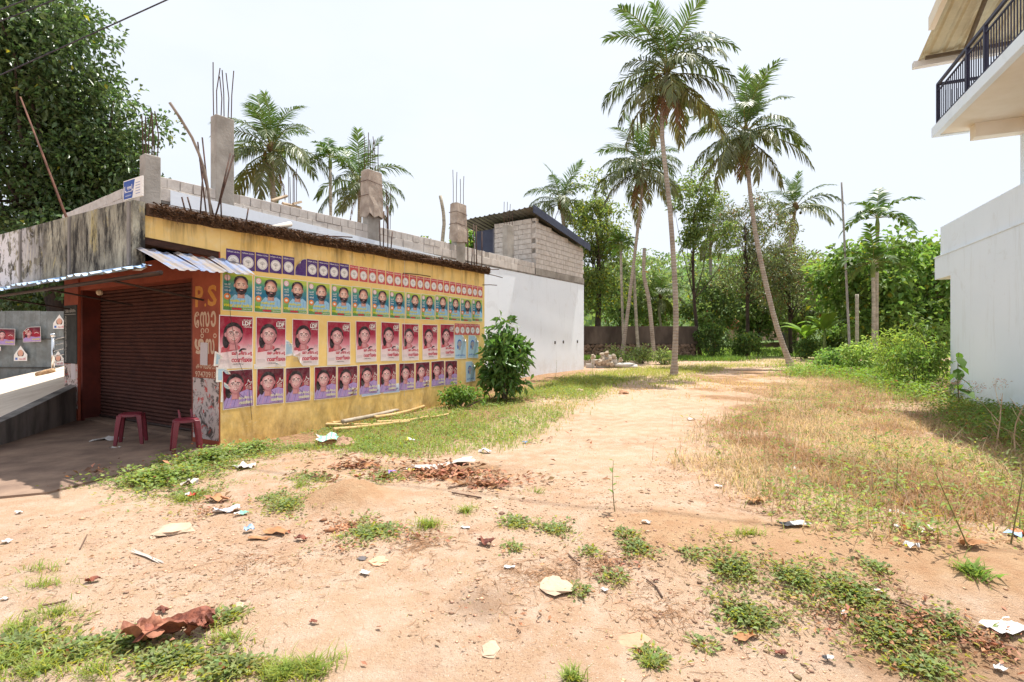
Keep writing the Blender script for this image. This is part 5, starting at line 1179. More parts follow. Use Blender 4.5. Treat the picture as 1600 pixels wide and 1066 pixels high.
# ------------------------------------------------------------------ shrubs
def shrub(name, label, base, rad, k, per, L, w, col, mat=None, group=None, stems=7, cr=.3, upb=.5, seed=1, yellow=.02, cat='shrub'):
    rr = random.Random(seed); t_ = thing(name, label, cat, base, 0, group); c = np.array([0, 0, rad[2] * .95])
    cl = crown_clusters(c, rad, k, .2); cl[:, 2] = np.maximum(cl[:, 2], .08)
    pos, dr, nrm, LL = cluster_leaves(cl, cr, per, L, upb); pos[:, 2] = np.maximum(pos[:, 2], .02); n = len(pos)
    obj('foliage', leaves_mesh('foliage', pos, dr, nrm, LL, w * RNG.uniform(.75, 1.2, n), leaf_cols(n, col, .35, yellow) * np.repeat(RNG.uniform(.8, 1.2, len(cl)), per)[:, None], mat or M_leaf_soft), t_)
    m = MB()
    for i in range(stems):
        q = Vector(cl[rr.randrange(len(cl))]); m.tube(bend((rr.uniform(-.08, .08), rr.uniform(-.08, .08), -.05), q, 4, .12, rr), [.02, .016, .012, .009, .005], 5, False)
    m.build('stems', M_bark, t_); return t_
bx, by, bz = G(790, 628)
shrub('glossy_bush', 'dark glossy big-leaved bush at the far corner of the yellow wall', (bx - .05, by + .2, bz), (.62, .55, 1.10), 74, 22, .25, .085, S(94, 128, 62), M_leaf, stems=10, cr=.26, upb=.35, seed=3)
sx, sy, sz = G(716, 640)
shrub('leafy_weed_bush', 'low leafy weeds against the yellow wall left of the glossy bush', (sx, sy + .2, sz), (.6, .3, .32), 36, 26, .085, .055, S(112, 142, 66), stems=8, cr=.16, seed=5)
right_sh = [(1300, 585, .8, .6, .55, S(121, 152, 83), 'pale tuft-leaved shrub left of the short post', .16, .07), (1345, 588, .95, .7, .75, S(150, 174, 97), 'light green shrub under the two areca palms', .14, .06), (1405, 600, 1.1, .8, .95, S(138, 160, 78), 'yellow-green feathery shrub in the middle of the right thicket', .13, .035),
            (1440, 612, .9, .7, 1.0, S(112, 140, 68), 'bright green shrub touching the corner of the pale house', .14, .05), (1385, 560, 1.6, .9, 1.25, S(116, 149, 78), 'dense shrub at the back of the right thicket', .2, .09), (1452, 565, 1.5, .9, 1.35, S(111, 143, 78), 'dense shrub behind the corner of the pale house', .2, .09),
            (1310, 560, 1.5, .8, 1.1, S(106, 133, 72), 'dark shrub behind the banana plants', .2, .09), (1262, 560, 1.0, .6, .7, S(102, 129, 69), 'small dark shrub at the foot of the leaning palm', .16, .07), (1112, 560, 1.1, .6, 1.3, S(90, 115, 61), 'upright dark shrub right of the end of the boundary wall', .2, .09), (1165, 560, 1.3, .6, .9, S(97, 122, 66), 'rounded dark shrub between the slender trees', .2, .09)]
for i, (px, py, rx, ry, rz0, c, lab, L, w) in enumerate(right_sh):
    x, y, z = G(px, py); k = int(26 + 26 * rx * rz0)
    shrub('thicket_shrub', lab, (x, y, z), (rx, ry, rz0), k, 34, L, w, c, group='shrubs of the right thicket', seed=50 + i, cr=.3, upb=.5)
for i, (px, py, h, lab) in enumerate(((1005, 566, .45, 'small green tuft shrub at the boundary wall, middle of three'), (960, 568, .5, 'small green tuft shrub beside the block pile, left of three'), (1035, 566, .4, 'small green tuft shrub near the lone palm, right of three'))):
    x, y, z = G(px, py); shrub('tuft_shrub', lab, (x, y, z), (.8, .4, h), 20, 26, .16, .07, MG, group='tuft shrubs before the boundary wall', seed=80 + i)

# banana plants: every leaf its own part
def banana_leaf():
    V, F, C = [], [], []; N = 9
    for i in range(N + 1):
        s = i / N; a = R(70) - R(95) * s ** 1.3; p_ = np.array([0., 0, 0]) if i == 0 else p_ + np.array([math.cos(a), 0, math.sin(a)]) / N
        w = .13 * math.sin(PI * min(1, .12 + s * .88)) ** .7 if s > .12 else .012
        V += [p_ + np.array([0, -w, -.25 * w]), p_ + np.array([0, 0, 0]), p_ + np.array([0, w, -.25 * w])]; c = np.array(S(118, 150, 62)); C += [c, c * 1.25, c * .9]
    for i in range(N): F += [(3 * i, 3 * i + 1, 3 * i + 4, 3 * i + 3), (3 * i + 1, 3 * i + 2, 3 * i + 5, 3 * i + 4)]
    return mesh_np('banana_leaf', np.array(V), [np.array(F)], M_leaf_soft, col=np.array(C))
BL = banana_leaf()
for px, py, h, lab in ((1288, 562, 1.7, 'larger banana plant with arching leaves at the edge of the thicket'), (1258, 560, 1.2, 'smaller banana plant left of the larger one'), (1318, 556, 1.3, 'banana plant right of the larger one, near the pole')):
    x, y, z = G(px, py); t_ = thing('banana_plant', lab, 'banana plant', (x, y, z), 0, 'banana plants'); MB().tube([(0, 0, -.1), (0, 0, h * .5), (.03, 0, h)], [.11, .09, .05], 9).build('stem', M_shaft, t_, True)
    for i in range(8):
        l = 2.1 * random.uniform(.8, 1.1); obj('banana_leaf', BL, t_, loc=(0, 0, h * .9 + .02 * i), rot=(0, random.uniform(-.25, .1), 2.4 * i + random.uniform(-.3, .3)), scale=(l, l, l))
# papaya-like sapling and the big-leaved sapling by the pale house
def sapling(name, label, base, h, n, L, w, col, seed, r=.012, mat=None, droop=.3, top=.25):
    rr = random.Random(seed); t_ = thing(name, label, 'sapling', base, 0); pts = bend((0, 0, -.05), (rr.uniform(-.06, .06), 0, h), 5, .04, rr); MB().tube(pts, [r, r * .9, r * .8, r * .65, r * .5, r * .35], 6).build('stem', pm('green_stem', S(128, 120, 78), S(100, 92, 60), 6), t_)
    V = np.array([(0, 0, 0), (.22, .30, .04), (.55, .36, .05), (1, 0, -.1), (.55, -.36, .05), (.22, -.30, .04), (.5, 0, 0)]); me = mesh_np('leaf', V, [np.array([(0, 1, 6), (1, 2, 6), (2, 3, 6), (3, 4, 6), (4, 5, 6), (5, 0, 6)])], mat or M_leaf_soft, col=np.repeat(np.array(col)[None], 7, 0))
    a = 0
    for i in range(n):
        f = top + (1 - top) * i / max(n - 1, 1); a += 2.4 + rr.uniform(-.3, .3); l = L * rr.uniform(.7, 1.1) * (1.15 - .5 * f); p_ = pts[min(int(f * 5), 5)]
        obj('leaf', me, t_, loc=(p_.x, p_.y, h * f), rot=(0, droop + rr.uniform(-.3, .4), a), scale=(l, l * w / L / .7, l))
    return t_
x, y, z = G(1500, 640); sapling('big_leaf_sapling', 'young sapling with large drooping leaves against the pale house wall', (x, y, z), 1.25, 11, .46, .24, S(84, 116, 48), 4, .014, droop=.5, top=.3)
x, y, z = G(1336, 560); sapling('slim_sapling', 'slim young tree with a leafy head behind the short post', (x, y, z), 2.9, 16, .75, .5, S(128, 154, 76), 6, .035, droop=.35, top=.8)
x, y, z = G(962, 800); sapling('thin_weed', 'thin upright weed standing alone on the path', (x, y, z), .46, 9, .09, .035, S(104, 136, 56), 7, .005, droop=-.3, top=.35)
for i, (px, py, h, lab) in enumerate(((1515, 862, .62, 'thin leaning twig plant on the bank beside the orange wrapper'), (1580, 850, .55, 'thin dry stalk at the right edge of the bank'), (1400, 770, .35, 'thin upright stalk in the dry grass'), (865, 600, .75, 'spindly weed right of the glossy bush'), (925, 585, .8, 'spindly weed at the far end of the white wall'))):
    x, y, z = G(px, py); o = sapling('stalk_weed', lab, (x, y, z), h, 8, .06, .035, S(130, 150, 70), 20 + i, .006, droop=-.2, top=.3); o.rotation_euler = (0, R((-28, 14, -6, 4, -3)[i]), 0); o['group'] = 'thin stalk weeds'
# ------------------------------------------------------------------ grass, weeds, litter of leaves: masses nobody could count
def in_poly(x, y, poly):
    r = np.zeros(len(x), bool); j = len(poly) - 1
    for i in range(len(poly)):
        xi, yi = poly[i]; xj, yj = poly[j]
        c = ((yi > y) != (yj > y)) & (x < (xj - xi) * (y - yi) / (yj - yi + 1e-12) + xi); r ^= c; j = i
    return r
def plan(px_poly): return [G(a, b_)[:2] for a, b_ in px_poly]
def scatter(poly, n, clump=0.0, scale=1.2, thr=.5, yfall=0.0):
    """points inside a plan polygon; clumped by noise; yfall thins them with distance so far ones do not waste geometry"""
    p_ = np.array(poly); lo, hi = p_.min(0), p_.max(0); out = np.zeros((0, 2)); g = 0
    while len(out) < n and g < 60:
        q = RNG.uniform(lo, hi, (n * 3, 2)); k = in_poly(q[:, 0], q[:, 1], poly)
        if clump: k &= (fbm(q[:, 0] * scale + 31, q[:, 1] * scale + 7, 3) + RNG.normal(0, .05, len(q))) > thr - clump * .0
        if yfall: k &= RNG.random(len(q)) < (lo[1] / q[:, 1]) ** yfall
        out = np.concatenate([out, q[k]]); g += 1
    out = out[:n]; return out + RNG.normal(0, 1, out.shape) * (.05 + .018 * out[:, 1:2])
def disc(px, py, rx, ry, n):
    """points in an oval patch given by its size in the picture"""
    X, Y, _ = G(px, py); a = rx / FPX * Y; d_ = ry * Y * Y / (FPX * CAM_H); th = RNG.uniform(0, 2 * PI, n); r = np.minimum(np.abs(RNG.normal(0, .55, n)) + .1 * RNG.random(n), 1.5) * (0.85 + .4 * np.sin(3 * th + px))
    return np.stack([X + a * r * np.cos(th), Y + d_ * r * np.sin(th)], -1)
def blades(name, pts, h, w, col, lean=.45, var=.35, curl=.5, mat=None, yellow=0.0, label=None, tuft=0.0):
    n = len(pts); z = ground_fine(pts[:, 0], pts[:, 1]); b0 = np.stack([pts[:, 0], pts[:, 1], z - .01], -1)
    an = RNG.uniform(0, 2 * PI, n); l = np.abs(RNG.normal(lean, .25, n)); d1 = unit(np.stack([np.cos(an) * l, np.sin(an) * l, np.ones(n)], -1)); d2 = unit(np.stack([np.cos(an) * (l + curl), np.sin(an) * (l + curl), np.full(n, .75 - curl * .5)], -1))
    H = (np.broadcast_to(h, n) * RNG.uniform(.45, 1.25, n))[:, None]; ww = (np.broadcast_to(w, n) * RNG.uniform(.7, 1.3, n))[:, None]
    sa = an + PI / 2 + RNG.normal(0, .5, n); sd = np.stack([np.cos(sa), np.sin(sa), np.zeros(n)], -1) * ww / 2; m1 = b0 + d1 * H * .5; tp = m1 + d2 * H * .5
    v = np.stack([b0 - sd, b0 + sd, m1 - sd * .8, m1 + sd * .8, tp], 1); i = np.arange(n)[:, None] * 5
    c = leaf_cols(n, col, var, yellow) if not isinstance(col, np.ndarray) else col
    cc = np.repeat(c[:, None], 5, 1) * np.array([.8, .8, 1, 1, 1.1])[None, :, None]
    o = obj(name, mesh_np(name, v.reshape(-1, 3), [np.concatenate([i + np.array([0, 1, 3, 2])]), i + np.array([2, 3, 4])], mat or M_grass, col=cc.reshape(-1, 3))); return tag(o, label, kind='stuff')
def weeds(name, pts, L, w, col, nleaf=9, spread=.05, height=.06, label=None, mat=None, yellow=.04):
    n = len(pts); z = ground_fine(pts[:, 0], pts[:, 1]); c0 = np.repeat(np.stack([pts[:, 0], pts[:, 1], z], -1), nleaf, 0); m = n * nleaf; an = RNG.uniform(0, 2 * PI, m); r = np.sqrt(RNG.random(m)) * spread
    pos = c0 + np.stack([np.cos(an) * r, np.sin(an) * r, RNG.random(m) * height], -1); dr = unit(np.stack([np.cos(an), np.sin(an), RNG.normal(.35, .35, m)], -1)); nr = unit(np.stack([RNG.normal(0, .35, m), RNG.normal(0, .35, m), np.ones(m)], -1))
    o = obj(name, leaves_mesh(name, pos, dr, nr, L * RNG.uniform(.6, 1.25, m), w * RNG.uniform(.7, 1.2, m), leaf_cols(m, col, .3, yellow, .03) * np.repeat(RNG.uniform(.8, 1.2, n), nleaf)[:, None], mat or M_leaf_soft, .1, .1)); return tag(o, label, kind='stuff')
STRAW = S(198, 174, 142); STRAW2 = S(188, 162, 126); GRN = S(124, 140, 76); GRN2 = S(140, 156, 84)
# the dry field on the right
fieldR = plan([(1050, 725), (1085, 675), (1175, 640), (1240, 598), (1290, 588), (1400, 610), (1500, 648), (1600, 668), (1640, 700), (1640, 862), (1440, 856), (1330, 838), (1240, 812), (1150, 770)])
pf = scatter(fieldR, 26000, 1, 1.1, .47, 1.0)
mixc = sst(.35, .65, fbm(pf[:, 0] * .8 + 5, pf[:, 1] * .8, 3))[:, None]; dcol = (np.array(STRAW) * mixc + np.array(S(166, 132, 102)) * (1 - mixc)) * RNG.uniform(.65, 1.3, (len(pf), 1)); gm = RNG.random(len(pf)) < .06; dcol[gm] = np.array(GRN) * RNG.uniform(.7, 1.2, (gm.sum(), 1))
blades('dry_grass', pf, .23, .008, dcol, .75, .35, .8, label='straw-coloured dry grass over the right side of the plot', yellow=.0)
pf = scatter(fieldR, 15000, 1, 1.7, .47, .8); blades('dry_grass_mat', pf, .09, .010, STRAW2, 1.3, .4, .9, label='matted dry grass low on the right side of the plot')
pf = scatter(fieldR, 3200, 1, 1.3, .52, .6); blades('green_grass_in_field', pf, .15, .009, GRN, .5, .3, .6, label='green blades growing through the dry grass', yellow=.1)
fr = plan([(1230, 830), (1290, 740), (1420, 690), (1560, 680), (1640, 690), (1640, 865), (1450, 858), (1330, 842)])
weeds('field_weeds', scatter(fr, 620, 1, 1.5, .50), .042, .030, S(142, 158, 88), 6, .07, .11, 'small round-leaved weeds among the dry grass', yellow=.12)
# shaded strip of weeds along the pale house
hw = plan([(1480, 640), (1520, 640), (1600, 655), (1680, 680), (1680, 722), (1590, 706), (1500, 672)])
weeds('wall_weeds', scatter(hw, 900), .06, .04, S(108, 134, 62), 9, .1, .28, 'tangled weeds along the foot of the pale house'); blades('wall_grass', scatter(hw, 2600), .34, .010, S(150, 138, 84), .4, .35, .5, label='tall thin grass along the foot of the pale house')
th = plan([(1215, 590), (1290, 572), (1480, 590), (1490, 640), (1400, 620), (1300, 592)]); weeds('thicket_floor', scatter(th, 1500), .09, .05, S(116, 146, 60), 9, .16, .4, 'low green growth in front of the thicket'); blades('thicket_grass', scatter(th, 5000), .35, .014, S(132, 146, 72), .4, .3, .5, label='grass at the edge of the thicket', yellow=.2)
# grass by the buildings and at the back of the plot
gl = plan([(480, 702), (560, 662), (700, 640), (770, 622), (830, 608), (925, 588), (985, 590), (900, 632), (850, 668), (790, 700), (640, 715)])
blades('green_grass', scatter(gl, 17000, 1, 1.1, .40, .8), .15, .0085, GRN2, .5, .3, .6, label='green grass along the yellow wall and the white wall', yellow=.12)
weeds('wall_side_weeds', scatter(gl, 1300, 1, 1.2, .45), .05, .03, S(124, 144, 74), 8, .07, .09, 'leafy weeds in the grass along the yellow wall')
gb = plan([(830, 612), (925, 584), (1000, 572), (1060, 566), (1240, 562), (1240, 572), (1130, 574), (1070, 590), (1120, 592), (1040, 606), (960, 602), (880, 628)])
blades('back_grass', scatter(gb, 13000, 1, .6, .44, .5), .17, .016, S(150, 156, 84), .6, .3, .6, label='greenish grass at the back of the plot', yellow=.25)
gb2 = plan([(830, 640), (900, 606), (1040, 606), (1190, 585), (1215, 600), (1080, 630), (950, 622), (870, 645)]); blades('back_dry_grass', scatter(gb2, 2200, 1, .8, .52), .10, .014, S(190, 160, 104), .8, .3, .7, label='thin dry grass across the path')
fg = [(4, 33), (30, 33), (34, 60), (-2, 60)]; blades('meadow_grass', scatter(fg, 7000), .45, .06, S(120, 146, 60), .5, .3, .6, label='green meadow beyond the plot')
blades('wall_foot_grass', scatter([(4.3, 29.2), (13, 28.8), (13.5, 32), (11.5, 30.6), (4.3, 30.7)], 5000), .35, .03, S(104, 134, 56), .4, .3, .5, label='grass along the foot of the boundary wall')
# creeping weeds: patches
PW = [(250, 752, 85, 22, 420), (325, 722, 70, 20, 420), (300, 775, 50, 14, 160), (395, 708, 60, 14, 260), (520, 672, 60, 14, 240), (470, 700, 80, 12, 220), (600, 702, 70, 12, 220), (450, 790, 40, 15, 120), (425, 780, 30, 9, 60), (580, 832, 50, 16, 170), (605, 745, 60, 14, 110), (490, 748, 60, 14, 110),
      (806, 818, 26, 8, 60), (866, 828, 22, 9, 50), (800, 856, 10, 5, 18), (918, 864, 9, 6, 16), (995, 858, 24, 11, 50), (975, 836, 14, 7, 24), (1080, 866, 12, 8, 20), (1140, 890, 45, 28, 170), (1165, 965, 52, 24, 200), (1245, 905, 48, 26, 190), (1330, 930, 90, 42, 260), (1385, 990, 80, 30, 170), (1365, 890, 16, 9, 30), (960, 905, 16, 8, 24), (1015, 1030, 20, 10, 30),
      (345, 968, 24, 10, 50), (205, 1000, 40, 16, 110), (270, 1030, 70, 22, 240), (120, 1020, 70, 26, 180), (30, 1010, 40, 28, 120), (360, 1045, 40, 18, 110), (1480, 985, 60, 22, 80), (1440, 1045, 60, 20, 70), (900, 925, 14, 8, 20), (1100, 1010, 18, 6, 14)]
weeds('creeping_weeds', np.concatenate([disc(q[0], q[1], q[2] * 1.1, q[3] * 1.1, int(q[4] * (.5 if q[4] > 150 and q[1] > 850 else .75))) for q in PW]), .034, .022, S(128, 142, 88), 6, .065, .03, 'creeping leafy weeds in patches on the bare earth', yellow=.06)
near_e = np.concatenate([disc(250, 752, 90, 20, 120), disc(325, 722, 70, 18, 130), disc(400, 705, 60, 12, 70)]); weeds('strip_weeds', near_e, .055, .038, S(130, 148, 84), 10, .08, .13, 'taller leafy weeds along the edge of the cement walkway')
# grass tufts: patches of longer blades
PT = [(668, 822, 26, 10, 300), (728, 800, 16, 5, 150), (290, 782, 20, 8, 220), (470, 760, 14, 6, 90), (0, 1040, 60, 40, 330), (60, 1050, 70, 30, 260), (150, 1050, 60, 20, 160), (440, 1055, 50, 22, 520), (490, 1050, 40, 22, 300), (895, 1062, 24, 8, 160), (30, 985, 40, 20, 200), (1515, 893, 26, 12, 130), (90, 960, 60, 16, 130), (70, 915, 70, 12, 110), (60, 890, 60, 10, 60), (840, 770, 20, 5, 50), (1170, 835, 60, 6, 160), (355, 1000, 50, 12, 120), (1015, 1040, 14, 8, 50)]
blades('grass_tufts', np.concatenate([disc(*q) for q in PT]), .105, .0055, S(138, 154, 76), .7, .3, .6, label='separate tufts of green grass on the bare earth', yellow=.15)
blades('broad_tuft', disc(1522, 897, 20, 14, 60), .15, .02, S(124, 150, 70), 1.1, .2, .5, label='tuft of broad grass on the crest of the bank')
wide = plan([(-40, 820), (300, 800), (620, 800), (900, 700), (1060, 700), (1240, 840), (1640, 900), (1640, 1066), (-40, 1066)])
blades('stray_blades', scatter(wide, 2600, 1, 1.4, .50), .035, .004, S(150, 146, 86), 1.0, .35, .6, label='stray short blades scattered over the bare earth')
# dead leaves, straw bits, pebbles
LZ = [(700, 742, 130, 20, 900), (560, 730, 120, 18, 260), (760, 760, 70, 10, 200), (330, 800, 140, 22, 180), (650, 840, 100, 22, 130), (530, 860, 120, 20, 70), (1430, 980, 160, 60, 480), (1540, 1010, 80, 40, 260), (1300, 960, 140, 50, 200), (960, 890, 150, 50, 110), (1180, 785, 70, 14, 70), (1450, 850, 130, 16, 90), (200, 880, 240, 60, 40), (250, 1000, 200, 50, 40), (800, 960, 300, 70, 45), (860, 690, 200, 30, 30), (150, 740, 60, 18, 40)]
pts = np.concatenate([disc(*q) for q in LZ]); n = len(pts); z = ground_fine(pts[:, 0], pts[:, 1]); an = RNG.uniform(0, 6.28, n)
LL = RNG.uniform(.025, .09, n) * np.where(pts[:, 1] > 5, 1.25, .55)
o = obj('dead_leaves', leaves_mesh('dead_leaves', np.stack([pts[:, 0], pts[:, 1], z + .008 + RNG.random(n) * .03], -1), np.stack([np.cos(an), np.sin(an), RNG.normal(.05, .25, n)], -1), unit(np.stack([RNG.normal(0, .5, n), RNG.normal(0, .5, n), np.ones(n)], -1)), LL, LL * RNG.uniform(.3, .55, n), np.array(S(164, 120, 92))[None] * RNG.uniform(.4, 1.5, (n, 1)) * RNG.uniform(.85, 1.1, (n, 3)), M_dead, .25, -.1)); tag(o, 'fallen brown leaves on the earth', kind='stuff')
def twig_bits(name, pts, Lr, w, col, label):
    n = len(pts); z = ground_fine(pts[:, 0], pts[:, 1]); an = RNG.uniform(0, 6.28, n); L = RNG.uniform(*Lr, n)[:, None]; d = np.stack([np.cos(an), np.sin(an), RNG.normal(0, .08, n)], -1); s = np.stack([-np.sin(an), np.cos(an), np.zeros(n)], -1) * w; b0 = np.stack([pts[:, 0], pts[:, 1], z + .006], -1); up = np.array([0, 0, w * 1.6])
    k = np.stack([-np.sin(an), np.cos(an), np.zeros(n)], -1) * L * RNG.normal(0, .18, (n, 1)); m1 = b0 + d * L * .5 + k; e = b0 + d * L
    v = np.stack([b0 - s, b0 + s, b0 + up, m1 - s, m1 + s, m1 + up, e - s * .5, e + s * .5, e + up * .6], 1).reshape(-1, 3); i = np.arange(n)[:, None] * 9; f = np.concatenate([i + np.array(q) for q in ((0, 3, 5, 2), (2, 5, 4, 1), (3, 6, 8, 5), (5, 8, 7, 4))])
    cc = np.repeat(np.array(col)[None] * RNG.uniform(.5, 1.4, (n, 1)), 9, 0); o = obj(name, mesh_np(name, v, [f], M_dead, col=cc)); return tag(o, label, kind='stuff')
tw = np.concatenate([disc(940, 880, 160, 50, 260), disc(1380, 960, 200, 60, 420), disc(720, 750, 140, 24, 220), disc(1200, 800, 150, 25, 140), disc(400, 880, 400, 90, 300), disc(660, 850, 90, 26, 260), disc(1050, 960, 250, 70, 260), disc(850, 900, 200, 60, 500)]); twig_bits('twig_bits', tw, (.02, .11), .0016, S(150, 116, 88), 'bits of straw and twig strewn on the earth')
def pebbles(name, pts, r, cols, label):
    n = len(pts); z = ground_fine(pts[:, 0], pts[:, 1]); base = np.array([(1, 0, 0), (.3, .95, 0), (-.8, .6, 0), (-.8, -.6, 0), (.3, -.95, 0), (0, 0, .75), (.15, .1, -.6)]); k = len(base)
    R_ = r[:, None, None] * RNG.uniform(.6, 1.3, (n, k, 1)); an = RNG.uniform(0, 6.28, n); c, s = np.cos(an), np.sin(an); b = np.broadcast_to(base, (n, k, 3)).copy(); x = b[..., 0] * c[:, None] - b[..., 1] * s[:, None]; y = b[..., 0] * s[:, None] + b[..., 1] * c[:, None]; b[..., 0], b[..., 1] = x, y
    v = b * R_ * np.array([1, 1, .7]) + np.stack([pts[:, 0], pts[:, 1], z + r * .12], -1)[:, None]; i = np.arange(n)[:, None] * k; f = np.concatenate([i + np.array(q) for q in ((0, 1, 5), (1, 2, 5), (2, 3, 5), (3, 4, 5), (4, 0, 5), (1, 0, 6), (2, 1, 6), (3, 2, 6), (4, 3, 6), (0, 4, 6))])
    o = obj(name, mesh_np(name, v.reshape(-1, 3), [f], M_dead, col=np.repeat(cols, k, 0))); return tag(o, label, kind='stuff')
pp = np.concatenate([scatter(wide, 7000, 1, .9, .44), disc(960, 880, 150, 50, 260), disc(1020, 690, 160, 40, 160), disc(540, 790, 55, 20, 260), disc(400, 880, 380, 80, 240)]); n = len(pp)
pc = np.array(S(206, 170, 140))[None] * RNG.uniform(.35, 1.25, (n, 1)) * RNG.uniform(.92, 1.08, (n, 3)); pebbles('pebbles', pp, np.exp(RNG.normal(-5.1, .5, n)), pc, 'pebbles and crumbs of earth on the bare ground')
md = disc(541, 784, 46, 15, 520); pebbles('earth_clods', md, np.exp(RNG.normal(-4.8, .5, len(md))), np.array(S(172, 122, 90))[None] * RNG.uniform(.5, 1.3, (len(md), 1)), 'dark clods on the small heap of dug earth')

# a second kind of weed: narrow-leaved runners mixed into the patches, dead stems between them
weeds('runner_weeds', np.concatenate([disc(q[0] + 6, q[1] + 3, q[2] * 1.5, q[3] * 1.5, int(q[4] * .35)) for q in PW]), .05, .010, S(150, 150, 96), 6, .05, .02, 'narrow-leaved runners around the weed patches', yellow=.2)
twig_bits('dead_stems', np.concatenate([disc(q[0], q[1], q[2] * 1.3, q[3] * 1.3, int(q[4] * .5)) for q in PW]), (.03, .10), .0014, S(170, 140, 108), 'dead stems and runners in the weed patches')

ps = scatter(fieldR, 1500, 1, 1.6, .48, .6); blades('tall_dry_stems', ps, .48, .006, S(176, 152, 122), .3, .3, .35, label='taller dry stems standing in the dry grass', mat=M_dead)
pu = scatter(fieldR, 420, 1, 1.6, .52, .5); weeds('upright_weeds', pu, .07, .024, S(126, 144, 80), 9, .05, .30, 'upright green weeds standing in the dry grass', yellow=.08)
# ------------------------------------------------------------------ plastic stools
M_plastic = pm('maroon_plastic', S(126, 40, 54), S(104, 34, 46), 4, .4, 0, spec=.5)
def stool(label, loc, rz, s=1.0):
    t_ = thing('plastic_stool', label, 'stool', loc, rz, 'maroon plastic stools'); t_.scale = (s, s, s)
    h, w, d_ = .46, .30, .28
    m = MB(); k = 8; rim = []
    for i in range(24):
        a = 2 * PI * i / 24; e = 3.5; cx, sx = math.cos(a), math.sin(a); x = w / 2 * math.copysign(abs(cx) ** (2 / e), cx); y = d_ / 2 * math.copysign(abs(sx) ** (2 / e), sx); rim.append((x, y))
    vs = [(x, y, h - .012 - .0 * k) for x, y in rim] + [(x * 1.03, y * 1.03, h - .045) for x, y in rim] + [(x * .86, y * .86, h) for x, y in rim] + [(x * .4, y * .4, h - .008) for x, y in rim] + [(x * .98, y * .98, h - .045) for x, y in rim] + [(x * .84, y * .84, h - .014) for x, y in rim]
    n = 24; r_ = lambda a, b: [(a * n + i, a * n + (i + 1) % n, b * n + (i + 1) % n, b * n + i) for i in range(n)]
    m.add(vs, r_(1, 0) + r_(0, 2) + r_(2, 3) + r_(4, 1)[:] + r_(5, 4) + [tuple(3 * n + i for i in range(n)), tuple(5 * n + i for i in range(n - 1, -1, -1))]); m.build('seat', M_plastic, t_, False)
    for sx in (-1, 1):
        for sy in (-1, 1):
            q = MB(); x0, y0, x1, y1 = sx * .118, sy * .108, sx * .165, sy * .150
            rows = []
            for f in (0, .25, .6, 1):
                x, y, z = x0 + (x1 - x0) * f ** .8, y0 + (y1 - y0) * f ** .8, (h - .02) * (1 - f); a = .034 - .012 * f
                rows += [(x - a, y - a, z), (x + a, y - a, z), (x + a, y + a, z), (x - a, y + a, z)]
            q.add(rows, [(r * 4 + i, r * 4 + (i + 1) % 4, r * 4 + 4 + (i + 1) % 4, r * 4 + 4 + i) for r in range(3) for i in range(4)] + [(3, 2, 1, 0), (12, 13, 14, 15)])
            obj('leg', bevel_mesh(q.mesh('leg', M_plastic), .006, 1), t_)
    return t_
sx_, sy_, _ = G(205, 695); stool('maroon plastic stool standing close to the shutter, left of two', (sx_, sy_, .025), R(25))
sx_, sy_, _ = G(291, 707); st2 = stool('maroon plastic stool by the corner pillar, right of two', (sx_, sy_, .025), R(38), 1.0)
# broken chair arms still sticking up behind the right stool's seat
for a in (-.06, .09): MB().tube([(a, .12, .40), (a - .01, .16, .52), (a - .02, .165, .57)], [.02, .016, .012], 5).build('broken_back_stub', M_plastic, st2)

# ------------------------------------------------------------------ bamboo poles lying by the wall
M_bamboo = pm('dry_bamboo', S(206, 178, 128), S(176, 142, 92), 3, .6, .2, 20); M_bamboo_g = pm('grey_bamboo', S(178, 166, 150), S(150, 136, 118), 3, .7, .2, 20)
PB = [((520, 668), (674, 630), .032, M_bamboo, 'long yellow bamboo pole nearest the yellow wall', .05), ((536, 672), (668, 634), .040, M_bamboo_g, 'thick grey bamboo pole lying across the others', .11), ((586, 660), (662, 640), .036, M_bamboo, 'short thick bamboo piece with cut end', .06), ((508, 670), (640, 664), .030, M_bamboo, 'bamboo pole lying level in front of the pile', .05), ((522, 678), (668, 656), .034, M_bamboo, 'bamboo pole nearest the viewer, slightly curved', .04), ((590, 666), (700, 652), .028, M_bamboo, 'thin bamboo pole running into the grass', .05)]
for (a, c, r_, m_, lab, up) in PB:
    p0, p1 = Vector(G(*a)), Vector(G(*c)); p0.z += r_ + up; p1.z += r_ + up * .6; b0 = p0.copy(); k = 9; pts, rad = [], []
    for i in range(k + 1):
        f = i / k; q = p0.lerp(p1, f) - b0 + Vector((0, 0, -.03 * math.sin(PI * f)))
        for dq, rr_ in ((-.012, 1), (0, 1.12), (.012, 1)): pts.append(q + (p1 - p0).normalized() * dq); rad.append(r_ * rr_ * (1 - .2 * f))
    m = MB(); m.tube(pts, rad, 9); o = m.build('bamboo_pole', m_, None, True, loc=b0); tag(o, lab, 'bamboo pole', 'bamboo poles by the yellow wall')

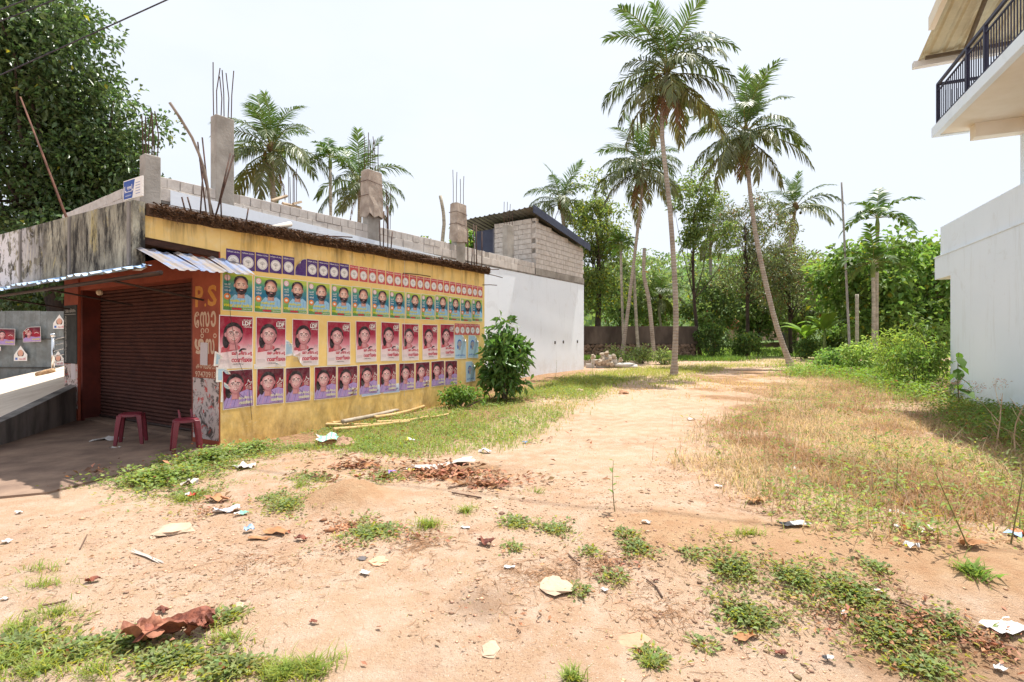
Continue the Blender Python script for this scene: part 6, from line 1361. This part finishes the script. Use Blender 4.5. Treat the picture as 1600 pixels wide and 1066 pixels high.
# ------------------------------------------------------------------ rods and poles on the shop roof
def roof_rod(name, label, pts, r_, mat, s=.35, cat='rod', group='rods standing on the shop roof'):
    w = []
    for (px, py) in pts:
        tt, ss, z = on_shop(px, py, s); w.append(Vector(shop_w(tt, ss, z)))
    b0 = w[0].copy(); o = MB().tube([q - b0 for q in (smooth_path(w, 8) if len(w) > 2 else w)], r_, 6).build(name, mat, None, True, loc=b0); return tag(o, label, cat, group)
roof_rod('bent_pole', 'long bent grey pole curving up from the shop roof towards the left', [(330, 338), (324, 290), (318, 262), (300, 215), (265, 160)], .022, pm('grey_stick', S(150, 140, 130), S(120, 108, 98), 6), cat='pole')
RD = [((323, 340), (309, 222)), ((329, 338), (316, 215)), ((335, 342), (312, 250)), ((313, 335), (317, 270)), ((290, 332), (284, 308)), ((300, 334), (293, 308)), ((346, 345), (345, 308)), ((384, 350), (388, 326))]
LBL = ['thin rusty rod rising highest in the bundle by the bent pole', 'rusty rod in the bundle by the bent pole, right side', 'rusty rod leaning left in the bundle by the bent pole', 'rusty rod at the left of the bundle by the bent pole', 'short rusty rod stub nearest the fascia corner', 'short rusty rod stub, second from the fascia corner', 'short rod stub right of the leaning rods', 'short rod stub below the tall bare column']
for (a, c), l in zip(RD, LBL): roof_rod('steel_rod', l, [a, c], .012, M_rebar)
roof_rod('steel_rod', 'long rusty rod leaning right in front of the tall bare column', [(336, 340), (365, 243)], .014, M_rebar); roof_rod('steel_rod', 'second long rusty rod leaning right in front of the tall bare column', [(341, 322), (360, 240)], .012, M_rebar)
for i, px in enumerate((594, 599, 606, 611)): roof_rod('steel_rod', f'{ORD[i]} thin rod from the left below the sack-wrapped column', [(px, 385 + i), (px + (-1, 1, 0, 2)[i], (345, 330, 322, 362)[i])], .012, M_rebar)
for i, px in enumerate((731, 737, 741, 745, 753)): roof_rod('steel_rod', f'{ORD[i]} rod from the left at the far end of the shop roof', [(px, 415 + i), (px + (0, 1, -1, -1, 0)[i], (357, 388, 350, 352, 362)[i])], .014, M_rebar)
q = [shop_w(*on_shop(418, 361, -.05)), shop_w(*on_shop(454, 353, -.05))]; b0 = Vector(q[0]); d_ = Vector(q[1]) - b0
o = MB().tube([(0, 0, .03), d_ + Vector((0, 0, .03))], .045, 12).build('plastic_pipe', flat('white_pvc', S(214, 206, 196)), None, True, loc=b0); tag(o, 'short white plastic pipe lying on the shop roof edge', 'pipe')
# rusty slanting poles by the big tree, overhead wires
b0 = Vector(shop_w(-1.0, on_front(107, 338, -1.0)[1], 3.42)); o = MB().tube([(0, 0, -.02), Vector(P(70, 250, 9.4)) - b0, Vector(P(32, 152, 10)) - b0], [.019, .017, .014], 7).build('slanting_pole', pm('rust_pole', S(112, 74, 58), S(80, 54, 44), 6), None, True, loc=b0); tag(o, 'rust-brown pole slanting up from the fascia in front of the big tree', 'pole')
for i, (a, c, ya, yc, lab) in enumerate((((-30, 130), (300, -20), 12.2, 10.0, 'long black overhead wire crossing the big tree'), ((-20, 22), (60, -10), 12, 11, 'upper short overhead wire at the top left corner'), ((-20, 40), (110, -12), 12.2, 11.0, 'second short overhead wire at the top left corner'))):
    A, B_ = Vector(P(*a, ya)), Vector(P(*c, yc)); dv = B_ - A; A2, B2 = A - dv * 2.2, B_ + dv * 2.5; pts = []
    for k in range(25):
        f = k / 24; pts.append(A2.lerp(B2, f) - A2 + Vector((0, 0, .3 * ((2 * f - 1) ** 2 - .1))))
    o = MB().tube(pts, .014, 5).build('overhead_wire', flat('wire_black', S(48, 44, 58)), None, True, loc=A2); tag(o, lab, 'wire', 'overhead wires')

# ------------------------------------------------------------------ pile of blocks and a sack by the white wall
x, y, z = G(938, 575); bp = thing('block_pile', 'rough pile of cement blocks and rubble at the far end of the white wall', 'block pile', (x, y, z))
rr = random.Random(3)
pbm = MB(); pbm.box(-.2, .2, -.1, .1, -.1, .1); pb_me = bevel_mesh(pbm.mesh('concrete_block', M_block), .012)
for i in range(8):
    lv = 0 if i < 4 else (1 if i < 7 else 2); obj('concrete_block', pb_me, bp, loc=(-.45 + .42 * (i % 4 if lv == 0 else i - 4 if lv == 1 else 1) + rr.uniform(-.05, .05) + .2 * lv, rr.uniform(-.1, .1), .1 + .205 * lv), rot=(0, 0, rr.uniform(-.15, .15)))
for i in range(26):
    m = MB(); m.blob((0, 0, 0), rr.uniform(.09, .17), i, .35, 6, 5); f = rr.random(); m.build('rubble_lump', pm('pile_rubble', S(196, 182, 164), S(150, 134, 116), 5, .95, .5, 30), bp, loc=(.35 + rr.gauss(0, .3), rr.uniform(-.3, .3), .1 + .75 * rr.random() * max(0, 1 - abs(i % 7 - 3) / 4)))
x, y, z = G(970, 574); m = MB(); m.blob((0, 0, .1), .38, 5, .3, 10, 6, (1.7, .8, .35)); m.blob((.6, -.1, .05), .2, 6, .3, 8, 6, (1.3, .8, .5)); o = m.build('cement_sack', flat('sack_white', S(206, 200, 190)), None, True, loc=(x, y, z)); tag(o, 'limp pale sack on the ground right of the block pile', 'sack')

# ------------------------------------------------------------------ stones
def stone(label, px, py, wpx, hpx, col, seed, flatn=.25, group='pale stones sunk in the earth', depth=None):
    x, y, z = G(px, py); w = wpx / FPX * y / 2; d_ = min(max(hpx * y * y / (FPX * CAM_H) / 2, w * .4), w * 1.4); m = MB(); m.blob((0, 0, 0), 1, seed, .28, 11, 7, (w, d_, w * flatn)); me = m.mesh('stone', pm('stone_%d' % int(col[0] * 999), col, tuple(c * .8 for c in col), 6, .95, .5, 40))
    o = obj('stone', me, None, (x, y, z + w * flatn * .25)); return tag(o, label, 'stone', group)
PS = S(196, 172, 148)
stone('smooth pale flat stone left of the litter', 272, 830, 56, 18, PS, 1, .22); stone('pale wedge-shaped stone beside a green weed in the middle foreground', 868, 918, 44, 28, PS, 2, .3); stone('upright pale stone flush with the earth at the bottom middle', 766, 1015, 28, 42, PS, 3, .2); stone('broad pale stone slab flush with the sand, lower middle', 985, 1000, 56, 26, S(190, 152, 124), 4, .10)
stone('small pale stone right of the flat one', 245, 838, 14, 7, PS, 5, .4); stone('rough brown rock beside the green carton', 539, 697, 30, 22, S(168, 136, 112), 6, .75); stone('small rounded stone near the bottom left weeds', 373, 948, 20, 8, PS, 7, .4); stone('grey flat stone lying ahead of the mound', 566, 873, 14, 6, S(110, 104, 104), 8, .3); stone('flat beige stone right of the grey one', 590, 878, 30, 14, S(214, 176, 144), 9, .2); stone('dark small rock on the path above the weeds', 784, 803, 9, 5, S(130, 100, 84), 10, .5)
stone('pale lump of rubble on the path before the white wall', 905, 612, 14, 5, PS, 11, .5); stone('low brown stone half way along the path', 975, 615, 16, 7, S(176, 134, 104), 12, .5)

# ------------------------------------------------------------------ litter
M_paper = flat('litter_white', S(204, 200, 196), .6); M_foil = flat('litter_grey', S(190, 192, 198), .4); M_card = pm('litter_cardboard', S(176, 132, 94), S(146, 104, 72), 8, .9, .2, 60); M_clear = flat('litter_film', S(190, 178, 168), .4)
def rag(w, d_, h, seed, nx_=8, ny_=6, fold=.5):
    rg = np.random.default_rng(seed); u, v = np.meshgrid(np.linspace(-.5, .5, nx_ + 1), np.linspace(-.5, .5, ny_ + 1)); ph = rg.uniform(0, 6, 6)
    z = h * (.5 + .5 * np.sin(u * 7 + ph[0] + 2 * np.sin(v * 5 + ph[1])) * np.cos(v * 6 * fold + ph[2])) + h * .35 * rg.random(u.shape); e = 1 + .25 * np.sin(5 * np.arctan2(v, u) + ph[3]) * rg.uniform(.2, 1)
    x = u * w * e + rg.normal(0, .02 * w, u.shape); y = v * d_ * e + rg.normal(0, .02 * d_, u.shape); V = np.stack([x, y, z], -1).reshape(-1, 3); i = np.arange(len(V)).reshape(u.shape); q = np.stack([i[:-1, :-1], i[:-1, 1:], i[1:, 1:], i[1:, :-1]], -1).reshape(-1, 4)
    return V, q
def litter(name, label, px, py, wpx, mat, seed, hr=.25, asp=.7, cat='litter', group='litter on the ground', rz=None, mat2=None):
    x, y, z = G(px, py); w = wpx / FPX * y; V, q = rag(w, w * asp, w * hr, seed); n = len(V); t_ = .0015
    V2 = np.concatenate([V, V - np.array([0, 0, t_])]); me = mesh_np(name, V2, [np.concatenate([q, q[:, ::-1] + n])], [mat, mat2 or mat], matidx=[(1 if (mat2 and (k % 8) < 3) else 0) for k in range(len(q))] * 2, smooth=False)
    o = obj(name, me, None, (x, y, z + .008), (0, 0, random.uniform(-.6, .6) if rz is None else rz)); return tag(o, label, cat, group)
M_redp = flat('litter_red', S(206, 52, 56), .5); M_grnp = flat('litter_green', S(126, 186, 160), .5); M_blup = flat('litter_blue', S(150, 180, 214), .5); M_orgp = flat('litter_orange', S(232, 120, 78), .5); M_purp = flat('litter_purple', S(150, 120, 190), .5); M_yelp = flat('litter_yellow', S(226, 210, 90), .5); M_blkp = flat('litter_black', S(44, 42, 48), .5)
LT = [('paper_sheet', 'crumpled white paper on the weeds below the yellow wall corner', 382, 732, 34, M_paper, .25, .8, None), ('plastic_wrapper', 'clear plastic wrapper in the weeds left of the brown leaf', 296, 758, 22, M_clear, .5, .8, None), ('snack_packet', 'red and white snack packet at the edge of the weeds', 298, 779, 16, M_redp, .7, .8, M_paper),
      ('paper_sheet', 'long grey-white crumpled wrapper in the litter patch', 356, 800, 42, M_foil, .2, .5, None), ('plastic_wrapper', 'green and white wrapper under the grey one', 377, 805, 22, M_grnp, .3, .5, M_paper), ('crumpled_cup', 'pale blue crumpled ball among the litter', 389, 832, 16, M_blup, .8, .9, None), ('cardboard_piece', 'brown curled cardboard piece right of the blue ball', 432, 834, 44, M_card, .2, .5, None), ('cardboard_piece', 'flat pale cardboard scrap below the blue ball', 405, 843, 40, M_card, .08, .3, None),
      ('cardboard_piece', 'brown cardboard flap in front of the strip of weeds', 340, 784, 34, M_card, .35, .7, None), ('plastic_bag', 'yellow and white crumpled packet in the grass', 640, 692, 16, M_paper, .6, .8, M_yelp), ('plastic_film', 'long crumpled clear plastic film across the brown leaf litter', 690, 730, 120, M_clear, .07, .22, None), ('plastic_wrapper', 'purple wrapper in the brown leaf litter', 612, 741, 12, M_purp, .6, .8, None), ('plastic_wrapper', 'pale yellow wrapper in the brown leaf litter', 640, 737, 16, M_yelp, .4, .6, M_paper), ('paper_scrap', 'white scraps at the right end of the leaf litter', 758, 708, 22, M_paper, .4, .6, None),
      ('paper_card', 'small white card on the sand right of the dry tuft', 727, 826, 18, M_paper, .12, .45, None), ('paper_card', 'small white card lying further forward on the sand', 796, 888, 20, M_paper, .12, .45, None), ('plastic_bag', 'flattened grey-white bag with black print beside the dry grass', 1242, 822, 50, M_paper, .12, .4, M_blkp), ('plastic_bag', 'white crumpled bag in the weeds on the right', 1400, 806, 20, M_paper, .5, .7, None), ('plastic_bag', 'orange and white wrapper in the weeds on the right', 1410, 830, 24, M_orgp, .4, .6, M_paper),
      ('plastic_bag', 'pale translucent bag right of the orange wrapper', 1448, 834, 26, M_clear, .5, .7, None), ('paper_scrap', 'white crumpled scrap on the lip of the bank', 1424, 858, 20, M_paper, .6, .7, None), ('cardboard_piece', 'brown cardboard box flap at the foot of the leaning twig', 1518, 856, 40, M_card, .4, .6, None), ('snack_packet', 'orange and blue packet at the right edge of the picture', 1588, 836, 36, M_orgp, .2, .6, M_blup), ('foam_sheet', 'large broken white foam sheet at the lower right edge', 1572, 985, 74, M_paper, .12, .55, None), ('crumpled_cup', 'white crumpled cup near the bottom right', 1294, 1034, 18, M_paper, .6, .6, M_blkp), ('paper_scrap', 'white scrap in the weeds on the bank', 1320, 962, 16, M_paper, .4, .7, None), ('paper_scrap', 'white scrap in the dead leaves at the bottom right corner', 1562, 1050, 20, M_paper, .5, .7, None),
      ('paper_scrap', 'white scrap at the top of the bank near the broad tuft', 1373, 928, 16, M_paper, .4, .6, None), ('cardboard_piece', 'brown dried husk left of the dry grass', 1180, 786, 34, M_card, .3, .5, None), ('cardboard_piece', 'flat brown husk at the lower edge of the right weeds', 1165, 998, 44, M_card, .15, .4, None), ('newspaper', 'crumpled newspaper on the walkway before the shutter', 168, 690, 44, M_paper, .18, .4, None), ('paper_sheet', 'flat white paper on the walkway left of the newspaper', 110, 696, 26, M_paper, .06, .35, None), ('paper_scrap', 'white scrap under the left stool', 178, 702, 18, M_paper, .2, .5, None),
      ('paper_scrap', 'white scrap at the left edge of the picture', 10, 849, 14, M_paper, .5, .8, None), ('paper_scrap', 'white scrap on the sand left of the weeds strip', 30, 803, 14, M_paper, .3, .6, None), ('paper_scrap', 'tiny white scrap low at the left edge', 8, 938, 12, M_paper, .3, .6, None), ('plastic_strip', 'long white plastic strip lying on the sand at left', 230, 872, 96, M_clear, .03, .07, None), ('paper_scrap', 'bluish scrap in the grass right of the bamboo', 820, 693, 8, M_blup, .5, .7, None), ('paper_scrap', 'white paper scrap half way along the dry grass edge', 1122, 762, 14, M_paper, .3, .6, None), ('paper_scrap', 'pale scrap on the far sand near the path bend', 1080, 657, 14, M_paper, .3, .5, None), ('plastic_bag', 'white bag scrap in the right dry grass', 1236, 735, 16, M_paper, .4, .6, None), ('paper_scrap', 'white scrap on the sand left of the bush weeds', 570, 898, 18, M_paper, .3, .6, None), ('paper_scrap', 'white paper scrap by the rotting twig in the middle', 945, 925, 12, M_paper, .4, .7, None), ('paper_scrap', 'pale scrap on the sand below the path weed', 1010, 818, 16, M_clear, .3, .5, None)]
for i, (nm, lab, px, py, wpx, mt, hr, asp, m2) in enumerate(LT): litter(nm, lab, px, py, wpx * .85, mt, 300 + i, hr * .8, asp, mat2=m2)
# green carton by the wall
x, y, z = G(512, 698); cb = thing('carton', 'small open carton with green and white print beside the rough brown rock', 'carton', (x, y, z), R(15), 'litter on the ground'); MB().box(-.13, .13, -.08, .08, 0, .09).build('box_body', M_card, cb)
V, q = rag(.28, .2, .06, 77); obj('lid', mesh_np('lid', V + np.array([0, 0, .11]), [q], [M_paper, M_grnp], matidx=[k % 2 for k in range(len(q))]), cb, rot=(R(14), 0, 0))
# large curled dried leaf in the foreground
x, y, z = G(262, 1000); t_ = thing('dried_leaf', 'large curled reddish-brown dried leaf in the left foreground', 'dead leaf', (x, y, z + .01), R(12))
M_dleaf = pm('dried_leaf_skin', S(150, 88, 66), S(92, 54, 46), 14, .6, .4, 60)
for nm, w_, d2, hh, sd_, lx, ly, lz, ry in (('blade', .34, .15, .07, 11, .03, .02, .012, .0), ('folded_lobe', .20, .13, .09, 23, -.10, -.03, .008, .1), ('curled_tip', .12, .07, .06, 31, .17, .0, .02, -.3)):
    V, q = rag(w_, d2, hh, sd_, 14, 9, 1.2); V[:, 2] += .10 * (V[:, 1] / d2) ** 2; me = mesh_np(nm, V, [q], M_dleaf if nm != 'folded_lobe' else pm('dried_leaf_pale', S(172, 116, 90), S(128, 82, 64), 10, .7, .3, 60), smooth=True); obj(nm, me, t_, loc=(lx, ly, lz), rot=(0, ry, .2))
MB().tube([(-.17, 0, .05), (0, 0, .03), (.2, .01, .06)], [.006, .005, .003], 5).build('midrib', M_dleaf, t_)
DLS = [(322, 985, 14, 'small upright curled leaf right of the large dried leaf'), (470, 845, 18, 'curled brown leaf at the edge of the mound weeds'), (758, 852, 24, 'broad pale brown leaf before the dry tuft'), (145, 910, 18, 'pale tan leaf on the left sand'), (1025, 910, 8, 'dark curled leaf beside the bent twig'), (255, 958, 20, 'dark curled twig-like leaf above the large dried leaf'), (490, 975, 12, 'small dark leaf on the sand right of the bottom left weeds'), (1220, 1025, 18, 'flat brown leaf below the right weeds')]
for i, (px, py, w_, lab) in enumerate(DLS): litter('dry_leaf', lab, px, py, w_, M_dleaf, 500 + i, .35, .5, 'dead leaf', 'single dry leaves on the sand')
# twigs
for i, (pts, r_, lab) in enumerate(((((1010, 908), (1025, 920), (1035, 936)), .006, 'dark bent twig in the middle foreground'), (((706, 772), (730, 776), (752, 780)), .008, 'straight pale stick below the leaf litter'), (((888, 868), (898, 878), (906, 884)), .006, 'short dark twig left of the bent one'), (((1370, 935), (1420, 950), (1450, 972)), .006, 'long thin dry stalk on the bank'), (((125, 860), (130, 850), (136, 838)), .005, 'thin twig upright on the left sand'), (((60, 950), (85, 946), (105, 941)), .006, 'dark twig in the left sparse grass'), (((1500, 1000), (1540, 1006), (1590, 1018)), .009, 'dark stick among dead leaves at the lower right'), (((700, 765), (735, 758), (790, 755)), .008, 'dry frond stalk at the right end of the leaf litter'))):
    w = [Vector(G(*q)) + Vector((0, 0, r_ + .006)) for q in pts]; b0 = w[0].copy(); o = MB().tube([q - b0 for q in smooth_path(w, 7)], r_, 6).build('twig', pm('dry_twig', S(124, 98, 80), S(88, 70, 60), 8), None, True, loc=b0); tag(o, lab, 'twig', 'loose twigs on the ground')
# bare branched stalks in the dry grass by the pale house
for i, (px, py, h, lab) in enumerate(((1555, 705, .8, 'bare branching stalk before the pale house, left of two'), (1590, 720, .75, 'bare branching stalk before the pale house, right of two'))):
    x, y, z = G(px, py); rr = random.Random(i); t_ = thing('bare_stalk', lab, 'dry stalk', (x, y, z), 0, 'bare stalks'); M_st = pm('bleached_stalk', S(196, 170, 140), S(160, 134, 108), 6); MB().tube(bend((0, 0, -.03), (.1, 0, h), 5, .08, rr), [.010, .009, .008, .007, .005, .003], 5).build('stem', M_st, t_)
    for k in range(5):
        f = .25 + .13 * k; MB().tube(bend((.1 * f, 0, h * f), (.1 * f + rr.uniform(-.35, .35), rr.uniform(-.2, .2), h * f + rr.uniform(.1, .35)), 4, .08, rr), [.006, .005, .004, .003, .002], 4).build('side_branch', M_st, t_)
# pink feathery grass heads near the sapling
n = 320; cx = np.array([G(q, 645 + (q % 7) * 3)[:2] for q in (1462, 1470, 1484, 1490, 1498, 1516, 1530, 1556, 1570)]); k = RNG.integers(0, len(cx), n); b0 = cx[k] + RNG.normal(0, .05, (n, 2)); hz = .55 + .2 * RNG.random(n); pos = np.stack([b0[:, 0], b0[:, 1], ground_z(b0[:, 0], b0[:, 1]) + hz], -1)
o = obj('pink_grass_heads', leaves_mesh('pink_grass_heads', pos, rand_unit(n) + np.array([0, 0, .6]), rand_unit(n), .05, .012, leaf_cols(n, S(206, 176, 160), .25, 0), M_dead)); tag(o, 'pinkish feathery grass heads near the big-leaved sapling', kind='stuff')
